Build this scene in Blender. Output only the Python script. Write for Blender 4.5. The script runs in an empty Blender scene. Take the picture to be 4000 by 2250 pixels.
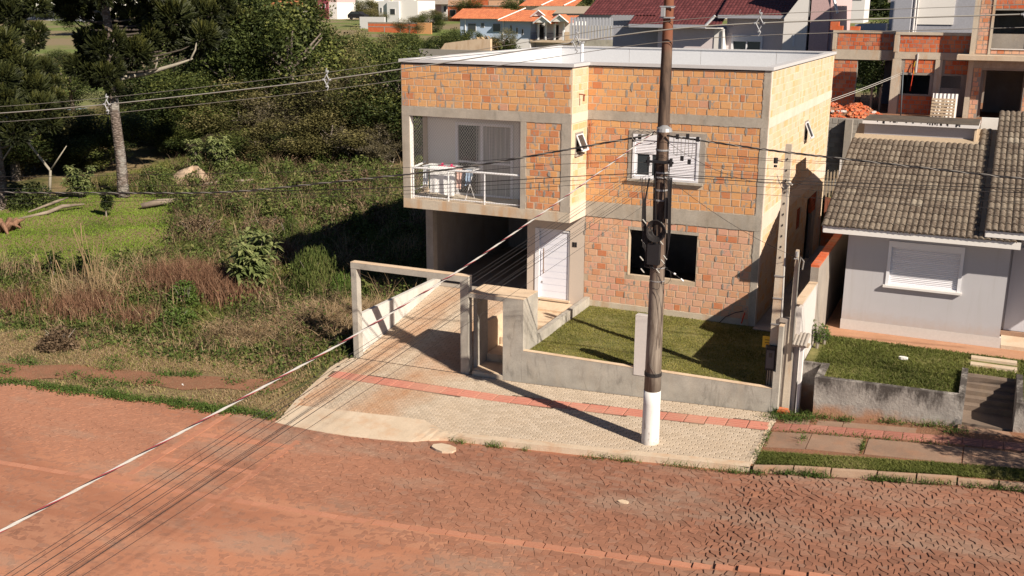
import bpy, math, random
import numpy as np
from mathutils import Matrix, Vector
R = random.Random(7)
NR = np.random.RandomState(11)
sc = bpy.context.scene
# ---------------------------------------------------------------- camera, light, exposure
CAM = np.array([[11.08860, -29.32140, 8.98033]])
CR = np.array([[0.907395, 0.420248, 0.005072], [0.114489, -0.235555, -0.965094], [-0.404384, 0.876302, -0.261855]])   # rows: right, down, forward
cam_d = bpy.data.cameras.new('camera'); cam = bpy.data.objects.new('camera', cam_d)
sc.collection.objects.link(cam)
cam_d.sensor_width = 36; cam_d.lens = 36 * 4078.4 / 4000
cam_d.clip_start = 0.1; cam_d.clip_end = 3000
M4 = Matrix.Identity(4)
for i in range(3):
    M4[i][0] = CR[0][i]; M4[i][1] = -CR[1][i]; M4[i][2] = -CR[2][i]; M4[i][3] = float(CAM[0][i])
cam.matrix_world = M4
sc.camera = cam
CAM = CAM[0]
SUN_EL = math.radians(35.66); SUN_AZ = math.radians(115.5)
w = bpy.data.worlds.new('World'); sc.world = w; w.use_nodes = True
nt = w.node_tree; nt.nodes.clear()
sky = nt.nodes.new('ShaderNodeTexSky'); sky.sky_type = 'NISHITA'; sky.sun_disc = False
sky.sun_elevation = SUN_EL; sky.sun_rotation = SUN_AZ; sky.altitude = 2000; sky.air_density = 0.6; sky.dust_density = 0.3
bg = nt.nodes.new('ShaderNodeBackground'); bg.inputs['Strength'].default_value = 0.05
ow = nt.nodes.new('ShaderNodeOutputWorld')
nt.links.new(sky.outputs[0], bg.inputs[0]); nt.links.new(bg.outputs[0], ow.inputs[0])
sl = bpy.data.lights.new('sun', 'SUN'); so = bpy.data.objects.new('sun', sl); sc.collection.objects.link(so)
sl.energy = 5.0; sl.angle = math.radians(0.5); sl.color = (1.0, 0.90, 0.76)
so.rotation_euler = Vector((-1, .477, -.795)).to_track_quat('-Z', 'Y').to_euler()
so.location = (30, -20, 40)
sc.view_settings.view_transform = 'Standard'; sc.view_settings.look = 'None'
sc.view_settings.exposure = 0.62; sc.view_settings.gamma = 1
sc.cycles.max_bounces = 6; sc.cycles.diffuse_bounces = 2; sc.cycles.transparent_max_bounces = 6

# ---------------------------------------------------------------- helpers
def link(o):
    sc.collection.objects.link(o); return o
def tag(o, label=None, cat=None, group=None, kind=None):
    if label: o['label'] = label
    if cat: o['category'] = cat
    if group: o['group'] = group
    if kind: o['kind'] = kind
    return o
def empty(name, loc, label, cat, group=None, rz=0):
    o = bpy.data.objects.new(name, None); o.location = loc; o.rotation_euler = (0, 0, rz)
    o.empty_display_size = .2
    link(o); return tag(o, label, cat, group)
def setparent(o, p):
    if p is not None:
        o.parent = p
        o.matrix_parent_inverse = world(p).inverted()
def world(o):
    m = o.matrix_basis.copy()
    if o.parent: m = world(o.parent) @ o.matrix_parent_inverse @ m
    return m
def obj(name, me, m=None, parent=None, tone=0.0):
    o = bpy.data.objects.new(name, me); link(o)
    if m is not None and len(me.materials) == 0: me.materials.append(m)
    o.color = (tone, tone, tone, 1)
    setparent(o, parent)
    return o
def origin_to(o, x, y, z):
    o.data.transform(Matrix.Translation((-x, -y, -z))); o.location = (x, y, z); return o
class MB:
    def __init__(s): s.v = []; s.f = []; s.t = []
    def add(s, vs, fs, tone=0.5):
        n = len(s.v); s.v += [tuple(v) for v in vs]
        for f in fs: s.f.append(tuple(n + i for i in f)); s.t.append(tone)
        return s
    def box(s, x0, x1, y0, y1, z0, z1, tone=0.5):
        if x0 > x1: x0, x1 = x1, x0
        if y0 > y1: y0, y1 = y1, y0
        if z0 > z1: z0, z1 = z1, z0
        v = [(x0,y0,z0),(x1,y0,z0),(x1,y1,z0),(x0,y1,z0),(x0,y0,z1),(x1,y0,z1),(x1,y1,z1),(x0,y1,z1)]
        return s.add(v, [(0,3,2,1),(4,5,6,7),(0,1,5,4),(1,2,6,5),(2,3,7,6),(3,0,4,7)], tone)
    def hexa(s, b, t, tone=0.5):      # bottom 4 and top 4 corners, counter-clockwise from above
        return s.add(list(b) + list(t), [(0,3,2,1),(4,5,6,7),(0,1,5,4),(1,2,6,5),(2,3,7,6),(3,0,4,7)], tone)
    def prism(s, poly, z0, z1, tone=0.5):
        n = len(poly)
        return s.add([(x,y,z0) for x,y in poly] + [(x,y,z1) for x,y in poly],
              [tuple(range(n-1,-1,-1)), tuple(range(n,2*n))] + [(i,(i+1)%n,n+(i+1)%n,n+i) for i in range(n)], tone)
    def prism_y(s, poly, y0, y1, tone=0.5):   # polygon in x,z extruded along y
        n = len(poly)
        return s.add([(x,y0,z) for x,z in poly] + [(x,y1,z) for x,z in poly],
              [tuple(range(n)), tuple(range(2*n-1,n-1,-1))] + [(i,n+i,n+(i+1)%n,(i+1)%n) for i in range(n)], tone)
    def prism_x(s, poly, x0, x1, tone=0.5):   # polygon in y,z extruded along x
        n = len(poly)
        return s.add([(x0,y,z) for y,z in poly] + [(x1,y,z) for y,z in poly],
              [tuple(range(n-1,-1,-1)), tuple(range(n,2*n))] + [(i,(i+1)%n,n+(i+1)%n,n+i) for i in range(n)], tone)
    def tube(s, pts, r, n=6, tone=0.5, cap=True):
        pts = [Vector(p) for p in pts]; rs = r if isinstance(r, (list, tuple)) else [r]*len(pts)
        rings = []; N = len(s.v); up = Vector((0,0,1))
        t0 = (pts[1]-pts[0]).normalized()
        a = t0.cross(up)
        if a.length < .05: a = t0.cross(Vector((1,0,0)))
        a.normalize()
        for i, p in enumerate(pts):
            if i == 0: t = pts[1]-pts[0]
            elif i == len(pts)-1: t = pts[-1]-pts[-2]
            else: t = pts[i+1]-pts[i-1]
            t = t.normalized(); a = (a - t*a.dot(t)).normalized(); b = t.cross(a)
            for k in range(n):
                g = 2*math.pi*k/n
                s.v.append(tuple(p + (a*math.cos(g) + b*math.sin(g))*rs[i]))
        for i in range(len(pts)-1):
            for k in range(n):
                q = N+i*n; k2 = (k+1)%n
                s.f.append((q+k, q+k2, q+n+k2, q+n+k)); s.t.append(tone)
        if cap:
            s.f.append(tuple(N+k for k in range(n-1,-1,-1))); s.t.append(tone)
            e = N+(len(pts)-1)*n
            s.f.append(tuple(e+k for k in range(n))); s.t.append(tone)
        return s
    def mesh(s, name, smooth=False):
        me = bpy.data.meshes.new(name); me.from_pydata(s.v, [], s.f); me.update()
        at = me.attributes.new('tone', 'FLOAT', 'FACE'); at.data.foreach_set('value', s.t)
        if smooth: me.polygons.foreach_set('use_smooth', [True]*len(me.polygons))
        return me
    def build(s, name, m, parent=None, smooth=False, kind=None):
        o = obj(name, s.mesh(name, smooth), m, parent)
        if kind: o['kind'] = kind
        return o
def np_mesh(name, V, F, tones, m, parent=None, smooth=False):
    """V (N,3); F (M,k) uniform polygons; tones (M)"""
    me = bpy.data.meshes.new(name); F = np.asarray(F, np.int32); k = F.shape[1]
    me.vertices.add(len(V)); me.vertices.foreach_set('co', np.asarray(V, np.float32).ravel())
    me.loops.add(F.size); me.loops.foreach_set('vertex_index', F.ravel())
    me.polygons.add(len(F)); me.polygons.foreach_set('loop_start', np.arange(0, F.size, k, dtype=np.int32))
    me.polygons.foreach_set('loop_total', np.full(len(F), k, np.int32))
    me.update(calc_edges=True)
    me.polygons.foreach_set('use_smooth', np.full(len(F), bool(smooth)))
    at = me.attributes.new('tone', 'FLOAT', 'FACE'); at.data.foreach_set('value', np.asarray(tones, np.float32))
    return obj(name, me, m, parent)
def scatter(tV, tF, mats, tones):
    """template quads repeated: mats (n,3,4)"""
    tV = np.asarray(tV, float); tF = np.asarray(tF, int); n = len(mats)
    V = np.einsum('nij,vj->nvi', mats[:, :, :3], tV) + mats[:, None, :, 3]
    F = tF[None] + (np.arange(n)*len(tV))[:, None, None]
    return V.reshape(-1, 3), F.reshape(-1, tF.shape[1]), np.repeat(tones, len(tF))
# chamfered block template: x in -.5..+.5, z in -.5..+.5, front at y=0 facing -y, back at y=1 (open)
BLK_V = [(-.5,1,-.5),(.5,1,-.5),(.5,1,.5),(-.5,1,.5),(-.5,.35,-.5),(.5,.35,-.5),(.5,.35,.5),(-.5,.35,.5),(-.475,0,-.46),(.475,0,-.46),(.475,0,.46),(-.475,0,.46)]
BLK_F = [(8,9,10,11),(4,5,9,8),(5,6,10,9),(6,7,11,10),(7,4,8,11),(0,1,5,4),(1,2,6,5),(2,3,7,6),(3,0,4,7)]
_blk = {}
def blk_mesh(m):
    if m.name not in _blk:
        me = bpy.data.meshes.new('block'); me.from_pydata(BLK_V, [], BLK_F); me.materials.append(m); _blk[m.name] = me
    return _blk[m.name]

# ---------------------------------------------------------------- materials
def nodes(m):
    m.use_nodes = True; n = m.node_tree; n.nodes.clear()
    return n
class NB:
    def __init__(s, name):
        s.m = bpy.data.materials.new(name); s.n = nodes(s.m); s.L = s.n.links
        s.tc = s.n.nodes.new('ShaderNodeTexCoord'); s.out = s.n.nodes.new('ShaderNodeOutputMaterial')
    def N(s, t, **k):
        x = s.n.nodes.new(t)
        for a, b in k.items(): setattr(x, a, b)
        return x
    def inp(s, node, key, val):
        if hasattr(val, 'is_output'): s.L.new(val, node.inputs[key])
        else: node.inputs[key].default_value = val
    def coord(s, scale=(1,1,1), src='Object'):
        mp = s.N('ShaderNodeMapping'); g = s.N('ShaderNodeNewGeometry'); s.L.new(g.outputs['Position'], mp.inputs[0]); mp.inputs['Scale'].default_value = scale
        return mp.outputs[0]
    def noise(s, scale, detail=4, rough=.55, co=None, dist=0):
        x = s.N('ShaderNodeTexNoise'); s.inp(x, 'Vector', co or s.coord()); x.inputs['Scale'].default_value = scale
        x.inputs['Detail'].default_value = detail; x.inputs['Roughness'].default_value = rough; x.inputs['Distortion'].default_value = dist
        return x.outputs[0]
    def voro(s, scale, co=None, feature='F1'):
        x = s.N('ShaderNodeTexVoronoi', feature=feature); s.inp(x, 'Vector', co or s.coord()); x.inputs['Scale'].default_value = scale
        return x.outputs[0]
    def ramp(s, fac, stops, interp='LINEAR'):
        x = s.N('ShaderNodeValToRGB'); s.inp(x, 0, fac); e = x.color_ramp.elements; x.color_ramp.interpolation = interp
        while len(e) > 1: e.remove(e[-1])
        e[0].position = stops[0][0]; e[0].color = (*stops[0][1], 1) if not isinstance(stops[0][1], (int, float)) else (stops[0][1],)*3+(1,)
        for p, c in stops[1:]:
            q = e.new(p); q.color = (*c, 1) if not isinstance(c, (int, float)) else (c, c, c, 1)
        return x.outputs[0]
    def mix(s, fac, a, b, mode='MIX'):
        x = s.N('ShaderNodeMix', data_type='RGBA', blend_type=mode)
        s.inp(x, 0, fac)
        for k, v in ((6, a), (7, b)):
            if hasattr(v, 'is_output'): s.L.new(v, x.inputs[k])
            else: x.inputs[k].default_value = (*v, 1)
        return x.outputs[2]
    def math(s, op, a, b=0.0):
        x = s.N('ShaderNodeMath', operation=op); s.inp(x, 0, a); s.inp(x, 1, b); return x.outputs[0]
    def tone(s):
        a = s.N('ShaderNodeAttribute', attribute_name='tone'); o = s.N('ShaderNodeObjectInfo')
        sx = s.N('ShaderNodeSeparateColor'); s.L.new(o.outputs['Color'], sx.inputs[0])
        return s.math('ADD', a.outputs['Fac'], sx.outputs[0])
    def bump(s, h, strength=.3, dist=.02):
        x = s.N('ShaderNodeBump'); s.inp(x, 'Height', h); x.inputs['Strength'].default_value = strength; x.inputs['Distance'].default_value = dist
        return x.outputs[0]
    def z(s):
        g = s.N('ShaderNodeNewGeometry'); x = s.N('ShaderNodeSeparateXYZ'); s.L.new(g.outputs['Position'], x.inputs[0]); return x.outputs
    def finish(s, col, rough=.85, bump=None, metal=0, transl=0, alpha=None, spec=.3):
        p = s.N('ShaderNodeBsdfPrincipled')
        if hasattr(col, 'is_output'): s.L.new(col, p.inputs['Base Color'])
        else: p.inputs['Base Color'].default_value = (*col, 1)
        s.inp(p, 'Roughness', rough); p.inputs['Metallic'].default_value = metal
        p.inputs['Specular IOR Level'].default_value = spec
        if bump is not None: s.L.new(bump, p.inputs['Normal'])
        sh = p.outputs[0]
        if transl:
            t = s.N('ShaderNodeBsdfTranslucent')
            if hasattr(col, 'is_output'): s.L.new(col, t.inputs[0])
            else: t.inputs[0].default_value = (*col, 1)
            mx = s.N('ShaderNodeMixShader'); mx.inputs[0].default_value = transl
            s.L.new(sh, mx.inputs[1]); s.L.new(t.outputs[0], mx.inputs[2]); sh = mx.outputs[0]
        s.L.new(sh, s.out.inputs[0]); return s.m
def plain(name, col, rough=.8, var=.12, scale=3.0, bmp=.15, metal=0, spec=.3, tonek=0.0):
    b = NB(name); d = tuple(c*(1-var) for c in col); e = tuple(min(1, c*(1+var)) for c in col)
    c = b.mix(b.noise(scale, 6), d, e)
    f = b.noise(scale*14, 3)
    c = b.mix(.5, c, b.mix(b.ramp(f, [(.35, 0), (.65, 1)]), d, e))
    if tonek:
        t = b.tone(); c = b.mix(1, c, b.ramp(t, [(0, 1-tonek), (1, 1+0*tonek)]), 'MULTIPLY')
    return b.finish(c, rough, b.bump(f, bmp, .01), metal, spec=spec)
def concrete(name, c1, c2, stain=(.28,.2,.13), stain_amt=.35, dark=(.16,.15,.13), streak=.4, bmp=.35):
    b = NB(name)
    base = b.mix(b.ramp(b.noise(1.6, 7, .6), [(.3, 0), (.7, 1)]), c1, c2)
    fine = b.noise(28, 5, .7)
    base = b.mix(b.math('MULTIPLY', b.ramp(fine, [(.4, 0), (.62, 1)]), .3), base, tuple(x*.7 for x in c1))
    st = b.noise(2.2, 5, .6, b.coord((1, 1, .25)))
    base = b.mix(b.math('MULTIPLY', b.ramp(st, [(.5, 0), (.68, 1)]), stain_amt), base, stain)
    dk = b.noise(3.1, 6, .7, b.coord((1, 1, .35)), 1.0)
    base = b.mix(b.math('MULTIPLY', b.ramp(dk, [(.55, 0), (.7, 1)]), streak), base, dark)
    return b.finish(base, .9, b.bump(b.mix(.5, fine, b.noise(7, 5)), bmp, .02))
def brickmat(name, stops, patch=.0, patchcol=(.33,.29,.25)):
    b = NB(name); t = b.tone()
    c = b.ramp(t, stops)
    co = b.coord((1, 1, 1))
    ln = b.noise(9, 5, .6, b.coord((1.0, 1.0, 9.0)))      # extrusion lines along the block
    c = b.mix(b.ramp(ln, [(.3, 0), (.7, 1)]), b.mix(1, c, (.84, .80, .78), 'MULTIPLY'), b.mix(1, c, (1.08, 1.08, 1.08), 'MULTIPLY'))
    c = b.mix(b.math('MULTIPLY', b.ramp(b.noise(2.4, 4), [(.45, 0), (.75, 1)]), .25), c, (.55, .36, .24))
    if patch:
        v = b.noise(2.6, 4, .65, b.coord((2.2, 2.2, .9)), .6)
        v2 = b.noise(5.5, 3, .6, b.coord((1.8, 1.8, 1.0)))
        f = b.ramp(b.math('MULTIPLY', v, v2), [(.315, 0), (.345, 1)])
        c = b.mix(b.math('MULTIPLY', f, patch), c, patchcol)
    return b.finish(c, .85, b.bump(ln, .25, .008))
def leafmat(name, stops, rough=.6, transl=.25):
    b = NB(name); t = b.tone()
    c = b.ramp(t, stops)
    return b.finish(c, rough, transl=transl, spec=.25)
M = {}
# ---------------------------------------------------------------- material set
GREENS = [(0, (.020,.030,.010)), (.35, (.042,.062,.016)), (.7, (.075,.10,.024)), (1, (.13,.15,.045))]
M['brick'] = brickmat('brick_orange', [(0, (.54,.20,.09)), (.1, (.56,.22,.10)), (.16, (.62,.29,.13)), (.5, (.67,.335,.14)), (.8, (.69,.385,.17)), (.9, (.64,.30,.145)), (1, (.60,.32,.22))], .85)
M['brick_pale'] = brickmat('brick_pale', [(0, (.58,.21,.10)), (.07, (.60,.23,.11)), (.12, (.64,.34,.20)), (.5, (.69,.41,.26)), (.8, (.68,.38,.26)), (1, (.66,.34,.24))], .8)
M['brick_side'] = brickmat('brick_side', [(0, (.70,.42,.20)), (.2, (.69,.47,.28)), (.5, (.68,.51,.35)), (1, (.66,.53,.41))], .3, (.6,.45,.3))
M['brick_red'] = brickmat('brick_red', [(0, (.52,.10,.035)), (.5, (.60,.14,.05)), (.85, (.64,.20,.08)), (1, (.5,.24,.14))], .4)
M['mortar'] = concrete('mortar', (.50,.38,.27), (.60,.47,.35), streak=.35, stain_amt=.2, bmp=.5)
M['mortar_pale'] = concrete('mortar_pale', (.66,.52,.36), (.74,.60,.44), streak=.1, stain_amt=.1, bmp=.5)
M['mortar_grey'] = concrete('mortar_grey', (.30,.26,.23), (.38,.33,.28), streak=.3)
M['beam'] = concrete('beam_concrete', (.35,.305,.255), (.50,.435,.365), streak=.45)
M['beam_side'] = concrete('beam_side_concrete', (.66,.54,.44), (.74,.62,.52), streak=.12, stain_amt=.15, stain=(.6,.4,.2))
M['beam_warm'] = concrete('beam_warm', (.50,.42,.33), (.62,.53,.42), stain=(.50,.27,.12), stain_amt=.6, streak=.12)
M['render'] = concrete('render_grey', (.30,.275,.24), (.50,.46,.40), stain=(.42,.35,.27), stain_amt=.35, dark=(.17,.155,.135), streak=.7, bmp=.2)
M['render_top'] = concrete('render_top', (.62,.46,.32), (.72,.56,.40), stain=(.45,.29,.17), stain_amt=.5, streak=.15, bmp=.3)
M['plaster_tan'] = plain('plaster_tan', (.60,.50,.42), .85, .05, 2, .08)
M['plaster_white'] = plain('plaster_white', (.78,.74,.70), .8, .04, 2, .08)
b = NB('plaster_grey'); z = b.z(); c = b.mix(b.noise(1.1, 6, .6), (.44,.425,.445), (.50,.485,.505)); st = b.noise(2.0, 6, .7, b.coord((3.5, 3.5, .22))); c = b.mix(b.math('MULTIPLY', b.ramp(st, [(.52, 0), (.72, 1)]), .30), c, (.36,.33,.31))
sp = b.ramp(b.math('SUBTRACT', b.math('ADD', z[2], b.math('MULTIPLY', b.noise(6, 5, .7), -.5)), .0), [(.40, 1), (.75, 0)]); c = b.mix(b.math('MULTIPLY', sp, .45), c, (.44,.31,.23)); M['plaster_grey'] = b.finish(c, .85, b.bump(b.noise(40, 4), .08, .01))
M['plaster_plinth'] = plain('plaster_plinth', (.58,.53,.50), .85, .06, 1.2, .1)
M['white'] = plain('white_paint', (.80,.79,.80), .5, .03, 4, .03, spec=.4)
M['white_dirty'] = plain('white_worn', (.72,.68,.66), .7, .10, 6, .08)
M['pvc'] = plain('white_pvc', (.78,.77,.80), .4, .02, 2, .0, spec=.5)
M['shutter'] = plain('shutter_slat', (.80,.78,.82), .5, .04, 1.5, .0, spec=.4, tonek=.12)
M['flash'] = plain('metal_flashing', (.60,.60,.62), .6, .05, 1.2, .05)
M['coping'] = plain('coping_metal', (.55,.53,.53), .55, .08, 3, .05)
M['roofgrey'] = plain('roof_sheet', (.5,.5,.5), .7)
M['coping_dark'] = plain('coping_shade_mortar', (.07,.05,.045), .9)  # dark brown: shade under the coping put into the colour, with dark mortar
M['dark'] = plain('dark_interior', (.03,.028,.026), .9)
M['floor_conc'] = concrete('floor_concrete', (.34,.29,.25), (.44,.38,.33), streak=.3)
M['door'] = plain('door_white', (.78,.78,.86), .35, .02, 1, .0, spec=.5)
M['steel'] = plain('steel', (.30,.20,.15), .4, .1, 8, .0, metal=.4)
M['alu'] = plain('aluminium', (.34,.33,.33), .5, .08, 8, .05, metal=.3)
M['black'] = plain('black_plastic', (.022,.020,.022), .55, .3, 10, .1)
M['cable'] = plain('cable_black', (.03,.026,.026), .6, .2, 10, .0)
M['cable_grey'] = plain('cable_grey', (.22,.20,.18), .6, .15, 10, .0)
M['cable_hv'] = plain('cable_primary', (.30,.28,.25), .6, .15, 10, .0)
M['cable_white'] = plain('cable_white', (.46,.43,.40), .5, .1, 10, .0)
M['cable_red'] = plain('cable_red', (.28,.045,.05), .5, .1, 10, .0)
M['porcelain'] = plain('spacer_polymer', (.36,.36,.37), .4, .1, 10, .0)
M['wood'] = plain('weathered_wood', (.40,.31,.22), .85, .25, 5, .3)
M['wood_light'] = plain('pallet_wood', (.60,.48,.34), .85, .18, 6, .3, tonek=.25)
M['rust'] = plain('rusty_red_fence', (.28,.10,.06), .85, .2, 5, .3)
M['yellow'] = plain('yellow_plate', (.60,.38,.03), .5, .05, 4, .0)
M['orange_plastic'] = plain('orange_pvc', (.45,.15,.07), .5, .05, 4, .0)
M['red_plastic'] = plain('red_conduit', (.65,.06,.02), .5, .05, 4, .0)
M['ink'] = plain('ink', (.08,.05,.03), .7)
def glass(name, col=(.04,.045,.05)):
    b = NB(name); return b.finish(col, .08, spec=.6)
M['glass'] = glass('dark_glass')
b = NB('curtain'); cc = b.ramp(b.noise(14, 2, .5, b.coord((3, 3, .05))), [(.3, (.30,.29,.29)), (.7, (.62,.60,.59))]); M['curtain'] = b.finish(cc, .8)
# red earth, dirt, grass ground
def ground_mat():
    b = NB('ground_earth'); n1 = b.noise(.35, 6); n2 = b.noise(2.2, 7, .65); n3 = b.noise(18, 4, .7)
    g = b.mix(b.ramp(n2, [(.35, 0), (.65, 1)]), (.045,.055,.016), (.12,.11,.035))
    dry = b.mix(b.ramp(n3, [(.4, 0), (.6, 1)]), (.26,.20,.10), (.17,.11,.06))
    c = b.mix(b.ramp(n1, [(.38, 0), (.54, 1)]), g, dry)
    return b.finish(c, .95, b.bump(n3, .6, .05))
M['ground'] = ground_mat()
def pasture_mat():
    b = NB('pasture_grass'); n1 = b.noise(.05, 6, .6); n2 = b.noise(.8, 7, .65); n3 = b.noise(14, 4, .7)
    g = b.mix(b.ramp(n2, [(.3, 0), (.7, 1)]), (.10,.15,.03), (.17,.19,.055))
    c = b.mix(b.ramp(n1, [(.45, 0), (.58, 1)]), g, (.22,.17,.10))
    return b.finish(c, .95, b.bump(n3, .6, .05))
M['pasture'] = pasture_mat()
b = NB('lawn_soil'); c0 = b.mix(b.ramp(b.noise(3, 7, .7), [(.35, 0), (.65, 1)]), (.12,.13,.035), (.24,.21,.08)); M['lawn'] = b.finish(c0, .95, b.bump(b.noise(60, 3), .8, .03))
b = NB('red_earth'); c0 = b.mix(b.ramp(b.noise(1.5, 7, .7), [(.35, 0), (.65, 1)]), (.30,.13,.075), (.20,.10,.055)); c0 = b.mix(b.ramp(b.noise(25, 4), [(.5, 0), (.7, 1)]), c0, (.30,.19,.11)); M['earth'] = b.finish(c0, .95, b.bump(b.noise(30, 5), .7, .04))
# cobble street: stones and dust
def stone_mat():
    b = NB('cobble_stone'); t = b.tone()
    c = b.ramp(t, [(0, (.17,.080,.052)), (.3, (.225,.100,.063)), (.7, (.275,.122,.076)), (.88, (.235,.135,.098)), (1, (.31,.135,.078))])
    sx = b.z()
    n = b.noise(.22, 5, .55, b.coord((.5, 1.4, 1)))
    dust = b.ramp(n, [(.36, .25), (.56, 1)])
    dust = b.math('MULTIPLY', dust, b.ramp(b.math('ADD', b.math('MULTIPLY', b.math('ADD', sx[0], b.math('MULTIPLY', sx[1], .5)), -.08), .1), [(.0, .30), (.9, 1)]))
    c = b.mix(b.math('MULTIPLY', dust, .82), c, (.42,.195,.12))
    n2 = b.noise(.5, 5, .6, b.coord((.7, 1.6, 1)))
    c = b.mix(b.math('MULTIPLY', b.ramp(n2, [(.52, 0), (.66, 1)]), .45), c, (.33,.25,.19))
    n3 = b.noise(22, 5, .7)
    c = b.mix(b.math('MULTIPLY', b.ramp(n3, [(.45, 0), (.7, 1)]), .3), c, (.16,.08,.055))
    return b.finish(c, .9, b.bump(n3, .35, .01))
M['stone'] = stone_mat()
def dust_mat():
    b = NB('street_dust')
    n = b.noise(.22, 5, .55, b.coord((.5, 1.4, 1)))
    c = b.mix(b.ramp(n, [(.36, 0), (.56, 1)]), (.26,.105,.062), (.46,.205,.12))
    n4 = b.noise(.45, 6, .6, b.coord((.35, 2.2, 1)), .5)
    c = b.mix(b.math('MULTIPLY', b.ramp(n4, [(.5, 0), (.64, 1)]), .55), c, (.47,.24,.15))
    n2 = b.noise(.5, 5, .6, b.coord((.7, 1.6, 1)))
    c = b.mix(b.math('MULTIPLY', b.ramp(n2, [(.52, 0), (.66, 1)]), .4), c, (.34,.25,.19))
    c = b.mix(b.math('MULTIPLY', b.ramp(b.noise(30, 5, .7), [(.45, 0), (.65, 1)]), .2), c, (.30,.11,.06))
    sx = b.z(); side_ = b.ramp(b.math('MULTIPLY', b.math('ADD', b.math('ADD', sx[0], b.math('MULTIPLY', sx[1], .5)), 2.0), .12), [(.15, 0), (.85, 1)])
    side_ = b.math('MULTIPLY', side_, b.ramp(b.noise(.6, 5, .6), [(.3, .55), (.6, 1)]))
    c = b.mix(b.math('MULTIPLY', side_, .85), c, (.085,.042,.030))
    return b.finish(c, .95, b.bump(b.noise(12, 6, .7), .4, .02))
M['dust'] = dust_mat()
def paver_mat(name, s1, s2, stain=True):
    b = NB(name); t = b.tone()
    c = b.mix(t, s1, s2)
    n = b.noise(24, 5, .7)
    c = b.mix(b.math('MULTIPLY', b.ramp(n, [(.45, 0), (.65, 1)]), .3), c, tuple(x*.72 for x in s1))
    if stain:
        z = b.z()
        # two rusty wheel tracks up the drive, worn in by tyres
        def track(x0, w, slope):
            cx = b.math('ADD', b.math('MULTIPLY', z[1], slope), x0)
            d = b.math('ABSOLUTE', b.math('SUBTRACT', z[0], cx))
            wob = b.math('MULTIPLY', b.math('SUBTRACT', b.noise(1.3, 4), .5), w*1.6)
            return b.ramp(b.math('DIVIDE', b.math('ADD', d, wob), w*2), [(.18, 1), (.75, 0)])
        tr = b.math('MAXIMUM', track(-4.3, .50, .02), track(-2.3, .75, .03))
        fade = b.ramp(b.math('MULTIPLY', b.math('ADD', z[1], 10.0), .1), [(.0, .85), (.35, .9), (1, .65)])
        tr = b.math('MULTIPLY', tr, fade)
        tr = b.math('MULTIPLY', tr, b.ramp(b.noise(1.1, 5, .6), [(.3, .35), (.62, 1)]))
        c = b.mix(b.math('MULTIPLY', tr, .9), c, (.40,.19,.09))
    g = b.noise(.9, 5, .6)
    c = b.mix(b.math('MULTIPLY', b.ramp(g, [(.45, 0), (.7, 1)]), .35), c, (.48,.36,.25))
    return b.finish(c, .9, b.bump(n, .3, .008))
M['paver'] = paver_mat('concrete_paver', (.45,.36,.27), (.55,.45,.35))
M['pavergap'] = paver_mat('paver_joint_sand', (.12,.085,.06), (.17,.12,.08), False)
M['tactile'] = paver_mat('tactile_red', (.50,.20,.145), (.60,.26,.19), False)
M['tactile_old'] = paver_mat('tactile_old', (.36,.15,.11), (.46,.20,.15), False)
M['flag'] = concrete('old_flagstone', (.26,.165,.115), (.36,.235,.165), stain=(.38,.2,.12), stain_amt=.5, streak=.3)
M['apron'] = concrete('apron_cement', (.56,.44,.32), (.66,.53,.40), stain=(.52,.31,.18), stain_amt=.5, streak=.08)
M['curb'] = concrete('curb_stone', (.38,.25,.17), (.48,.33,.23), stain=(.5,.27,.15), stain_amt=.5, streak=.2)

# ---------------------------------------------------------------- terrain levels
def s_lv(x): return float(np.interp(x, [-60,-15,-5,0,4,7,8,11,16,40], [-1.8,-1.15,-.98,-.9,-.74,-.6,-.47,-.22,.1,1.2]))
def s_np(x): return np.interp(x, [-60,-15,-5,0,4,7,8,11,16,40], [-1.8,-1.15,-.98,-.9,-.74,-.6,-.47,-.22,.1,1.2])
def yc(x): return -9.0 + .1*(x+.5)
def walk_z(x, y): return s_np(x) - .02*(-5 - y)
def street_z(x, y): return s_np(x) - .06 - .13 + .004*(yc(x) - y)
def lot_z(x, y):
    x = np.asarray(x, float); y = np.asarray(y, float)
    front = walk_z(x, y) - .02
    t = np.clip((y + 6)/5, 0, 1)
    base = front*(1-t) + (-1.0)*t
    d = np.hypot(x - 11, y + 29.3)
    rise = .037*np.clip(d - 62, 0, 168) + .02*np.clip(d - 230, 0, 3000)
    right = np.clip((x - 1)/3, 0, 1)*np.clip((y - 16)/2, 0, 1)*4.6
    bump = .12*np.sin(x*.9 + 1.3*np.sin(y*.5))*np.sin(y*.8) * np.clip((y + 4)/6, 0, 1)
    z = np.where(right > .01, np.maximum(base + rise, right - 1), base + rise) + bump*(right < .1)
    k = np.clip((y - yc(x))/.55, 0, 1); k = np.where(y < -5.5, k, 1.0)      # the verge dips to the paving
    return z*k + (street_z(x, y) - .03)*(1-k)
def grid(name, x0, x1, y0, y1, nx, ny, zf, m, kind='structure', xs=None, ys=None):
    X = np.linspace(x0, x1, nx) if xs is None else xs; Y = np.linspace(y0, y1, ny) if ys is None else ys
    nx, ny = len(X), len(Y)
    gx, gy = np.meshgrid(X, Y); gz = zf(gx, gy)
    V = np.stack([gx.ravel(), gy.ravel(), np.broadcast_to(gz, gx.shape).ravel()], 1)
    i = (np.arange(ny-1)[:, None]*nx + np.arange(nx-1)[None]).ravel()
    F = np.stack([i, i+1, i+1+nx, i+nx], 1)
    o = np_mesh(name, V, F, np.full(len(F), .5), m, smooth=True); o['kind'] = kind
    return o
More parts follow.
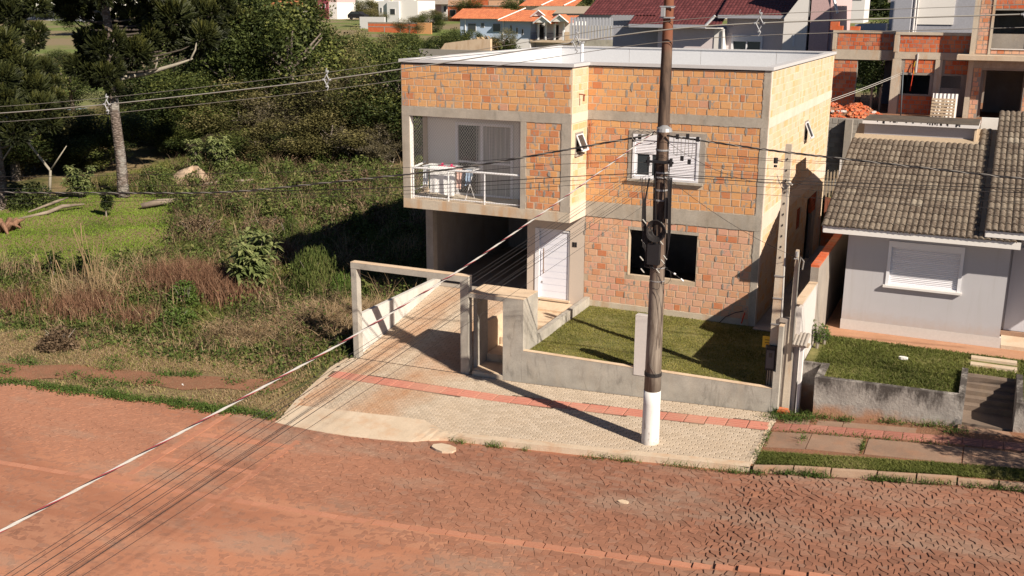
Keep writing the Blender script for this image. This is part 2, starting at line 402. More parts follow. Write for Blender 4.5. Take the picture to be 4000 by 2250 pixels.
# ground: left lot and everything beyond; the street side is cut along the curb line
def warp(name, xs, ys, zf, m, yfun=None, kind='structure'):
    gx, gt = np.meshgrid(xs, ys)
    gy = gt if yfun is None else yfun(gx, gt)
    gz = zf(gx, gy); nx, ny = len(xs), len(ys)
    V = np.stack([gx.ravel(), gy.ravel(), gz.ravel()], 1)
    i = (np.arange(ny-1)[:, None]*nx + np.arange(nx-1)[None]).ravel()
    F = np.stack([i, i+1, i+1+nx, i+nx], 1)
    o = np_mesh(name, V, F, np.full(len(F), .5), m, smooth=True); o['kind'] = kind
    return o
def under(x, y):      # keeps the ground sheet below the garden, walks and neighbour's plot
    z = lot_z(x, y)
    m1 = (x > -5.4) & (y < 14.5); z = np.where(m1, np.minimum(z, np.where(y < -4.9, walk_z(x, y) - .15, -1.25)), z)
    return np.where((y < -5.2) & (x > -5.4), np.minimum(z, walk_z(x, y) - .1), np.where(y < -5.2, np.minimum(z, walk_z(x, y) - .03), z))
xs = np.concatenate([np.arange(-60, -5.39, .4), [-5.38, -5.36], np.arange(-5, 24, 1.0)])
ts = np.concatenate([np.linspace(0, 1, 22), 1 + np.arange(1, 90)*.06])
def yf(gx, gt): return np.where(gt <= 1, yc(gx) - .08 + gt*(-5 - yc(gx) + .08), -5 + (gt-1)*10)
warp('ground', xs, ts, under, M['ground'], yf)
far_y = np.concatenate([np.arange(48, 120, 3), np.arange(120, 420, 12), np.arange(420, 1500, 60)])
far_x = np.concatenate([np.arange(-900, -240, 40), np.arange(-240, 60, 6), np.arange(60, 700, 40)])
warp('hillside', far_x, far_y, lambda x, y: lot_z(x, y) - .02, M['pasture'])
warp('hillside', np.arange(-900, -59, 12.), np.arange(-10, 53, 4), lambda x, y: lot_z(x, y) - .03, M['pasture'])
# the mown lawn patch at the left, and a trodden dirt path on the verge
def ribbon(name, pts_l, pts_r, zf, m, kind='structure', dz=.012):
    n = len(pts_l); V = []; 
    for a, b in zip(pts_l, pts_r):
        for t in np.linspace(0, 1, 6):
            x = a[0]*(1-t)+b[0]*t; y = a[1]*(1-t)+b[1]*t; V.append((x, y, float(zf(x, y))+dz))
    F = [(i*6+k, i*6+k+1, i*6+k+7, i*6+k+6) for i in range(n-1) for k in range(5)]
    o = np_mesh(name, np.array(V), F, np.full(len(F), .5), m, smooth=True); 
    if kind: o['kind'] = kind
    return o
xs_ = np.arange(-40, -5.5, .25)
PATHY = [-13.0, -9.65, -8.98, -8.45, -8.02, -7.8, -7.6]
def PATH(x): return float(np.interp(x, [-40, -14.3, -11.5, -9.2, -7.3, -6.2, -5.5], PATHY))
ribbon('dirt_path', [(x, PATH(x) - .55 - .14*math.sin(x*1.3) - .08*math.sin(x*3.7)) for x in xs_], [(x, PATH(x) + .42 + .16*math.sin(x*.9) + .09*math.sin(x*2.9)) for x in xs_], lambda x, y: float(under(np.array(x), np.array(y))), M['earth'], dz=.02)

# ---------------------------------------------------------------- street of irregular cobbles
def dustdepth(x, y):   # how high the red dust stands in the joints, metres above the joint bed
    a = np.sin(x*.31 + 1.1) * np.sin(y*.83 + x*.17 + .6)
    left = np.clip((2.5 - x)/8, 0, 1)*.62 + np.clip((-12.0 - y)/2.5, 0, 1)*.62
    return np.clip(.10 + .35*a + left, 0, 1)
def street_bed(x, y): return street_z(x, y) - .017 + .019*dustdepth(x, y) + .004*np.sin(x*9)*np.sin(y*11)
xs = np.arange(-45, 24.01, .14); ts = np.linspace(0, 1, 120)
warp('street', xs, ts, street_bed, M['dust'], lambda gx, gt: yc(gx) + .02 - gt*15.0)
e1 = np.array([1, .1])/math.hypot(1, .1); e2 = np.array([-.1, 1])/math.hypot(1, .1)
stones = []
rh, rw = .125, .19
nrow = 84
P0 = np.array([-.5, -9.0])
rngs = np.random.RandomState(5)
def guide_at(u, v):    # guide rows of cut blocks in the paving, u along, v away from the curb
    for (gv, hw) in ((4.35, .10),):
        if abs(v - gv) < hw: return True
    return False
cross = [-7.3, -2.9]
jx = rngs.uniform(-.050, .050, (nrow+2, 500)); jy = rngs.uniform(-.042, .042, (nrow+2, 500))
def gv(r, c):          # jittered lattice vertex: r row line, c half-column index
    return (-24 + (c*.5)*rw + jx[r, c % 500], -(r*rh) + jy[r, c % 500] + .012*math.sin(c*.35 + r))
for r in range(nrow):
    for c in range(0, 470, 2):
        o = r % 2
        c0 = c + o
        p = [gv(r+1, c0), gv(r+1, c0+1), gv(r+1, c0+2), gv(r, c0+2), gv(r, c0+1), gv(r, c0)]
        cx = sum(q[0] for q in p)/6; cv = sum(q[1] for q in p)/6
        wx = P0 + e1*cx + e2*cv
        # visible trapezoid only
        if wx[0] < -24 or wx[0] > 19: continue
        lim = max(-18.8, -19.2 + (wx[0] + 4)*.40) if wx[0] > -5 else -18.8
        if wx[1] < lim - .6: continue
        if cv > -.08: continue
        if abs(-cv - 4.35) < .13 and cx < 12: continue
        if (abs(cx + 2.88) < .14 and 1.2 < -cv < 5.3) or (abs(cx + 5.5) < .14 and -cv < 4.9) or (-5.5 < cx < -2.9 and (abs(-cv-1.5) < .12 or abs(-cv-3.02) < .12)): continue
        stones.append((p, cx, cv, wx))
SV, SF4, SF6, T6, T4 = [], [], [], [], []
scored = sorted(range(len(stones)), key=lambda i: (stones[i][3][0]-CAM[0])**2 + (stones[i][3][1]-CAM[1])**2)
single = set(scored[:300])
street_o = bpy.data.objects['street']
def stone_geo(p, cx, cv, wx):
    g = .010; zt = float(street_z(wx[0], wx[1])) + R.uniform(-.004, .005) + (.006 if R.random() < .06 else 0); tx, ty = R.uniform(-.02, .02), R.uniform(-.025, .025)
    out = []
    for ring, (sh, dz) in enumerate(((.0035, -.05), (.0035, -.0035), (.013, 0))):
        for q in p:
            d_ = math.hypot(q[0]-cx, q[1]-cv) + 1e-6; k_ = max(.3, 1 - (sh/d_)); u = cx + (q[0]-cx)*k_; v = cv + (q[1]-cv)*k_
            W = P0 + e1*u + e2*v
            out.append((W[0], W[1], zt + dz + (q[0]-cx)*tx + (q[1]-cv)*ty))
    return out
for i, s in enumerate(stones):
    vs = stone_geo(*s); t = R.random()
    if i in single:
        me = bpy.data.meshes.new('cobble'); c = s[3]; z0 = float(street_z(c[0], c[1]))
        me.from_pydata([(x-c[0], y-c[1], z-z0) for x, y, z in vs], [], [tuple(range(12, 18))] + [(k, (k+1) % 6, 6+(k+1) % 6, 6+k) for k in range(6)] + [(6+k, 6+(k+1) % 6, 12+(k+1) % 6, 12+k) for k in range(6)])
        o = obj('cobble', me, M['stone'], None, t); o.location = (c[0], c[1], z0); o.parent = street_o
        continue
    n = len(SV); SV += vs
    SF6.append(tuple(n+12+k for k in range(6))); T6.append(t)
    for k in range(6):
        SF4.append((n+k, n+(k+1) % 6, n+6+(k+1) % 6, n+6+k)); SF4.append((n+6+k, n+6+(k+1) % 6, n+12+(k+1) % 6, n+12+k)); T4 += [t, t]
me = bpy.data.meshes.new('cobbles'); me.from_pydata(SV, [], SF6 + SF4)
at = me.attributes.new('tone', 'FLOAT', 'FACE'); at.data.foreach_set('value', T6 + T4)
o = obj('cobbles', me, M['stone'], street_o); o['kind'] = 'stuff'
# guide rows: cut rectangular blocks, pinker than the cobbles
b = NB('guide_block'); c0 = b.mix(b.tone(), (.40,.175,.11), (.50,.225,.14)); c0 = b.mix(b.math('MULTIPLY', b.ramp(b.noise(20, 5), [(.4, 0), (.7, 1)]), .3), c0, (.3,.13,.08)); M['guide'] = b.finish(c0, .9, b.bump(b.noise(25, 4), .3, .01))
gme = bpy.data.meshes.new('guide_block'); gb = MB()
gb.add([(-.19,-.085,-.05),(.19,-.085,-.05),(.19,.085,-.05),(-.19,.085,-.05),(-.185,-.08,0),(.185,-.08,0),(.185,.08,0),(-.185,.08,0)], [(4,5,6,7),(0,1,5,4),(1,2,6,5),(2,3,7,6),(3,0,4,7)])
gme.from_pydata(gb.v, [], gb.f); gme.materials.append(M['guide'])
def guide(u, v, ang):
    W = P0 + e1*u + e2*v
    if W[0] < -26 or W[0] > 14: return
    o = obj('guide_block', gme, None, None, R.random()); o.location = (W[0], W[1], float(street_z(W[0], W[1])) + .006 + R.uniform(-.003, .003))
    o.rotation_euler = (0, 0, ang + R.uniform(-.02, .02)); o.parent = street_o
A1 = math.atan(.1)
u = -23.5
while u < 11.6:
    guide(u, -4.35, A1); u += .40
for cx0, va, vb in ((-2.88, 1.3, 5.2), (-5.5, .25, 4.8)):
    v = va
    while v < vb:
        if abs(v - 4.35) > .25: guide(cx0, -v, A1 + math.pi/2)
        v += .39
for vv in (1.5, 3.02):
    u = -5.15
    while u < -3.1: guide(u, -vv, A1); u += .40
# ---------------------------------------------------------------- paved sidewalk with interlocking pavers
bx_ = MB()
def edge_l(y): return float(np.interp(y, [-9.65,-8.5,-7.2,-5.8,-5], [-4.45,-4.72,-5.02,-5.36,-5.3]))
def pave_z(x, y):
    z = float(walk_z(x, y))
    if x < -.4:
        t = min(1, max(0, (-8.35 - y)/1.1)); k = min(1, (-.4-x)/.6)
        z = z*(1-t*k) + (float(street_z(x, yc(x))) + .012)*t*k
    return z
def drive_z(x, y):   # ramp from the pavement up to the garage floor
    t = (y + 5)/5.0
    a = float(walk_z(x, -5)); return a + (0 - a)*min(1, max(0, t))
side = bpy.data.objects.new('sidewalk', None)
V, F = [], []
def strip(poly_fn, zf, y0, y1, ny, nx, xl, xr, dz):
    n0 = len(V)
    for j in range(ny+1):
        y = y0 + (y1-y0)*j/ny
        for i in range(nx+1):
            x = xl(y) + (xr(y)-xl(y))*i/nx; V.append((x, y, zf(x, y)+dz))
    for j in range(ny):
        for i in range(nx):
            q = n0 + j*(nx+1)+i; F.append((q, q+1, q+nx+2, q+nx+1))
strip(None, pave_z, -4.98, -8.25, 14, 30, edge_l, lambda y: 7.0 + .02*(-5-y), -.012)
n1 = len(V)
strip(None, lambda x, y: drive_z(x, y), -4.99, .12, 10, 6, lambda y: -5.15, lambda y: -1.45, -.012)
me = bpy.data.meshes.new('sidewalk'); me.from_pydata(V, [], F)
side = obj('sidewalk', me, M['pavergap']); side['kind'] = 'structure'
# cement apron and edge strip along the curb
ab = MB()
XS = np.linspace(-4.5, 7.05, 60)
def inner(x): return yc(x) + (.26 if x > -.2 else .26 + min(1, (-.2-x)/.8)*.5)
for i in range(len(XS)-1):
    xa, xb = XS[i], XS[i+1]
    def outer(x): return yc(x) + .02 - (min(1, max(0, (-.1-x)/.6))*(.30 + .22*math.sin((x+4.5)*.75)) if x < -.1 else 0)
    za = [(xa, inner(xa), pave_z(xa, inner(xa))-.003), (xb, inner(xb), pave_z(xb, inner(xb))-.003)]
    def zo(x): return (float(street_z(x, yc(x))) + (.02 if x < -.4 else .02 + .11*min(1, (x+.4)/.8)))
    q = [(xa, outer(xa)), (xb, outer(xb)), (xb, inner(xb)), (xa, inner(xa))]
    ab.hexa([(a, bb, -1.6) for a, bb in q], [(xa, outer(xa), zo(xa)), (xb, outer(xb), zo(xb)), (xb, inner(xb), pave_z(xb, inner(xb))+.005), (xa, inner(xa), pave_z(xa, inner(xa))+.005)])
for ya, yb in zip(np.linspace(-9.3, -5.1, 15)[:-1], np.linspace(-9.3, -5.1, 15)[1:]):
    e = edge_l; ab.hexa([(e(ya)-.06, ya, -1.6), (e(ya)+.11, ya, -1.6), (e(yb)+.11, yb, -1.6), (e(yb)-.06, yb, -1.6)], [(e(ya)-.06, ya, pave_z(e(ya), ya)-.01), (e(ya)+.11, ya, pave_z(e(ya), ya)+.006), (e(yb)+.11, yb, pave_z(e(yb), yb)+.006), (e(yb)-.06, yb, pave_z(e(yb), yb)-.01)])
for ya, yb in zip(np.linspace(-8.05, -5.01, 12)[:-1], np.linspace(-8.05, -5.01, 12)[1:]):
    f = lambda y: 6.93 + .02*(-5-y); ab.hexa([(f(ya), ya, -1.6), (f(ya)+.12, ya, -1.6), (f(yb)+.12, yb, -1.6), (f(yb), yb, -1.6)], [(f(ya), ya, pave_z(f(ya), ya)+.005), (f(ya)+.12, ya, pave_z(f(ya), ya)+.004), (f(yb)+.12, yb, pave_z(f(yb), yb)+.004), (f(yb), yb, pave_z(f(yb), yb)+.005)])
ab.build('cement_edge', M['apron'], side)
# fill the pavement bed right up to the edge strip
fb = MB()
for i in range(len(XS)-1):
    xa, xb = XS[i], XS[i+1]
    if xa < -4.7: continue
    ya, yb = inner(xa), inner(xb)
    fb.add([(xa, ya, pave_z(xa, ya)-.0125), (xb, yb, pave_z(xb, yb)-.0125), (xb, -8.24, pave_z(xb, -8.24)-.0125), (xa, -8.24, pave_z(xa, -8.24)-.0125)], [(0, 1, 2, 3)]) if ya < -8.24 else None
if fb.v: fb.build('bedding', M['pavergap'], side)
# the paver shape: a 16-sided interlocking block
pw, ph = .225, .1125
zz = .022
def paver_poly(s=.93):
    a, h = pw/2*s, ph/2*s; q = zz
    pts = [(-a, -h), (-a*.55, -h+q*.0), (-a*.35, -h-q*.55), (a*.05, -h-q*.0), (a*.35, -h+q*.55), (a*.6, -h), (a, -h),
           (a+q*.35, 0), (a, h), (a*.6, h), (a*.35, h+q*.55), (a*.05, h), (-a*.35, h-q*.55), (-a*.55, h), (-a, h), (-a+q*.35, 0)]
    return pts
PP = paver_poly(.93); PQ = paver_poly(.84)
np_ = len(PP)
pv = [(x, y, -.03) for x, y in PP] + [(x, y, -.005) for x, y in PP] + [(x, y, 0) for x, y in PQ]
pf4 = [(k, (k+1) % np_, np_+(k+1) % np_, np_+k) for k in range(np_)] + [(np_+k, np_+(k+1) % np_, 2*np_+(k+1) % np_, 2*np_+k) for k in range(np_)]
ptop = [(2*np_+a, 2*np_+b_, 2*np_+c_, 2*np_+d_) for a, b_, c_, d_ in ((0, 1, 14, 15),)]
pme = bpy.data.meshes.new('paver'); pme.from_pydata(pv, [], pf4[np_:] + pf4[:np_] + [tuple(range(2*np_, 3*np_))]); pme.materials.append(M['paver'])
places = []
def tact_y(x): return float(np.interp(x, [-4.9, .2, 7], [-6.40, -6.27, -5.87]))   # centre line of the red tactile row
def add_pavers(x0, x1, y0, y1, ok, zf):
    r = 0; y = y0
    while y < y1:
        x = x0 + (pw/2 if r % 2 else 0)
        while x < x1:
            if ok(x, y): places.append((x, y, zf(x, y), zf(x, y+.05)-zf(x, y-.05), zf(x+.05, y)-zf(x-.05, y)))
            x += pw
        y += ph; r += 1
add_pavers(-5.4, 7.1, -9.6, -4.99, lambda x, y: edge_l(y)+.06 < x < 6.98+.02*(-5-y) and y > inner(x)-.07 and abs(y - tact_y(x)) > .265, pave_z)
add_pavers(-5.09, -1.40, -4.93, .0, lambda x, y: True, drive_z)
places.sort(key=lambda p: (p[0]-CAM[0])**2 + (p[1]-CAM[1])**2)
for x, y, z, sy, sx in places[:300]:
    o = obj('paver', pme, None, None, R.random()); o.location = (x, y, z + R.uniform(-.002, .002)); o.rotation_euler = (math.atan(sy*10), -math.atan(sx*10), 0)
    o.parent = side
rest = places[300:]
V = []; F = []; T = []
tv = np.array(pv); allf = [tuple(range(2*np_, 3*np_))] + pf4
for x, y, z, sy, sx in rest:
    n = len(V); t = R.random(); dz = R.uniform(-.002, .002)
    for a, b_, c_ in pv: V.append((x+a, y+b_, z+c_+dz + b_*sy*10 + a*sx*10))
    for f in allf: F.append(tuple(n+i for i in f)); T.append(t)
me = bpy.data.meshes.new('pavers'); me.from_pydata(V, [], F); at = me.attributes.new('tone', 'FLOAT', 'FACE'); at.data.foreach_set('value', T)
o = obj('pavers', me, M['paver'], side); o['kind'] = 'stuff'
# red tactile tiles
def tact_mesh(w, d, ridges, m, name='tactile_tile'):
    t = MB(); t.add([(-w/2,-d/2,-.03),(w/2,-d/2,-.03),(w/2,d/2,-.03),(-w/2,d/2,-.03),(-w/2,-d/2,0),(w/2,-d/2,0),(w/2,d/2,0),(-w/2,d/2,0)], [(4,5,6,7),(0,1,5,4),(1,2,6,5),(2,3,7,6),(3,0,4,7)])
    if ridges:
        for k in range(4):
            yy = -d/2 + d*(k+.5)/4; t.box(-w/2+.02, w/2-.02, yy-.018, yy+.018, -.01, .011, .2)
    else:
        for a in range(5):
            for b_ in range(5):
                xx = -w/2 + w*(a+.5)/5; yy = -d/2 + d*(b_+.5)/5; t.box(xx-.018, xx+.018, yy-.018, yy+.018, -.01, .006, .1)
    me = t.mesh(name); me.materials.append(m); return me
tm = tact_mesh(.475, .47, True, M['tactile']); tm2 = tact_mesh(.475, .47, False, M['tactile'])
x = -4.75; k = 0
while x < 6.8:
    o = obj('tactile_tile', tm2 if k < 2 else tm, None, None, R.uniform(0, .6)); y = tact_y(x)
    o.location = (x, y, pave_z(x, y)+.003); o.rotation_euler = (0, -math.atan((pave_z(x+.1, y)-pave_z(x-.1, y))/.2), math.atan(.03) + R.uniform(-.01, .01)); o.parent = side
    if k < 2: o['label'] = 'dotted red tile at the drive end of the tactile strip'
    x += .5; k += 1
# ---------------------------------------------------------------- walls with openings, and the blocks laid on them
def wall_grid(mb, axis, p0, p1, u0, u1, z0, z1, holes, tone=.5):
    """solid slab between planes p0<p1 (across axis), spanning u and z, minus holes (ua,ub,za,zb)"""
    us = sorted({u0, u1} | {min(max(h[i], u0), u1) for h in holes for i in (0, 1)})
    zs = sorted({z0, z1} | {min(max(h[i], z0), z1) for h in holes for i in (2, 3)})
    def solid(i, j):
        if i < 0 or j < 0 or i >= len(us)-1 or j >= len(zs)-1: return False
        cu, cz = (us[i]+us[i+1])/2, (zs[j]+zs[j+1])/2
        return not any(h[0] < cu < h[1] and h[2] < cz < h[3] for h in holes)
    def P(p, u, z): return (u, p, z) if axis == 'y' else (p, u, z)
    fl = axis == 'y'
    def q(a, b, c, d): mb.add([a, b, c, d], [(0, 1, 2, 3) if fl else (3, 2, 1, 0)], tone)
    for i in range(len(us)-1):
        for j in range(len(zs)-1):
            if not solid(i, j): continue
            a, b, c, d = us[i], us[i+1], zs[j], zs[j+1]
            q(P(p0,a,c), P(p0,b,c), P(p0,b,d), P(p0,a,d)); q(P(p1,b,c), P(p1,a,c), P(p1,a,d), P(p1,b,d))
            if not solid(i-1, j): q(P(p1,a,c), P(p0,a,c), P(p0,a,d), P(p1,a,d))
            if not solid(i+1, j): q(P(p0,b,c), P(p1,b,c), P(p1,b,d), P(p0,b,d))
            if not solid(i, j-1): q(P(p1,a,c), P(p1,b,c), P(p0,b,c), P(p0,a,c))
            if not solid(i, j+1): q(P(p0,a,d), P(p0,b,d), P(p1,b,d), P(p1,a,d))
def lay(u0, u1, z0, z1, holes, bw=.30, bh=.20, gap=.014, seed=1, zbase=None, minw=.07, ju=.012):
    """rects of blocks in running bond"""
    r = random.Random(seed); out = []; zb = z0 if zbase is None else zbase; k = 0
    n = max(1, round((z1-z0)/bh)); bh = (z1-z0)/n
    for k in range(n):
        a = z0 + k*bh + gap*.4; b_ = z0 + (k+1)*bh - gap*.6
        u = u0 - (bw*.5 if k % 2 else 0) + r.uniform(-.03, .0)
        while u < u1:
            w_ = bw + r.uniform(-.012, .014)
            if r.random() < .05: w_ *= .62
            g = gap*(.8 + r.random()*1.0) * (2.6 if r.random() < .16 else 1)
            segs = [(max(u, u0)+g/2, min(u+w_, u1)-g/2)]
            for h in holes:
                if h[3] > a+.02 and h[2] < b_-.02:
                    ns = []
                    for s_ in segs:
                        if h[0] > s_[1] or h[1] < s_[0]: ns.append(s_)
                        else:
                            if h[0] > s_[0]: ns.append((s_[0], h[0]-g*.6))
                            if h[1] < s_[1]: ns.append((h[1]+g*.6, s_[1]))
                    segs = ns
            for s_ in segs:
                if s_[1]-s_[0] > minw: out.append((s_[0], s_[1], a + r.uniform(-.003, .003), b_ + r.uniform(-.003, .003)))
            u += w_
    return out
M['smear'] = concrete('mortar_smear', (.27,.235,.205), (.38,.335,.29), streak=.3)
class Bricks:
    """collects every block of one thing; the 300 that show largest become objects, the rest one piece per wall"""
    def __init__(s): s.items = []; s.sm = {}
    def add(s, rects, face, pos, parent, m, proud=.006, tones=None, depth=.06, smear=.33):
        # face: '-y' (front), '+x' (right side), '-x'
        for (a, b, c, d) in rects:
            cu, cz = (a+b)/2, (c+d)/2
            pr = proud + R.uniform(-.003, .004)
            if face == '-y': loc = (cu, pos-pr, cz); rot = 0
            elif face == '+x': loc = (pos+pr, cu, cz); rot = math.pi/2
            elif face == '-x': loc = (pos-pr, cu, cz); rot = -math.pi/2
            n = {'-y': (0,-1,0), '+x': (1,0,0), '-x': (-1,0,0)}[face]
            dv = CAM - np.array(loc); dist = np.linalg.norm(dv)
            vis = max(.0, float(np.dot(dv, n))/dist)*(b-a)*(d-c)/dist**2
            t = tones(cu, cz) if tones else R.random()
            s.items.append((vis, loc, rot, (b-a, depth, d-c), t, parent, m, face))
            if face == '-y' and loc[1] < 5 and smear > 0 and R.random() < smear*(.35 + 1.3*max(0, math.sin(cu*1.7+cz*2.3)*math.sin(cz*1.9-cu*.8))): s.sm.setdefault(parent.name, (parent, []))[1].append((a, (c+d)/2, pos-pr-.003, d-c))
    def finish(s, limit=300, name='brick'):
        for parent, L_ in s.sm.values():      # squeezed-out mortar smeared over the vertical joints
            mb = MB()
            for (u, z, y, h) in L_:
                n = 8; w_ = R.uniform(.018, .045); hh = h*R.uniform(.35, .75); q = []
                for k in range(n):
                    g = 2*math.pi*k/n; q.append((u + w_*math.cos(g)*R.uniform(.6, 1.2), z + hh*math.sin(g)*R.uniform(.7, 1.1)))
                mb.prism_y(q, y-.004, y+.02)
            o = mb.build('mortar_smears', M['smear'], parent); o['kind'] = 'stuff'
        s.items.sort(key=lambda i: -i[0])
        rest = {}
        for k, (vis, loc, rot, scl, t, parent, m, face) in enumerate(s.items):
            if k < limit:
                o = obj(name, blk_mesh(m), None, None, t); o.location = loc; o.rotation_euler = (0, R.uniform(-.006, .006), rot); o.scale = scl
                o.parent = parent; o.matrix_parent_inverse = world(parent).inverted()
            else: rest.setdefault((parent.name, m.name), []).append((loc, rot, scl, t, parent, m))
        for key, L_ in rest.items():
            mats = np.zeros((len(L_), 3, 4))
            for i, (loc, rot, scl, t, p, m) in enumerate(L_):
                c_, s_ = math.cos(rot), math.sin(rot)
                mats[i] = [[c_*scl[0], -s_*scl[1], 0, loc[0]], [s_*scl[0], c_*scl[1], 0, loc[1]], [0, 0, scl[2], loc[2]]]
            V, F, T = scatter(BLK_V, BLK_F, mats, np.array([i[3] for i in L_]))
            o = np_mesh('bricks', V, F, T, L_[0][5], L_[0][4]); o['kind'] = 'stuff'
SPLIT = {'concrete_column', 'concrete_beam', 'brick_stub', 'surround', 'window_surround', 'curtain', 'inner_wall', 'roof_deck', 'upper_floor_slab', 'garage_floor', 'coping_bed', 'stepping', 'brick_panel', 'band', 'gutter', 'soffit', 'side_and_back_walls', 'fascia'}
def part(name, m, parent, *boxes, label=None):
    if name in SPLIT and len(boxes) > 1:
        for b_ in boxes: o = part(name, m, parent, b_)
        return o
    mb = MB()
    for b_ in boxes: mb.box(*b_)
    o = mb.build(name, m, parent)
    if label: o['label'] = label
    return o
def shutter_window(parent, x0, x1, z0, z1, y, frame_w=.07, slat=.045, box_h=.16, depth=.03, full=True, open_part=None):
    """white roller shutter in a frame; y is the wall face, looking towards -y"""
    fr = MB()
    fr.box(x0, x1, y-depth, y+.06, z1-box_h, z1); fr.box(x0, x0+frame_w, y-depth, y+.06, z0, z1-box_h-.001); fr.box(x1-frame_w, x1, y-depth, y+.06, z0, z1-box_h-.001)
    fr.box(x0+frame_w, x1-frame_w, y-depth, y+.06, z0, z0+.05)
    f = fr.build('window_frame', M['pvc'], parent)
    return f
# ================================================================ the brick house
house = empty('brick_house', (0, 0, 0), 'two storey unplastered orange brick house with a balcony and a pale metal parapet', 'house')
HB = Bricks()
XR = 5.33
hole_low = (1.44, 3.51, 1.10, 2.50); hole_up = (1.46, 3.44, 4.08, 5.36)
door_h = (-1.60, -.48, .04, 2.27)
# --- front wall
mb = MB(); wall_grid(mb, 'y', 0, .15, .001, XR-.001, -.35, 7.31, [hole_low, hole_up])
fw = mb.build('front_wall', M['mortar'], house)
cols = [(5.14, XR+.1, -1, 8)]
def tone_up(u, z): return min(1, max(.14, R.betavariate(3, 2.4))) if R.random() > .06 else R.random()*.12
def tone_mid(u, z): return min(1, max(0, R.random()*.15 if R.random() < (.24 if z > 4.3 else .06) else .35 + R.random()*.6))
HB.add(lay(.0, 5.14, 5.98, 7.24, [], seed=3), '-y', 0, fw, M['brick'], tones=tone_up)
HB.add(lay(.0, 5.14, 3.25, 5.71, [(1.30, 3.60, 3.98, 5.48)], seed=4), '-y', 0, fw, M['brick'], tones=tone_mid)
HB.add(lay(.0, 5.14, .16, 2.79, [(hole_low[0]-.03, hole_low[1]+.01, hole_low[2]-.01, hole_low[3]+.09)], seed=5), '-y', 0, fw, M['brick_pale'])
part('concrete_beam', M['beam'], fw, (.0, XR-.004, -.02, .02, 5.715, 5.975))
part('concrete_beam', M['beam'], fw, (.0, XR-.004, -.024, .02, 2.80, 3.235))
part('concrete_column', M['beam'], fw, (5.15, XR-.004, -.018, .02, 3.236, 5.714), (5.15, XR-.004, -.018, .02, 5.976, 7.30), (5.15, XR-.004, -.018, .02, -.1, 2.799))
part('foundation_strip', M['beam_warm'], fw, (.0, 5.15, -.03, .02, -.35, .15))
part('lintel', M['beam'], fw, (1.40, 3.55, -.014, .1, 2.501, 2.59))
part('mortar_reveal', M['mortar_pale'], fw, (1.41, 1.439, -.012, .1, 1.1, 2.5))
def ragged(parent, x0, x1, z, y, m, vert=False, z1=None, amp=.028):
    # uneven squeezed concrete along the edge of a cast beam or column
    mb = MB(); a = z if vert else x0; e_ = z1 if vert else x1
    while a < e_:
        l = R.uniform(.05, .22); b_ = min(a+l, e_)
        if R.random() < .75:
            n = 7; q = []
            for k in range(n):
                g = 2*math.pi*k/n; u_ = (a+b_)/2 + (b_-a)*.62*math.cos(g); v_ = amp*R.uniform(.25, 1)*math.sin(g)
                q.append((x0+v_, u_) if vert else (u_, z+v_))
            mb.prism_y(q if not vert else q[::-1], y-R.uniform(.012, .02), y+.01)
        a = b_
    o = mb.build('ragged_edge', m, parent); o['kind'] = 'stuff'
for z_ in (5.715, 5.975): ragged(fw, 0, 5.1, z_, 0, M['beam'])
for z_ in (2.80, 3.235): ragged(fw, 0, 5.1, z_, -.004, M['beam'])
ragged(fw, 5.15, 0, .2, 0, M['beam'], True, 7.2, .035); ragged(fw, 0, 5.1, .15, -.008, M['beam_warm'], amp=.02)
for x_ in (1.32, 3.60): ragged(fw, x_, 0, 4.0, 0, M['mortar_grey'], True, 5.45, .035)
# upper window with roller shutters
uw = empty('window', (2.45, 0, 4.7), None, None); setparent(uw, house)
for k in ('label', 'category'):
    if k in uw: del uw[k]
part('surround', M['mortar_grey'], fw, (1.32, 1.45, -.022, .02, 4.0, 5.46), (3.45, 3.60, -.022, .02, 4.0, 5.46), (1.451, 3.449, -.022, .02, 5.37, 5.46))
part('window_sill', M['beam'], uw, (1.32, 3.6, -.09, .1, 3.98, 4.045))
part('window_frame', M['pvc'], uw, (1.455, 3.445, -.045, .06, 5.20, 5.36), (1.455, 1.525, -.045, .06, 4.05, 5.199), (3.375, 3.445, -.045, .06, 4.05, 5.199), (1.526, 3.374, -.045, .06, 4.05, 4.12), (2.42, 2.49, -.046, .06, 4.121, 5.198))
k = 0; z = 5.195
def slat(x0, x1, zt, h, y, parent, m=M['shutter'], t=.5):
    mb = MB(); n = (zt-h, zt)
    mb.add([(x0,y,zt-h),(x1,y,zt-h),(x1,y-.012,zt-h*.35),(x0,y-.012,zt-h*.35),(x1,y,zt),(x0,y,zt)], [(0,1,2,3),(3,2,4,5)], t)
    return mb.build('slat', m, parent)
while z > 4.13:
    slat(2.491, 3.374, z, .0455, -.012, uw, t=R.uniform(.2, .8))
    if z > 4.80: slat(1.526, 2.419, z, .0455, -.012, uw, t=R.uniform(.2, .8))
    z -= .046
part('casement', M['pvc'], uw, (1.53, 1.59, .0, .04, 4.121, 4.79), (1.96, 2.04, -.005, .04, 4.121, 4.79), (2.36, 2.415, .0, .04, 4.121, 4.79), (1.591, 1.959, .001, .04, 4.121, 4.17), (2.041, 2.359, .001, .04, 4.121, 4.17))
part('pane', M['glass'], uw, (1.59, 2.36, .02, .025, 4.17, 4.79))
part('curtain', M['curtain'], uw, (1.5, 1.62, .08, .09, 4.1, 5.2), (1.85, 2.1, .08, .09, 4.1, 5.2), (3.3, 3.4, .08, .09, 4.1, 5.2))
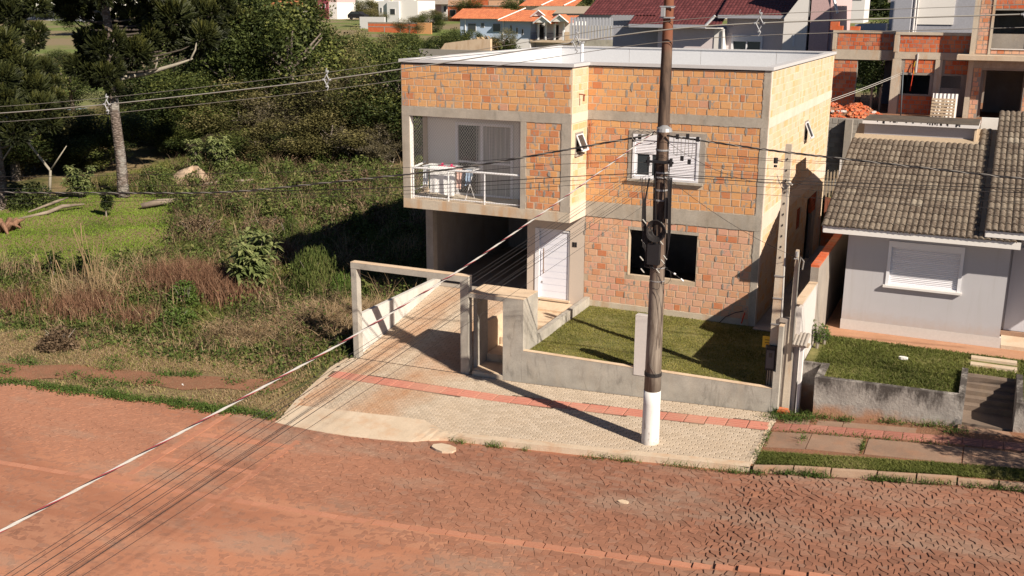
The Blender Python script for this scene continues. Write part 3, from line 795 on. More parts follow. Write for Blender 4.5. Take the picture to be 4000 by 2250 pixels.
# --- projecting upper box: front, return and left side
YB = -1.27; XL = -5.62
mb = MB(); wall_grid(mb, 'y', YB, YB+.15, XL+.001, -.001, 2.80, 7.31, [(-5.36, -1.60, 3.10, 5.68)])
bw_ = mb.build('balcony_front', M['mortar'], house)
HB.add(lay(XL+.0, -.03, 5.97, 7.22, [], seed=8), '-y', YB, bw_, M['brick'], tones=tone_up)
HB.add(lay(-1.42, -.31, 3.12, 5.67, [], seed=9), '-y', YB, bw_, M['brick'], tones=lambda u, z: R.random()*.16 if R.random() < (.4 if z > 4.4 else .2) else R.random()*.8+.2)
part('concrete_beam', M['beam'], bw_, (XL, -.002, YB-.022, YB+.05, 5.685, 5.955))
part('concrete_beam', M['beam_warm'], bw_, (XL, -.002, YB-.026, YB+.05, 2.80, 3.095))
part('concrete_column', M['beam'], bw_, (XL, -5.362, YB-.020, YB+.05, 3.096, 5.684))
part('concrete_column', M['beam'], bw_, (-1.598, -1.43, YB-.020, YB+.05, 3.096, 5.684))
part('concrete_column', M['beam'], bw_, (-.30, -.002, YB-.020, YB+.05, 3.096, 5.684))
ragged(bw_, XL+.05, -.05, 5.955, YB, M['beam']); ragged(bw_, -1.4, -.3, 5.685, YB, M['beam']); ragged(bw_, -1.4, -.3, 3.095, YB-.004, M['beam_warm'])
for x_ in (-1.43, -.30): ragged(bw_, x_, 0, 3.15, YB, M['beam'], True, 5.65, .03)
part('white_reveal', M['plaster_white'], bw_, (-5.358, -5.345, YB+.002, YB+.19, 3.1, 5.678))
mb = MB(); wall_grid(mb, 'x', -.15, 0, YB+.152, -.001, 2.80, 7.31, [(-1.0+.02, -.38, 4.78, 5.40)])
rw_ = mb.build('return_wall', M['mortar_pale'], house)
part('concrete_corner', M['mortar_pale'], rw_, (-.10, .004, YB-.004, YB+.1515, 2.801, 7.309))
HB.add(lay(YB+.05, -.04, 5.97, 7.22, [], seed=12), '+x', 0, rw_, M['brick_side'], tones=lambda u, z: R.random()**1.3)
HB.add(lay(YB+.10, -.04, 3.35, 5.67, [(-1.08, -.30, 4.70, 5.5)], seed=13), '+x', 0, rw_, M['brick_side'], tones=lambda u, z: R.random()**1.5)
part('concrete_beam', M['beam_side'], rw_, (-.01, .016, YB-.02, -.002, 5.70, 5.96), (-.01, .016, YB-.02, -.002, 2.80, 3.28))
# small tilting vents
def vent_window(parent, axis_x, y0, y1, z0, z1):
    v = MB(); f = .045
    v.box(axis_x-.05, axis_x+.02, y0, y1, z1-f, z1); v.box(axis_x-.05, axis_x+.02, y0, y1, z0, z0+f)
    v.box(axis_x-.05, axis_x+.02, y0, y0+f, z0+f, z1-f); v.box(axis_x-.05, axis_x+.02, y1-f, y1, z0+f, z1-f)
    fr = v.build('vent_frame', M['mortar_grey'], parent)
    s_ = MB(); h = z1-z0-.12; a = math.radians(24)
    zt, zb = z1-.06, z1-.06-h*math.cos(a); xo = axis_x + h*math.sin(a)
    for (ya, yb) in ((y0+.05, y0+.09), (y1-.09, y1-.05)):
        s_.add([(axis_x, ya, zt), (axis_x, yb, zt), (xo, yb, zb), (xo, ya, zb), (axis_x+.03, ya, zt), (axis_x+.03, yb, zt), (xo+.03, yb, zb), (xo+.03, ya, zb)], [(0,1,2,3),(7,6,5,4),(0,4,5,1),(1,5,6,2),(2,6,7,3),(3,7,4,0)])
    s_.box(xo-.01, xo+.035, y0+.05, y1-.05, zb-.02, zb+.03); s_.box(axis_x, axis_x+.03, y0+.09, y1-.09, zt-.03, zt)
    sa = s_.build('sash', M['pvc'], parent)
    g = MB(); g.add([(axis_x+.015, y0+.09, zt), (axis_x+.015, y1-.09, zt), (xo+.012, y1-.09, zb), (xo+.012, y0+.09, zb)], [(0,1,2,3)])
    gl = g.build('pane', M['glass'], parent)
vent_window(rw_, 0, -.98, -.38, 4.78, 5.40)
part('sill', M['beam'], rw_, (0, .07, -1.02, -.34, 4.72, 4.775))
# left side of the box and of the house
mb = MB(); wall_grid(mb, 'x', XL, XL+.15, YB+.152, 11.45, 2.80, 7.31, [(-1.05, .0, 3.10, 5.68), (3.2, 4.6, 4.1, 5.3)])
lw_ = mb.build('left_wall', M['mortar'], house)
part('concrete_corner', M['beam'], lw_, (XL-.004, XL+.14, YB-.004, YB+.1515, 2.801, 7.309))
HB.add(lay(YB+.2, 11.4, 5.97, 7.22, [], seed=14, bw=.32), '-x', XL, lw_, M['brick'])
mb = MB(); wall_grid(mb, 'x', XL, XL+.15, .40, 11.45, -.6, 2.799, [])
mb.build('garage_side_wall', M['mortar_grey'], house)
mb = MB(); wall_grid(mb, 'y', 11.30, 11.45, XL+.151, XR-.151, -.6, 7.31, [(-3, -1.8, 4.1, 5.3), (1.5, 2.6, 1.2, 2.3)])
mb.build('back_wall', M['mortar'], house)
# --- right side wall
grid_v = (5.85, 6.6, 1.68, 2.42); side_door = (7.85, 9.95, -.0, 2.44); sv = (6.0, 6.65, 4.68, 5.34)
mb = MB(); wall_grid(mb, 'x', XR-.15, XR, .0, 11.45, -.35, 7.31, [grid_v, side_door, sv])
sw = mb.build('side_wall', M['mortar_pale'], house)
HB.add(lay(.16, 11.3, 5.98, 7.24, [(4.98, 5.12, 0, 9)], seed=20), '+x', XR, sw, M['brick_side'])
HB.add(lay(.16, 11.3, 3.28, 5.70, [(4.98, 5.12, 0, 9), (sv[0]-.08, sv[1]+.08, sv[2]-.08, sv[3]+.08)], seed=21), '+x', XR, sw, M['brick_side'])
HB.add(lay(.25, 11.3, .10, 2.80, [(grid_v[0]-.06, grid_v[1]+.06, grid_v[2]-.06, grid_v[3]+.06), (side_door[0]-.05, side_door[1]+.05, -1, side_door[3]+.05)], seed=22), '+x', XR, sw, M['brick_side'])
part('concrete_beam', M['beam_side'], sw, (XR-.02, XR+.016, .0, 11.45, 5.70, 5.97), (XR-.02, XR+.018, .0, 11.45, 2.81, 3.26))
part('concrete_column', M['beam_side'], sw, (XR-.02, XR+.014, -.015, .20, -.3, 2.809), (XR-.02, XR+.014, -.015, .15, 3.261, 5.699), (XR-.02, XR+.014, -.015, .15, 5.971, 7.30))
vent_window(sw, XR, *sv)
# perforated blocks in the two vents
pm = MB()
for (ya, yb, za, zb) in ((grid_v[0], grid_v[1], grid_v[2], grid_v[3]), (9.0, 9.95, 1.75, 2.44)):
    y = ya
    while y < yb+.01: pm.box(XR-.12, XR-.03, y-.012, y+.012, za, zb, .3); y += (yb-ya)/6
    z = za
    while z < zb+.01: pm.box(XR-.115, XR-.035, ya, yb, z-.012, z+.012, .3); z += (zb-za)/6
pm.build('vent_blocks', M['brick_red'], sw)
jb = MB(); jb.box(XR-.15, XR-.02, 9.3, 9.95, 0, 1.74); jb.build('door_jamb_blocks', M['mortar_grey'], sw)
# --- floors, garage, roof, copings
part('roof_deck', M['roofgrey'], house, (XL+.151, -.151, YB+.151, .151, 6.45, 6.55), (XL+.151, XR-.151, .1512, 11.299, 6.45, 6.55))
part('upper_floor_slab', M['beam'], house, (XL+.151, -.151, YB+.152, .151, 2.86, 3.09), (XL+.151, XR-.151, .1512, 11.299, 2.86, 3.09))
part('garage_floor', M['floor_conc'], house, (XL+.151, XR-.151, .151, 11.299, -.35, .0), (XL+.151, -1.92, .0, .15, -.35, .0), (-5.45, -1.5, -.95, .0, -.5, -.3))
part('inner_wall', M['floor_conc'], house, (-1.92, -1.78, .16, 7.5, .0, 2.85), (-5.46, -1.93, 6.2, 6.35, .0, 2.85), (-1.77, XR-.16, 5.2, 5.34, .0, 2.85))
part('garage_column', M['beam'], house, (-5.62, -5.36, .1, .38, -.55, 2.85))
fl = MB()
def coping(a, b_, horizontal, pos, inside):  # metal cap on the parapet
    pass
cap = MB(); t0_, t1_ = 7.33, 7.375; ov = .055
cap.box(XL-ov, -.0+ov, YB-ov, YB+.2, t0_, t1_); cap.box(XL-ov, XL+.2, YB+.2, 11.25, t0_, t1_)
cap.box(-.15-.05, ov, YB+.201, -ov, t0_+.001, t1_-.001); cap.box(-.2, XR+ov, -ov+.001, .2, t0_, t1_)
cap.box(XR-.2, XR+ov, .2, 11.25, t0_, t1_); cap.box(XL-ov, XR+ov, 11.25, 11.5, t0_, t1_)
cap.box(XL-ov, ov, YB-ov-.003, YB-ov, t0_-.045, t1_+.001); cap.box(ov-.003+.0, XR+ov, -ov-.003, -ov, t0_-.045, t1_+.001)
cap.box(XR+ov, XR+ov+.003, -ov, 11.5, t0_-.045, t1_+.001); cap.box(ov, ov+.003, YB-ov, -ov-.004, t0_-.045, t1_+.001)
cap.build('parapet_coping', M['coping'], house)
part('coping_shade_strip', M['coping_dark'], house, (XL, -.01, YB-.008, YB, 7.235, 7.31)); part('coping_shade_strip', M['coping_dark'], house, (.01, XR-.005, -.008, .0, 7.245, 7.31))  # solid dark strips painting the overhang's shadow line on the front walls
part('coping_bed', M['coping_dark'], house, (XL+.01, -.01, YB+.01, YB+.14, 7.305, 7.329), (.0, XR-.01, .01, .14, 7.305, 7.329), (XR-.14, XR-.01, .15, 11.3, 7.305, 7.329))  # mortar bed, darkened to continue the painted shadow line
pan = 0
for i in range(6):
    a = YB+.2 + i*2.16; part('flashing_panel', M['flash'], house, (XL+.151, XL+.163, a, a+2.15, 6.56, 7.329))
a = XL+.17
while a < XR-.2:
    b_ = min(a+2.9, XR-.17); part('flashing_panel', M['flash'], house, (a, b_-.012, 11.285, 11.298, 6.56, 7.329)); a = b_
part('flashing_panel', M['flash'], house, (XR-.163, XR-.151, .2, 11.2, 6.56, 7.329))
vp = MB(); vp.tube([(-1.38, 3, 6.5), (-1.38, 3, 7.82)], .05, 10); vp.build('vent_pipe', M['pvc'], house)
vp = MB(); vp.tube([(-1.38, 3, 7.80), (-1.38, 3, 7.86)], .085, 10, 0.5); vp.build('vent_cap', M['alu'], house)
# --- balcony room behind
mb = MB(); wall_grid(mb, 'y', .04, .16, XL+.151, -.152, 3.09, 6.45, [(-4.42, -2.46, 3.12, 5.38)])
part('balcony_floor', M['beam_warm'], house, (XL+.151, -.151, YB+.151, .039, 3.0905, 3.105))
bb_ = mb.build('balcony_back_wall', M['plaster_white'], house)
part('balcony_end_wall', M['plaster_white'], house, (-1.55, -1.45, YB+.152, .039, 3.106, 5.9))
part('balcony_ceiling', M['plaster_white'], house, (XL+.151, -.152, YB+.152, .039, 5.75, 5.9))
sd = empty('sliding_door', (-3.44, .1, 3.1), None, None); setparent(sd, house)
for o_ in (uw, sd):
    for k in ('label', 'category'):
        if k in o_: del o_[k]
part('door_frame', M['pvc'], sd, (-4.45, -4.36, .0, .14, 3.106, 5.41), (-2.52, -2.43, .0, .14, 3.106, 5.41), (-4.359, -2.521, .001, .14, 5.32, 5.41), (-3.56, -3.47, -.002, .14, 3.106, 5.319), (-4.359, -3.561, .001, .1, 4.14, 4.20), (-3.469, -2.521, .001, .1, 4.14, 4.20), (-4.359, -3.561, .001, .1, 3.106, 3.16), (-3.469, -2.521, .001, .1, 3.106, 3.16))
part('pane', M['glass'], sd, (-4.359, -3.561, .07, .075, 3.16, 5.319))
cm = MB(); n = 26
for i in range(n):
    xa = -3.75 + (1.23)*i/n; xb = -3.75 + 1.23*(i+1)/n; ya = .05 + .035*math.sin(i*1.9); yb = .05 + .035*math.sin((i+1)*1.9)
    cm.add([(xa, ya, 3.12), (xb, yb, 3.12), (xb+(.03 if i < 6 else 0), yb, 5.3), (xa+(.03 if i < 6 else 0), ya, 5.3)], [(0,1,2,3)])
cm.build('curtain', M['curtain'], sd, True)
lf = MB(); lf.tube([(-2.25, -.25, 5.74), (-2.25, -.25, 5.68)], .17, 16); lf.build('ceiling_lamp', M['black'], house)
# railing and safety net
rl = MB(); rl.tube([(-5.34, YB+.06, 4.07), (-1.61, YB+.06, 4.07)], .035, 10); rl.tube([(-5.30, YB+.03, 4.07), (-5.55, .0, 4.07)], .035, 8)
rl.build('handrail', M['white'], house)
rl = MB(); rl.tube([(-5.34, YB+.06, 3.17), (-1.61, YB+.06, 3.17)], .018, 6); rl.tube([(-5.5, YB+.2, 3.3), (-5.5, .0, 3.3)], .015, 6); rl.build('bottom_rail', M['white'], house)
for px in (-5.30, -4.06, -2.82):
    rl = MB(); rl.tube([(px, YB+.06, 3.10), (px, YB+.06, 4.05)], .026, 8); rl.build('rail_post', M['white'], house)
nm = MB(); Wn, Hn = 3.75, 2.58; st_ = .085
def ribbon2(xa, za, xb, zb, y=YB+.02):
    t = .0026; dx, dz = xb-xa, zb-za; l = math.hypot(dx, dz)
    if l < .02: return
    nx_, nz_ = -dz/l*t, dx/l*t
    nm.add([(xa-nx_, y, za-nz_), (xb-nx_, y, zb-nz_), (xb+nx_, y, zb+nz_), (xa+nx_, y, za+nz_)], [(0,1,2,3)])
sl_ = 1.25
for d in (1, -1):
    c = -Hn/sl_
    while c < Wn + Hn/sl_:
        # line x = c + z/sl (d=1) or x = c + (Hn-z)/sl
        pts = []
        for z in (0, Hn):
            x = c + (z if d == 1 else Hn-z)/sl_; pts.append([x, z])
        (xa, za), (xb, zb) = pts
        for p_, q_ in ((pts[0], pts[1]), (pts[1], pts[0])):
            for lim in (0, Wn):
                if (p_[0] < 0 and lim == 0) or (p_[0] > Wn and lim == Wn):
                    t = (lim-p_[0])/(q_[0]-p_[0]) if abs(q_[0]-p_[0]) > 1e-6 else 2
                    if 0 <= t <= 1: p_[1] = p_[1] + (q_[1]-p_[1])*t; p_[0] = lim
        if 0 <= pts[0][0] <= Wn and 0 <= pts[1][0] <= Wn: ribbon2(-5.35+pts[0][0], 3.1+pts[0][1], -5.35+pts[1][0], 3.1+pts[1][1])
        c += st_
nm.build('safety_net', M['cable_white'], house)
# --- door wall
mb = MB(); wall_grid(mb, 'y', .0, .15, -1.92, -.001, -.12, 2.799, [door_h])
dw = mb.build('entrance_wall', M['plaster_tan'], house)
dr = empty('front_door', (-1.05, .1, .04), None, None); setparent(dr, house)
for k in ('label', 'category'):
    if k in dr: del dr[k]
part('door_frame', M['pvc'], dr, (-1.64, -1.50, -.03, .08, .04, 2.27), (-.53, -.49, .02, .08, .04, 2.23), (-1.499, -.531, .02, .08, 2.2, 2.268))
zz_ = .05; n = 10
for i in range(n):
    h = (2.2-.05)/n; part('door_panel', M['door'], dr, (-1.498, -.532, .055, .09, zz_ + i*h, zz_ + (i+1)*h - .012))
part('door_backing', M['door'], dr, (-1.498, -.532, .062, .1, .04, 2.2))
hd = MB(); hd.tube([(-1.35, -.02, .83), (-1.35, -.02, 1.64)], .018, 8); hd.tube([(-1.35, -.02, .95), (-1.35, .06, .95)], .01, 6); hd.tube([(-1.35, -.02, 1.5), (-1.35, .06, 1.5)], .01, 6); hd.build('handle', M['steel'], dr)
part('door_lock', M['alu'], dr, (-1.46, -1.40, .045, .056, .5, .56))
part('threshold', M['render_top'], house, (-1.64, -.45, -.06, .05, -.02, .035))
for a in (-.36, -.28): part('meter_cover', M['black'], house, (a-.035, a+.03, -.012, .01, 1.78, 1.93))
# conduits on the facade
cd = MB(); cd.tube([(.22, -.03, 5.62), (.06, -.04, 5.5), (.03, -.05, 4.3)], .009, 6); cd.tube([(.12, -.03, 5.62), (.09, -.06, 5.0), (.0+.05, -.05, 4.28), (.14, -.05, 4.3), (.12, -.04, 5.55)], .009, 6)
cd.build('orange_conduit', M['orange_plastic'], house)
cd = MB(); cd.tube([(5.04, -.05, .38), (5.0, -.06, .22), (4.96, -.05, .04)], .02, 6); cd.build('red_conduit', M['red_plastic'], house)
cd = MB(); cd.tube([(5.0, -.06, .42), (4.78, -.1, .36), (4.5, -.12, .2), (4.32, -.1, -.02)], .012, 6); cd.build('loose_cable', M['cable'], house)
cd = MB(); cd.tube([(0, -.75, 6.5), (.2, -.75, 6.48)], .02, 6); cd.box(.14, .18, -.78, -.74, 6.3, 6.48); cd.build('wall_bracket', M['rust'], house)
HB.finish()
# --- laundry
rk = empty('drying_rack', (-4.3, -.7, 3.105), 'white folding drying rack hung with laundry on the balcony', 'drying rack')
rm = MB()
for y in (-.95, -.8, -.65, -.5, -.35): rm.tube([(-5.1, y, 4.10), (-3.35, y, 4.06)], .008, 5)
for x, z_ in ((-5.1, 4.10), (-3.35, 4.06), (-4.2, 4.08)): rm.tube([(x, -.98, z_), (x, -.32, z_)], .01, 5)
rm.build('rack_top', M['white'], rk)
for sgn in (0, 1):
    for k in (0, 1):
        rm = MB(); rm.tube([(-4.9+1.3*k, -.95, 4.05), (-4.9+1.3*k, -.35 if sgn else -.62, 3.11)] if sgn else [(-4.9+1.3*k, -.35, 4.05), (-4.9+1.3*k, -.98, 3.11)], .01, 5); rm.build('leg', M['white'], rk)
def cloth(name, x0, x1, y, ztop, zbot, col, label, cat, folds=4, amp=.03, over=.25, seed=0):
    mm = plain('fabric_' + name + str(seed), col, .9, .05, 4, .1); mb = MB(); nx_, nz_ = 60, 8; V = []
    rr = random.Random(seed); ph_ = rr.uniform(0, 6)
    def prof(s_):   # s in 0..1 from the back hem over the bar to the front hem
        if s_ < .25: return y + .05, ztop - (over)*(1 - s_/.25)
        if s_ < .32: return y + .05 - .1*(s_-.25)/.07, ztop + .012
        return y - .05, ztop - (ztop-zbot)*(s_-.32)/.68
    S = [0, .12, .25, .285, .32, .45, .6, .75, .9, 1]
    for s_ in S:
        for i in range(nx_+1):
            u_ = i/nx_; py, pz = prof(s_)
            k_ = max(0, (s_-.32)/.68) if s_ > .32 else max(0, (.25-s_)/.25)*.5
            V.append((x0+(x1-x0)*u_ + .015*math.sin(u_*9+ph_)*k_, py + amp*k_*math.sin(u_*math.pi*2*folds+ph_) - .02*k_, pz + (.03*math.sin(u_*5+ph_)*k_)))
    F = [(j*(nx_+1)+i, j*(nx_+1)+i+1, (j+1)*(nx_+1)+i+1, (j+1)*(nx_+1)+i) for j in range(len(S)-1) for i in range(nx_)]
    mb.add(V, F); o = mb.build(name, mm, None, True); return tag(o, label, cat, 'laundry drying on the balcony')
cloth('bed_sheet', -4.80, -3.93, -.99, 4.12, 3.28, (.86,.85,.84), 'large white sheet hanging at the front of the drying rack', 'sheet', 3, .02, .3, 1)
cloth('shirt', -5.08, -4.92, -.90, 4.11, 3.5, (.55,.58,.62), 'pale grey garment at the left end of the drying rack', 'garment', 2, .03, .2, 2)
cloth('shirt', -4.90, -4.79, -.90, 4.11, 3.42, (.25,.42,.34), 'green garment hanging left of the white sheet', 'garment', 2, .02, .2, 3)
cloth('shirt', -3.92, -3.72, -.93, 4.08, 3.5, (.70,.45,.38), 'peach pink garment hanging right of the white sheet', 'garment', 2, .03, .2, 4)
cloth('shirt', -3.70, -3.60, -.93, 4.08, 3.55, (.05,.05,.07), 'black garment hanging between pink and blue clothes', 'garment', 2, .02, .2, 5)
cloth('trousers', -3.58, -3.40, -.90, 4.07, 3.62, (.28,.38,.52), 'blue garment at the right end of the drying rack', 'garment', 2, .03, .2, 6)
cloth('towel', -5.12, -4.78, -.52, 4.10, 3.85, (.72,.72,.70), 'white cloth laid over the back bars of the drying rack', 'cloth', 2, .02, .2, 7)
for k, (x, lab) in enumerate(((-4.55, 'left one of the two magenta slippers on the drying rack'), (-4.22, 'right one of the two magenta slippers on the drying rack'))):
    sm_ = MB()
    for i, (u_, r_, h_) in enumerate(((-.13, .03, .02), (-.08, .045, .05), (0, .04, .035), (.07, .05, .06), (.13, .03, .03))): pass
    P = [(-.13,.02),(-.08,.045),(0,.04),(.07,.05),(.12,.04),(.14,.0)]
    ring = [(u_, v_) for u_, v_ in P] + [(u_, -v_) for u_, v_ in reversed(P[:-1])]
    sm_.prism([(x+a, -.72+b_) for a, b_ in ring], 4.09, 4.115)
    sm_.tube([(x+.0, -.775, 4.11), (x+.02, -.76, 4.17), (x+.03, -.72, 4.185), (x+.02, -.68, 4.17), (x, -.665, 4.11)], .022, 6)
    o = sm_.build('slipper', plain('magenta%d' % k, (.65,.03,.14), .6, .05), None); tag(o, lab, 'slipper', 'laundry drying on the balcony')
# ================================================================ front boundary: low wall, gate frame, entrance block
fwall = empty('garden_wall', (0, -5, -.9), 'low grey rendered wall along the pavement with a tall end pillar by the meter', 'garden wall')
mb = MB(); n = 24; X0, X1 = .20, 6.84
mb.prism_y([(X0, -1.3), (X1, -1.3), (X1, .0), (X0, .0)], -4.999, -4.86); mb.build('wall_face', M['render'], fwall)
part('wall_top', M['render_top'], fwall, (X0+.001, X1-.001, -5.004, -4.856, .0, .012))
pm = MB(); pm.prism_y([(6.841, -1.3), (7.0, -1.3), (7.0, 1.6), (6.90, 1.6), (6.90, .44), (6.841, .44)], -5.004, -4.80); pm.build('end_pillar', M['render'], fwall)
part('pillar_cap', M['render_top'], fwall, (6.895, 7.004, -5.008, -4.796, 1.6, 1.612))
wp = MB(); wp.prism_y([(3.32, -.18), (3.74, -.18), (3.74, 1.42), (3.32, 1.42)], -5.012, -4.80); o = wp.build('white_pillar', M['plaster_plinth'], None)
tag(o, 'short white painted pillar standing on the low garden wall behind the pole', 'pillar')
# entrance block (letterbox porch)
eb = empty('entrance_porch', (-.5, -5, -.9), 'grey rendered concrete porch frame over the pedestrian entrance beside the drive gate', 'porch')
part('pier', M['render'], eb, (-.40, .199, -5.003, -4.03, -1.3, 1.42))
part('lintel_slab', M['render'], eb, (-1.44, -.401, -5.002, -4.03, 1.30, 1.42))
part('left_leg', M['render'], eb, (-1.44, -1.33, -4.70, -4.03, -1.3, 1.299))
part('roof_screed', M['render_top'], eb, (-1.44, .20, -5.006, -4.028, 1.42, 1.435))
gf = empty('gate_frame', (-3.4, -5, -.95), 'tall plain concrete frame of two posts and a beam across the drive', 'gate frame')
part('post', M['render'], gf, (-5.21, -5.03, -5.0, -4.78, -1.4, 1.70))
part('post', M['render'], gf, (-1.69, -1.445, -5.005, -4.78, -1.3, 1.70))
part('beam', M['render'], gf, (-5.212, -1.443, -5.007, -4.778, 1.701, 1.87))
part('beam_top', M['render_top'], gf, (-5.214, -1.441, -5.009, -4.776, 1.871, 1.882))
# low wall left of the drive
M['white_wall'] = concrete('whitewashed', (.54,.51,.47), (.66,.63,.59), streak=.15, stain_amt=.25); dwl = MB(); dwl.prism_x([(-4.77, -1.6), (.1, -1.2), (.1, .26), (-4.77, .27)], -5.22, -5.10); o = dwl.build('drive_side_wall', M['white_wall'], None)
tag(o, 'low white plastered wall along the left side of the drive', 'garden wall')
# walkway between drive and lawn
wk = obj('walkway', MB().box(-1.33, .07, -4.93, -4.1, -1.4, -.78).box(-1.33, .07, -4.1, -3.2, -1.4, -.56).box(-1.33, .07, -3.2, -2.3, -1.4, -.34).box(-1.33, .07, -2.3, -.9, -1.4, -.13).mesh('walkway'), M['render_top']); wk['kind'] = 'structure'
part('doorstep', M['render_top'], wk, (-1.9, .07, -.9, -.031, -1.0, -.06))
part('entrance_sill', M['beam_warm'], wk, (-1.33, -.41, -5.02, -4.93, -1.3, -.8))
o = MB().prism_x([(-4.02, -1.3), (-.95, -1.3), (-.95, .30), (-4.02, .34)], -1.49, -1.37).build('path_wall', M['render_top'], None); tag(o, 'low rendered wall between the drive and the entrance steps', 'garden wall')
o = MB().prism_x([(-4.02, -1.3), (-.04, -1.3), (-.04, .26), (-4.02, .20)], .08, .23).build('lawn_wall', M['render'], None); tag(o, 'low rendered wall between the entrance steps and the lawn', 'garden wall')
# lawn and side passage
def lawn_z(x, y): return -.02 - .06*np.clip((-y)/5, 0, 1) + .015*np.sin(x*3)*np.sin(y*2.3)
grid('lawn', .231, 6.84, -4.859, -.03, 34, 26, lawn_z, M['lawn'])
o = obj('side_passage', MB().box(XR+.02, 7.15, -.35, 11.9, -.6, .02).box(XR+.02, 6.8, -.34, -.031, -.4, .015).mesh('side_passage'), M['floor_conc']); o['kind'] = 'structure'
# boundary wall to the neighbour, stepped, brick top, running back
bwl = empty('boundary_wall', (7.2, -3, 0), 'stepped rendered boundary wall between the two plots with bare brick coping', 'boundary wall')
w_ = MB(); w_.prism_x([(-4.1, -1.2), (-.9+.0, -1.2), (-.9, 2.1), (-2.42, 2.1), (-4.1, 1.2)], 7.12, 7.36); 
w_ = MB(); w_.prism_x([(-4.65, -1.2), (-2.4, -1.2), (-2.4, 2.10), (-4.65, 2.03)], 7.14, 7.34); w_.build('front_section', M['plaster_plinth'], bwl)
w_ = MB(); w_.prism_x([(-2.399, -1.2), (11.9, -1.2), (11.9, 2.62), (-2.399, 2.5)], 7.14, 7.34); w_.build('rear_section', M['mortar_grey'], bwl)
bc = Bricks()
for k in range(44):
    y = -2.38 + k*.325; t = R.random()
    me = blk_mesh(M['brick_red']); o = obj('coping_brick', me, None, None, t); o.location = (7.24, y+.15, 2.5 + (y+2.4)*.0084 + .055); o.rotation_euler = (-math.pi/2, 0, math.pi/2); o.rotation_euler = (0, 0, 0); o.scale = (.21, .0, .1)
    bpy.data.objects.remove(o)
    mbk = MB().box(7.135, 7.345, y, y+.31, 2.5+(y+2.4)*.0084, 2.56+(y+2.4)*.0084, t); mbk.build('coping_brick', M['brick_red'], bwl)
part('front_coping', M['render_top'], bwl, (7.135, 7.345, -4.65, -2.4, 2.10, 2.12))
# concrete service posts
def service_post(x0, x1, y0, y1, zb, zt, label, holes=True):
    p = empty('service_post', ((x0+x1)/2, (y0+y1)/2, zb), label, 'concrete post')
    tp = .035
    mb = MB(); mb.hexa([(x0-tp, y0, zb), (x1+tp, y0, zb), (x1+tp, y1, zb), (x0-tp, y1, zb)], [(x0+tp*.3, y0+.01, zt), (x1-tp*.3, y0+.01, zt), (x1-tp*.3, y1-.01, zt), (x0+tp*.3, y1-.01, zt)])
    mb.build('post_body', M['beam_warm'], p)
    return p
p1 = service_post(6.68, 6.84, -4.75, -4.60, -.5, 5.9, 'tall grey concrete service post at the corner of the lawn')
mb = MB(); mb.tube([(6.89, -4.72, 1.75), (6.86, -4.72, 3.0), (6.80, -4.72, 4.9), (6.82, -4.68, 5.02), (6.88, -4.6, 4.95)], .026, 8); mb.build('conduit', M['cable_white'], p1)
mb = MB()
for z in np.arange(3.2, 5.8, .26): mb.box(6.745, 6.77, -4.757, -4.75, z, z+.045)
mb.build('bolt_holes', M['black'], p1)
mb = MB(); mb.tube([(6.66, -4.75, 5.5), (6.52, -4.78, 5.52)], .012, 6); mb.tube([(6.5, -4.78, 5.45), (6.5, -4.78, 5.58)], .05, 8); mb.tube([(6.5, -4.78, 5.36), (6.5, -4.78, 5.41)], .04, 8); mb.build('bracket_insulator', M['black'], p1)
mb = MB(); mb.tube([(6.66, -4.76, 5.0), (6.78, -4.8, 5.1), (6.86, -4.78, 4.98), (6.76, -4.8, 4.85), (6.68, -4.78, 4.9)], .018, 6); mb.tube([(6.7, -4.78, 4.85), (6.6, -4.85, 5.1), (6.55, -4.8, 5.2), (6.62, -4.8, 5.0)], .007, 5); mb.build('cable_tie', M['cable_grey'], p1)
for z in (2.2, 2.75, 1.55): part('strap', M['alu'], p1, (6.655, 6.90, -4.765, -4.752, z, z+.03))
p2 = service_post(7.11, 7.20, -4.82, -4.72, -.7, 3.45, 'shorter grey concrete service post right of the tall one')
mb = MB(); mb.tube([(7.22, -4.84, .75), (7.22, -4.84, 3.1), (7.25, -4.84, 3.3), (7.32, -4.82, 3.2), (7.30, -4.82, 3.0)], .02, 8); mb.build('conduit', M['cable_grey'], p2)
mb = MB(); mb.tube([(7.155, -4.85, 3.3), (7.155, -4.85, 3.42)], .04, 8); mb.tube([(7.1, -4.86, 3.25), (7.2, -4.86, 3.25)], .02, 6); mb.build('insulator', M['alu'], p2)
o = MB().prism_y([(7.005, -1.2), (7.10, -1.2), (7.24, -1.2), (7.24, 1.74), (6.86, 1.74), (6.86, 1.64), (7.005, 1.64)], -4.79, -4.60).build('rough_pier', M['floor_conc'], None); tag(o, 'rough cement pier filling the gap between the two service posts', 'pier')
o = MB().box(7.40, 7.47, -4.8, -4.6, -.6, 1.12).build('meter_post', M['white_dirty'], None); tag(o, 'slim white post under the small tiled hood', 'post')
hood = empty('tiled_hood', (7.4, -4.75, 1.15), 'small hood of grey roof tiles over the neighbour meter post', 'hood')
for i in range(4): mb = MB(); mb.tube([(7.26+i*.085, -4.98, 1.16), (7.28+i*.085, -4.55, 1.36)], .045, 8); mb.build('tile', M['white_dirty'] if 0 else M['mortar_grey'], hood)
part('hood_board', M['wood'], hood, (7.24, 7.6, -4.9, -4.6, 1.12, 1.15))
mbx = empty('meter_box', (6.72, -4.8, .4), 'dark grey electricity meter box on stilts by the corner post', 'meter box')
part('box_body', M['black'], mbx, (6.60, 6.83, -4.84, -4.765, .40, .98)); part('box_door', plain('meter_grey', (.10,.09,.095), .5), mbx, (6.62, 6.81, -4.855, -4.841, .46, .92)); part('meter_pane', M['glass'], mbx, (6.68, 6.76, -4.86, -4.856, .74, .86)); part('box_hood', M['black'], mbx, (6.585, 6.845, -4.87, -4.75, .981, 1.03))
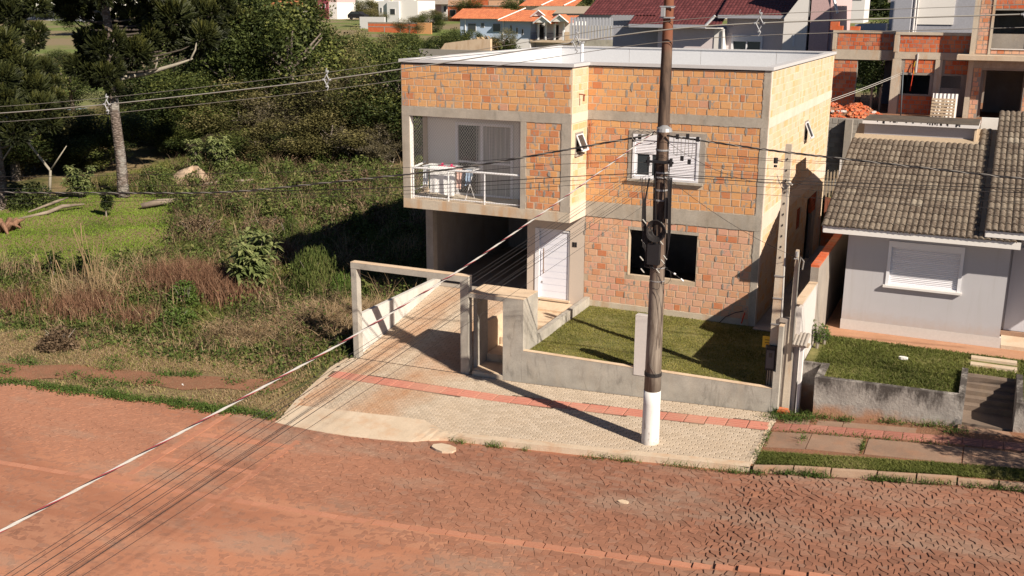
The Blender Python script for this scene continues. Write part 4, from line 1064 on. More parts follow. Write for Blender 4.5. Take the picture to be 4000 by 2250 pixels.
for x in (6.64, 6.69, 6.75): mb = MB(); mb.tube([(x, -4.79, -.2), (x, -4.79, .399)], .012, 5); mb.build('pipe', M['black'], mbx)
ys = empty('yellow_sign', (6.55, -4.5, 1.0), 'small yellow number plate sign fixed at the corner post', 'sign')
part('plate', M['yellow'], ys, (6.44, 6.67, -4.52, -4.505, .87, 1.16)); part('plate_lines', M['ink'], ys, (6.50, 6.62, -4.523, -4.521, 1.06, 1.075), (6.50, 6.62, -4.523, -4.521, .99, 1.003))
o = MB().box(7.02, 7.30, -5.12, -4.99, -.56, -.49, .2).box(7.05, 7.27, -5.11, -5.0, -.488, -.43, .8).build('loose_bricks', M['brick_red'], None); tag(o, 'two loose red bricks stacked at the foot of the end pillar', 'bricks')

# ================================================================ main utility pole
pole = empty('utility_pole', (4.64, -7.66, -.78), 'tall round concrete utility pole with a white painted foot on the pavement', 'utility pole')
PX, PY = 4.63, -7.66
def prad(z): return .205 - .0103*(z+.79)
mb = MB(); zs = [.52, 1.5, 3, 4.5, 6, 7.5, 9, 10.5, 11.2]; mb.tube([(PX, PY, z) for z in zs], [prad(z) for z in zs], 22)
b = NB('pole_shaft'); z = b.z()
n = b.noise(2.2, 7, .68, b.coord((3, 3, .35)), .8)
c1 = b.mix(b.ramp(n, [(.38, 0), (.6, 1)]), (.11,.08,.062), (.30,.25,.205))
up = b.ramp(b.math('MULTIPLY', b.math('ADD', z[2], b.math('MULTIPLY', n, 1.5)), .1), [(.30, 0), (.48, 1)])
c2 = b.mix(b.ramp(n, [(.38, 0), (.62, 1)]), (.045,.03,.024), (.16,.105,.075))
c1 = b.mix(up, c1, c2)
top = b.ramp(b.math('MULTIPLY', z[2], .1), [(.80, 0), (.84, 1)]); c1 = b.mix(top, c1, (.20,.075,.042))
M['pole'] = b.finish(c1, .85, b.bump(b.noise(30, 5, .7, b.coord((1, 1, .3))), .4, .01))
mb.build('shaft', M['pole'], pole, True)
mb = MB(); zs = [-1.1, -.79, .2, .519]; mb.tube([(PX, PY, z) for z in zs], [prad(z)+.003 for z in zs], 22); b = NB('pole_paint'); z = b.z(); c = b.mix(b.noise(4, 6), (.66,.63,.60), (.76,.73,.70))
dn = b.math('ADD', b.math('MULTIPLY', b.math('ADD', z[2], .8), -1.6), b.noise(5, 6, .7)); c = b.mix(b.math('MULTIPLY', b.ramp(dn, [(.25, 0), (.75, 1)]), .75), c, (.42,.27,.18))
c = b.mix(b.math('MULTIPLY', b.ramp(b.noise(7, 7, .75, b.coord((1.5, 1.5, .5))), [(.56, 0), (.64, 1)]), .7), c, (.36,.31,.27)); M['pole_paint'] = b.finish(c, .75, b.bump(b.noise(20, 5), .2, .005))
mb.build('painted_foot', M['pole_paint'], pole, True)
def ring(z, h, dr, name, m): mb = MB(); mb.tube([(PX, PY, z), (PX, PY, z+h)], prad(z)+dr, 18); return mb.build(name, m, pole)
for z in (8.93, 8.72, 6.45, 5.98, 5.50, 5.40, 5.12, 4.9): ring(z, .035, .012, 'steel_band', M['alu'])
ring(5.74, .04, .05, 'black_band', M['black']); ring(3.1, .02, .008, 'steel_band', M['alu']); ring(3.4, .02, .008, 'steel_band', M['alu'])
for k in range(3): ring(.88+k*.03, .022, .012, 'black_tie', M['cable'])
part('crossarm_bracket', M['porcelain'], pole, (4.48, 4.80, -7.80, -7.77, 8.95, 8.975)); part('crossarm_bracket', M['porcelain'], pole, (4.48, 4.80, -7.80, -7.77, 8.73, 8.755)); part('bracket_plate', M['porcelain'], pole, (4.52, 4.60, -7.84, -7.78, 8.76, 8.94))
part('rack', M['black'], pole, (4.35, 4.95, -7.93, -7.88, 5.74, 5.79), (4.38, 4.42, -7.95, -7.86, 5.68, 5.86), (4.88, 4.92, -7.95, -7.86, 5.68, 5.86))
mb = MB(); mb.tube([(4.66, -7.85, 6.45), (4.74, -8.0, 6.5)], .02, 6); mb.tube([(4.76, -8.02, 6.56), (4.76, -8.02, 6.50), (4.76, -8.02, 6.43)], [.05, .15, .17], 14); mb.build('lamp_reflector', M['alu'], pole)
part('black_terminal', M['black'], pole, (4.80, 4.92, -7.9, -7.80, 4.55, 5.0)); part('terminal_box', M['black'], pole, (4.47, 4.74, -7.96, -7.84, 3.52, 3.98))
for a, z in ((-.25, 4.45), (.16, 4.42), (-.26, 4.0), (.15, 4.02), (-.28, 3.62), (.2, 3.6), (-.25, 3.35), (.1, 3.38), (.25, 3.7)):
    mb = MB(); mb.tube([(PX+a-.05, -7.93, z+.05), (PX+a+.03, -7.93, z-.035)], .016, 4); mb.build('cable_clamp', M['cable_hv'], pole)
mb = MB(); rc = random.Random(3)
for k in range(9):    # coils of spare cable
    r = .12 + .012*k; cx, cz = PX+.02, 4.28; yy = -7.90 - .012*k
    mb.tube([(cx + (r+.015*math.sin(3*t+k))*math.cos(t), yy, cz + (r*1.12)*math.sin(t)) for t in np.linspace(0, 2*math.pi, 19)], .011, 5)
for k in range(7):
    x = PX - .1; mb.tube([(x - .1 - .03*k + .05*math.sin(k), -7.88, 5.4), (x - .15 - .012*k, -7.92, 4.9), (x - .13 - .015*k, -7.92, 4.45), (x - .05 - .02*k, -7.94, 3.9), (x - .12 + .01*k, -7.92, 3.45 + .05*k), (x+.1, -7.92, 3.42)], .009, 4)
for k in range(6):
    x = PX + .1; mb.tube([(x + .1 + .02*k, -7.88, 5.45), (x + .16 + .01*k, -7.92, 4.9), (x + .17 + .012*k, -7.92, 4.3), (x + .2, -7.93, 3.9), (x + .14, -7.93, 3.55), (x, -7.92, 3.4)], .009, 4)
for k in range(10):
    a = rc.uniform(0, 6.28); r = prad(5)+.015; mb.tube([(PX + r*math.cos(a+.12*q), PY + r*math.sin(a+.12*q), 5.75 - .28*q) for q in range(0, 9)], .009, 4)
mb.tube([(4.85 + .17*math.cos(t), -7.92, 3.3 + .2*math.sin(t)) for t in np.linspace(1, 7, 16)], .005, 4); mb.tube([(4.9, -7.92, 3.45), (5.1, -7.92, 3.36), (5.3, -7.92, 3.22)], .006, 4)
mb.build('cable_tangle', M['cable'], pole)
mb = MB(); mb.tube([(5.08, -7.92, 3.37), (5.12, -7.92, 3.355)], .022, 6); mb.tube([(5.24, -7.92, 3.27), (5.30, -7.92, 3.22)], .018, 6); mb.build('plug', M['white'], pole)
mb = MB(); mb.tube([(4.62, -7.86, 3.0), (4.75, -7.86, 2.8), (4.83, -7.84, 2.4), (4.80, -7.85, 1.6)], .005, 4); mb.tube([(4.5, -7.85, 1.0), (4.6, -7.87, 1.2), (4.78, -7.86, .95)], .006, 4); mb.build('loose_wire', M['cable'], pole)

# ================================================================ overhead lines
def sagline(a, b_, sag, n=40):
    a, b_ = np.array(a, float), np.array(b_, float); T_ = np.linspace(0, 1, n)
    return [tuple(a*(1-t) + b_*t - np.array([0, 0, sag*4*t*(1-t)])) for t in T_]
def wire(name, pts, r, m, label, cat='cable', group=None, n=5):
    mb = MB(); mb.tube(pts, r, n); o = mb.build(name, m, None, True); return tag(o, label, cat, group)
# primary line, three conductors held by diamond spacers; control points along its run
HV = [(-34, -11.2, 5.6), (-13.39, -9.32, 6.07), (-9.81, -9.0, 6.44), (-3.38, -8.42, 7.24), (1.33, -8.02, 8.03), (4.45, -7.78, 8.47), (5.64, -7.70, 8.66), (11.19, -7.11, 8.90), (22, -6.1, 9.0)]
HV = [(-34, -11.2, 4.6), (-13.39, -9.32, 6.07), (-9.81, -9.0, 6.44), (-3.38, -8.42, 7.24), (1.33, -8.12, 7.98), (4.45, -7.95, 8.52), (5.64, -7.9, 8.62), (11.19, -7.25, 8.86), (22, -6.1, 9.2)]
def interp_line(P_, n=80):
    xs_ = np.linspace(P_[0][0], P_[-1][0], n); A = np.array(P_)
    co = [np.interp(xs_, A[:, 0], A[:, k]) for k in (1, 2)]
    ker = np.array([1, 2, 3, 2, 1])/9.
    for q in range(2):
        for c_ in co: c_[2:-2] = np.convolve(c_, ker, 'same')[2:-2]
    return xs_, co[0], co[1]
hx, hy, hz = interp_line(HV)
for dy, dz, r_, lab, m_ in ((0, 0, .014, 'thick middle conductor of the high line crossing above the house', 'cable_hv'), (.16, .17, .006, 'thin upper conductor of the high line', 'cable_grey'), (.14, -.24, .007, 'lower conductor of the high line below the thick one', 'cable_grey')):
    wire('primary_cable', list(zip(hx, hy+dy, hz+dz)), r_, M[m_], lab, 'power cable', 'primary power line')
for k, (x, lab) in enumerate(((-9.81, 'grey spacer on the high line over the large conifer trunk'), (-3.38, 'grey spacer on the high line left of the house'), (2.75, 'grey spacer on the high line just left of the pole'), (6.55, 'grey spacer on the high line right of the pole'), (11.35, 'grey spacer on the high line near the right edge'))):
    y = float(np.interp(x, hx, hy)); z = float(np.interp(x, hx, hz)); sp = empty('line_spacer', (x, y, z), lab, 'spacer', 'spacers on the high line')
    mb = MB(); d = [(0, .12), (-.07, 0), (0, -.13), (.07, 0)]
    for q in range(4): a, b_ = d[q], d[(q+1) % 4]; mb.tube([(x+a[0], y-.02, z+a[1]), (x+b_[0], y-.02, z+b_[1])], .013, 6)
    mb.tube([(x, y, z+.12), (x+.03, y, z+.17), (x-.02, y, z+.21), (x, y, z+.26)], .014, 6); mb.tube([(x, y, z-.13), (x+.03, y, z-.18), (x-.01, y, z-.25)], .012, 6)
    mb.build('spacer_body', M['porcelain'], sp)
    for a, b_ in ((-.09, 0), (.09, 0), (0, -.16), (.02, .19)): mb = MB(); mb.tube([(x+a, y-.05, z+b_), (x+a, y+.03, z+b_)], .022, 6); mb.build('insulator', M['porcelain'], sp)
# secondary twisted bundle along the street
LV1 = [(-30, -11.4, 4.6), (-13.0, -10.0, 4.05), (-6, -9.1, 4.45), (0, -8.3, 5.35), (4.45, -7.8, 6.33)]
LV2 = [(4.75, -7.8, 6.32), (7, -7.55, 6.10), (11.5, -7.1, 5.80), (20, -6.2, 5.6)]
def twisted(name, P_, r, offs, mats_, label, period=.5, cat='cable', group=None, n=None, parent_empty=True):
    A = np.array(P_, float); L_ = float(np.linalg.norm(A[-1]-A[0])); n = n or int(L_/.055)
    T_ = np.linspace(0, 1, n); seg = np.concatenate([[0], np.cumsum(np.linalg.norm(np.diff(A, axis=0), axis=1))]); seg /= seg[-1]
    C_ = np.stack([np.interp(T_, seg, A[:, k]) for k in range(3)], 1)
    ker = np.ones(max(3, n//14)//2*2+1); ker /= ker.sum(); h_ = len(ker)//2
    for k in range(3):
        pad = np.concatenate([2*C_[0, k]-C_[1:h_+1, k][::-1], C_[:, k], 2*C_[-1, k]-C_[-h_-1:-1, k][::-1]]); C_[:, k] = np.convolve(pad, ker, 'valid')
    d = C_[-1]-C_[0]; d /= np.linalg.norm(d); a = np.cross(d, [0, 0, 1]); a /= np.linalg.norm(a); b_ = np.cross(d, a)
    mid = C_[n//2]; e = empty(name, tuple(mid), label, cat, group)
    dist = T_*L_; T_ = T_
    for q, m_ in enumerate(mats_):
        g = 2*math.pi*dist/period + 2*math.pi*q/len(mats_); o_ = (a[None]*np.cos(g)[:, None] + b_[None]*np.sin(g)[:, None])*offs
        mb = MB(); mb.tube([tuple(v) for v in C_+o_], r, 5); mb.build('strand', M[m_], e, True)
    return C_
twisted('twisted_cable', LV1, .011, .013, ['cable', 'cable_grey', 'cable'], 'dark twisted power cable running from the pole to the left over the wasteland', .55, 'power cable', 'low power line')
twisted('twisted_cable', LV2, .011, .013, ['cable', 'cable_grey', 'cable'], 'dark twisted power cable running from the pole to the right over the tiled roof', .55, 'power cable', 'low power line')
# thick red, white and dark service cable crossing the street towards the viewer
SC = [(4.5, -7.85, 6.38), (4.9, -12.0, 6.05), (4.55, -17.0, 5.85), (5.38, -21.5, 5.85), (6.0, -25.0, 6.0)]
twisted('service_cable', [(4.5, -7.85, 6.40), (4.46, -12.63, 5.8), (4.43, -16.36, 5.38), (4.4, -19.33, 5.15), (4.38, -21.67, 5.06), (4.36, -24.4, 4.97), (4.33, -27.5, 4.95)], .0062, .0078, ['cable_white', 'cable_white', 'cable_white', 'cable', 'cable_red'], 'twisted white, red and black service cable crossing the street', .62, 'cable')
ends = [(3.75,-23.86), (3.80,-23.84), (3.89,-23.80), (4.01,-23.74), (4.03,-23.74), (4.14,-23.68), (4.18,-23.66), (4.23,-23.64), (4.34,-23.59)]
starts = [5.74, 5.72, 5.74, 5.50, 5.48, 5.40, 5.38, 5.36, 5.05]
offx = [-.25, -.2, -.1, -.2, -.12, -.1, -.05, 0, .05]
names_ = ['uppermost', 'second', 'third', 'fourth', 'fifth', 'sixth', 'seventh', 'eighth', 'lowest']
for k in range(9):
    a = np.array([4.62+offx[k], -7.93, starts[k]]); e_ = np.array([ends[k][0], ends[k][1], 4.21]); f_ = a + (e_-a)*1.25
    wire('telecom_wire', sagline(a, f_, .02 + .01*(k % 3), 16), .0032 if k not in (2, 7) else .005, M['cable'], names_[k] + ' of the nine thin wires crossing the street to the lower left', 'wire', 'telecom wires crossing the street', 4)
tl = [((4.5,-7.85,5.94), (2.43,-7.95,5.82), (-1.96,-8.4,5.2), (-13.0,-9.9,4.45), (-30,-12,4.3)), ((4.4,-7.9,5.74), (2.44,-7.95,5.62), (-1.97,-8.4,4.95), (-13.04,-9.95,4.13), (-30,-12,4.0)),
      ((4.5,-7.85,5.52), (2.44,-7.95,5.3), (-1.98,-8.4,4.76), (-13.07,-9.95,3.93), (-30,-12,3.8)), ((4.5,-7.85,5.45), (2.44,-7.95,5.2), (-1.98,-8.4,4.68), (-13.09,-9.95,3.84), (-30,-12,3.7)), ((4.5,-7.85,5.38), (2.45,-7.95,5.08), (-1.98,-8.4,4.6), (-13.14,-9.95,3.72), (-30,-12,3.6))]
for k, P_ in enumerate(tl):
    h = interp_line(sorted(P_), 60); wire('street_wire', list(zip(*h)), .005 if k != 2 else .009, M['cable'], ['highest', 'second highest', 'thickest', 'second lowest', 'lowest'][k] + ' of the thin wires running left from the pole along the street', 'wire', 'thin wires along the street to the left', 4)
tr = [(5.98,5.93,5.92), (5.94,5.89,5.88), (5.74,5.73,5.74), (5.60,5.57,5.60), (5.50,5.50,5.54), (5.46,5.44,5.46), (5.38,5.34,5.28), (5.20,5.18,5.14)]
for k, (a, b_, c_) in enumerate(tr):
    h = interp_line([(4.7,-7.85,a), (7.38,-7.5,b_), (10.2,-7.05,c_), (18,-6.2,c_+.2)], 40)
    wire('street_wire', list(zip(*h)), .004 if k not in (4, 5) else .008, M['cable'], 'number %s from the top of the thin wires running right from the pole' % ['one', 'two', 'three', 'four', 'five', 'six', 'seven', 'eight'][k], 'wire', 'thin wires along the street to the right', 4)
wire('drop_wire', sagline((4.7, -7.85, 6.25), (6.7, -4.78, 4.98), .25, 20), .005, M['cable'], 'drop wire from the pole to the tall service post', 'wire')
wire('drop_wire', sagline((4.72, -7.85, 5.5), (7.1, -4.84, 3.3), .15, 20), .005, M['cable'], 'drop wire from the pole to the shorter service post', 'wire')
mb = MB(); 
for k in range(4):
    x = 4.9 + .16*k; mb.tube([(x, -7.78, 6.30), (x+.02, -7.8, 5.95-.05*(k % 2)), (x+.09, -7.8, 5.9), (x+.1, -7.78, 6.28)], .007, 4)
for k in range(3):
    x = 4.35 - .2*k; mb.tube([(x, -7.8, 6.28), (x+.1, -7.85, 6.42), (x+.25, -7.85, 6.36)], .006, 4)
mb.tube([(4.3+.3*math.cos(t), -7.88, 6.28+.16*math.sin(t)) for t in np.linspace(0, 5.8, 16)], .008, 5)
mb.build('jumper_loops', M['cable_grey'], pole)
for x, z in ((4.98, 6.31), (5.2, 6.33), (5.42, 6.28), (5.1, 5.86), (5.26, 5.8), (4.15, 6.26), (4.02, 6.2)): part('connector', M['black'], pole, (x-.03, x+.03, -7.82, -7.76, z-.05, z+.05))

# ================================================================ tiled roof neighbour
nb_ = empty('tiled_roof_house', (9.5, -.5, .4), 'single storey grey house with a weathered tiled roof on the right', 'house')
mb = MB(); wall_grid(mb, 'y', -.5, -.35, 7.78, 11.76, .69, 3.40, [(8.86, 10.66, 1.75, 2.96)]); mb.build('front_wall', M['plaster_grey'], nb_)
part('plinth', M['plaster_plinth'], nb_, (7.77, 11.80, -.515, -.36, .1, .685))
mb = MB(); wall_grid(mb, 'x', 7.78, 7.93, -.349, 10, .1, 3.4, []); mb.add([(7.78, -.35, 3.4), (7.78, 10, 3.4), (7.78, 10, 4.5), (7.78, 6, 5.6), (7.93, -.35, 3.4), (7.93, 10, 3.4), (7.93, 10, 4.5), (7.93, 6, 5.6)], [(3,2,1,0),(4,5,6,7),(0,4,7,3)]); mb.build('side_wall', M['plaster_grey'], nb_)
part('return_wall', M['plaster_grey'], nb_, (11.60, 11.76, -.349, .6, .1, 3.25)); part('porch_wall', M['plaster_grey'], nb_, (11.765, 15.5, .6, .75, .1, 3.3)); part('garage_door', plain('pale_door', (.50,.49,.53), .6, .03), nb_, (11.85, 13.6, .56, .595, .62, 2.9)); part('door_sill', M['flag'], nb_, (11.765, 13.7, .45, .599, .5, .61))
wn = empty('window', (9.75, -.5, 2.3), None, None); setparent(wn, nb_)
for k in ('label', 'category'):
    if k in wn: del wn[k]
part('window_frame', M['pvc'], wn, (8.83, 10.69, -.53, -.36, 2.82, 2.98), (8.83, 8.91, -.53, -.36, 1.78, 2.819), (10.61, 10.69, -.53, -.36, 1.78, 2.819), (8.911, 10.609, -.52, -.36, 1.78, 1.82))
part('window_sill', M['white_dirty'], wn, (8.78, 10.74, -.60, -.36, 1.72, 1.778))
z = 2.818
while z > 1.84: slat(8.911, 10.609, z, .0475, -.462, wn, t=R.uniform(.2, .8)); z -= .048
RS = .36; RA = math.atan(RS)
part('fascia', M['plaster_white'], nb_, (7.19, 11.95, -1.15, -1.12, 3.18, 3.36)); part('soffit', M['plaster_white'], nb_, (7.20, 11.94, -1.119, -.501, 3.20, 3.24)); part('fascia', M['plaster_white'], nb_, (11.12, 15.6, -1.18, -1.151, 3.44, 3.60))
mb = MB()
def slope_slab(mb, x0, x1, y0, y1, z0, th, yref):
    za, zb = z0 + RS*(y0-yref), z0 + RS*(y1-yref)
    mb.hexa([(x0,y0,za-th),(x1,y0,za-th),(x1,y1,zb-th),(x0,y1,zb-th)], [(x0,y0,za),(x1,y0,za),(x1,y1,zb),(x0,y1,zb)])
slope_slab(mb, 7.18, 11.95, -1.10, 4.8, 3.355, .08, -1.14); slope_slab(mb, 11.14, 15.6, -1.14, 5.2, 3.60, .08, -1.14); mb.build('roof_deck', M['wood'], nb_)
mb = MB(); 
for z0 in (3.355,): 
    mb.hexa([(7.17,-1.12,3.20),(7.195,-1.12,3.20),(7.195,3.7,3.20+RS*4.82),(7.17,3.7,3.20+RS*4.82)], [(7.17,-1.12,3.36),(7.195,-1.12,3.36),(7.195,3.7,3.36+RS*4.82),(7.17,3.7,3.36+RS*4.82)])
    mb.hexa([(11.10,-1.14,3.42),(11.135,-1.14,3.42),(11.135,5.2,3.42+RS*6.34),(11.10,5.2,3.42+RS*6.34)], [(11.10,-1.14,3.60),(11.135,-1.14,3.60),(11.135,5.2,3.6+RS*6.34),(11.10,5.2,3.6+RS*6.34)])
mb.build('barge_board', M['plaster_white'], nb_)
b = NB('roof_tile'); t = b.tone()
c = b.ramp(t, [(0, (.085,.06,.045)), (.5, (.145,.11,.083)), (.85, (.21,.17,.13)), (1, (.31,.265,.21))])
c = b.mix(b.math('MULTIPLY', b.ramp(b.noise(6, 6, .7), [(.42, 0), (.62, 1)]), .45), c, (.09,.065,.045)); c = b.mix(b.math('MULTIPLY', b.ramp(b.noise(17, 5, .7), [(.5, 0), (.66, 1)]), .5), c, (.42,.37,.30))
M['tile'] = b.finish(c, .9, b.bump(b.noise(40, 5), .4, .01))
def tile_mesh(name, w_, l_, humps, amp, m, seg=6, lip=.030):
    n = seg*humps; V = []; F = []
    for (y, dz) in ((0, lip), (l_, 0)):
        for i in range(n+1):
            u_ = i/n; h = amp*abs(math.sin(math.pi*u_*humps))**.8; V.append((u_*w_, y, h+dz))
    for i in range(n+1): V.append((V[i][0], 0, V[i][2]-lip*1.1))
    for i in range(n): F.append((i, i+1, n+2+i, n+1+i)); F.append((2*n+2+i, 2*n+3+i, i+1, i))
    me = bpy.data.meshes.new(name); me.from_pydata(V, [], F); me.materials.append(m); me.polygons.foreach_set('use_smooth', [i % 2 == 0 for i in range(len(F))]); return me
TW, TL = .294, .348
tme = tile_mesh('tile', TW+.004, TL+.04, 2, .045, M['tile'])
def lay_tiles(parent, me, x0, ncol, y0, nrow, z0, skip=None, pitch=(TW, TL), slope=RA, tone=lambda c_, r_: R.random()*.85):
    for r_ in range(nrow):
        for c_ in range(ncol):
            x = x0 + c_*pitch[0]; y = y0 + r_*pitch[1]*math.cos(slope); z = z0 + r_*pitch[1]*math.sin(slope)
            if skip and skip(x, y): continue
            o = obj('tile', me, None, None, tone(c_, r_)); o.location = (x + R.uniform(-.003, .003), y + R.uniform(-.006, .006), z + .004); o.rotation_euler = (slope, 0, R.uniform(-.006, .006))
            o.parent = parent; o.matrix_parent_inverse = world(parent).inverted()
cnt_ = lambda c_, r_: min(1, max(0, R.betavariate(2, 3) + .03*c_*.3 + (.25 if R.random() < .06 else 0)))
lay_tiles(nb_, tme, 7.14, 13, -1.19, 18, 3.345, skip=lambda x, y: (7.3 < x < 10.42 and y > 3.55 and y < 5.9) or (x < 10.4 and y > 3.5) or (x > 10.7 and y > 6.6), tone=cnt_)
lay_tiles(nb_, tme, 7.14+13*TW, 3, -1.19, 1, 3.345, tone=cnt_)
lay_tiles(nb_, tme, 11.09, 5, -1.22, 20, 3.60, tone=cnt_)
tv_ = [tuple(v.co) for v in tme.vertices]; tf_ = [tuple(p.vertices) for p in tme.polygons]; mt_ = []
for r_ in range(20):
    for c_ in range(5, 15): y = -1.22 + r_*TL*math.cos(RA); mt_.append([[1, 0, 0, 11.09+c_*TW], [0, math.cos(RA), -math.sin(RA), y], [0, math.sin(RA), math.cos(RA), 3.604 + r_*TL*math.sin(RA)]])
V_, F_, T_ = scatter(tv_, tf_, np.array(mt_), np.array([R.random()*.85 for _ in mt_])); o = np_mesh('tiles', V_, F_, T_, M['tile'], nb_); o['kind'] = 'stuff'
tk = empty('water_tank_box', (9, 4.8, 5.0), None, None); setparent(tk, nb_)
for k in ('label', 'category'):
    if k in tk: del tk[k]
part('tank_wall', plain('tank_grey', (.36,.345,.37)), tk, (7.42, 10.50, 4.12, 5.68, 4.6, 5.575)); part('flashing', M['render_top'], tk, (7.40, 10.54, 3.98, 4.119, 4.90, 5.04), (10.501, 10.56, 3.98, 5.7, 4.92, 5.55))
part('tank_slab', M['white_dirty'], tk, (7.37, 10.60, 3.94, 5.82, 5.576, 5.67)); part('slab_moss', concrete('moss_black', (.07,.055,.045), (.13,.105,.08), streak=.4), tk, (7.372, 10.598, 3.945, 5.818, 5.671, 5.685))
dr_ = MB()
for k in range(26): x = R.uniform(7.5, 10.5); dr_.box(x, x+R.uniform(.01, .05), 3.936, 3.939, 5.67-R.uniform(.02, .085), 5.672)
dr_.build('black_drips', M['black'], tk, kind='stuff')
part('white_parapet', M['plaster_white'], nb_, (10.62, 11.10, 5.9, 6.05, 5.0, 5.72))
# neighbour front yard
for (a_, b_, c_, d_) in ((7.36, 7.84, -3.91, -1.3), (7.841, 10.985, -4.84, -1.3), (10.986, 12.3, -2.93, -1.3), (12.301, 16, -4.84, -1.3)): grid('neighbour_lawn', a_, b_, c_, d_, 8, 12, lambda x, y: .40 + .02*np.sin(x*2)*np.sin(y*2) + 0*x, M['lawn'])
o = obj('house_path', MB().box(7.36, 16, -1.3, -.52, .0, .405).mesh('house_path'), concrete('red_screed', (.42,.22,.13), (.52,.28,.17), stain=(.4,.2,.1), streak=.2)); o['kind'] = 'structure'
part('porch_floor', M['apron'], o, (11.81, 16, -.519, .449, .0, .50)); part('side_floor', o.data.materials[0], o, (7.36, 7.77, -.519, 10, .0, .40))
rt = empty('retaining_wall', (9.5, -5, -.5), 'weathered stained retaining wall holding up the neighbour lawn', 'retaining wall')
b = NB('stained_wall'); z = b.z()
c = b.mix(b.ramp(b.noise(2.2, 7, .65), [(.35, 0), (.65, 1)]), (.28,.25,.225), (.42,.38,.34))
rd = b.ramp(b.math('ADD', z[2], b.math('MULTIPLY', b.noise(2.5, 5), .8)), [(.02, 1), (.30, 0)]); c = b.mix(b.math('MULTIPLY', rd, .8), c, (.42,.20,.10))
bk = b.ramp(b.math('ADD', b.math('MULTIPLY', z[2], .5), b.math('MULTIPLY', b.noise(1.5, 8, .75, b.coord((1.4, 1, .5))), 1.1)), [(.66, 0), (.82, 1)]); c = b.mix(b.math('MULTIPLY', bk, .92), c, (.055,.045,.04))
M['stained'] = b.finish(c, .95, b.bump(b.noise(14, 7, .7), .8, .03))
mb = MB(); mb.prism_y([(7.86, -1.2), (11.12, -1.0), (11.12, .52), (7.82, .46)], -5.0, -4.84); mb.build('front_wall', M['stained'], rt)
mb = MB(); mb.prism_x([(-4.838, -1.2), (-3.9, -1.2), (-3.9, .48), (-4.838, .465)], 7.82, 8.0); mb.build('side_wall', M['stained'], rt); mb = MB(); mb.prism_y([(7.365, -1.2), (7.819, -1.2), (7.819, .47), (7.365, .47)], -4.02, -3.9); mb.build('return_wall', M['stained'], rt)
mb = MB(); mb.prism_x([(-4.84, -1), (-2.95, -1), (-2.95, .53), (-4.84, .53)], 10.98, 11.12); mb.build('stair_wall', M['stained'], rt)
rt2 = empty('retaining_wall', (13.5, -5, 0), 'stained retaining wall right of the entrance steps at the photo edge', 'retaining wall')
mb = MB(); mb.prism_y([(12.17, -1), (16, -1), (16, .58), (12.17, .54)], -5.0, -4.84); mb.build('front_wall', M['stained'], rt2); mb = MB(); mb.prism_x([(-4.839, -1), (-2.95, -1), (-2.95, .55), (-4.839, .55)], 12.17, 12.31); mb.build('stair_wall', M['stained'], rt2)
st_o = empty('entrance_steps', (11.6, -4, 0), 'dark worn concrete steps climbing between the retaining walls', 'steps')
M['step'] = concrete('dark_step', (.15,.11,.085), (.24,.18,.14), streak=.4)
for k in range(5): part('step', M['step'], st_o, (11.121, 12.169, -4.05 + k*.225, -2.9, -.3 + (k)*.0, -.02 + k*.105))
part('landing', M['step'], st_o, (11.121, 12.169, -4.9, -4.051, -.6, -.145)); part('bottom_step', M['flag'], st_o, (11.05, 12.2, -5.28, -5.01, -.6, -.16))
for y0, y1, lab in ((-2.35, -2.12, 'nearer of the two concrete planks set in the neighbour lawn'), (-1.80, -1.58, 'farther of the two concrete planks set in the neighbour lawn')): o = MB().box(11.15, 12.2, y0, y1, .3, .455).build('stepping_plank', M['apron'], None); tag(o, lab, 'stepping stone')
# old pavement to the right
def pz(x, y): return float(walk_z(x, y))
def quad_piece(name, m, parent, x0, x1, y0, y1, dz, th=.08, sk=0.0):
    mb = MB(); q = [(x0, y0), (x1, y0), (x1, y1), (x0, y1)]; q = [(x, y + .085*(x-7.0)*sk) for x, y in q]
    mb.hexa([(x, y, pz(x, y)+dz-th) for x, y in q], [(x, y, pz(x, y)+dz) for x, y in q]); return mb.build(name, m, parent)
V = []; F = []
xs2 = np.arange(7.02, 22, .3); n = 0
for i, x in enumerate(xs2):
    for y in (yc(x)+.08, -7.2, -6.1, -5.0): V.append((x, y, float(walk_z(x, y))-.01 + (.0)))
for i in range(len(xs2)-1):
    for k in range(3): q = i*4+k; F.append((q, q+4, q+5, q+1))
me = bpy.data.meshes.new('old_pavement'); me.from_pydata(V, [], F); op = obj('old_pavement', me, M['earth']); op['kind'] = 'structure'
x = 7.08
while x < 15:
    o = obj('tactile_tile', tact_mesh(.4, .4, True, M['tactile_old']), None, None, R.uniform(0, .6)); y = -5.88 + .012*(x-7); o.location = (x+.2, y, pz(x+.2, y)+.006); o.rotation_euler = (0, -math.atan((pz(x+.3, y)-pz(x+.1, y))/.2), 0); o.parent = op; x += .41
for (x0, x1) in ((7.12, 8.02), (8.04, 9.15), (9.27, 11.2), (11.23, 12.6), (12.63, 14)): quad_piece('flagstone', M['flag'], op, x0, x1, -7.12 + .02*(x0-7), -6.22 + .012*(x0-7), .004)
for (x0, x1) in ((7.3, 8.6), (8.62, 10.2)): quad_piece('flagstone', M['flag'], op, x0, x1, -5.64, -5.34, .002)
x = 7.12; cs = empty('kerb', (10, -8, -.6), 'row of worn pale kerb stones edging the verge on the right', 'kerb')
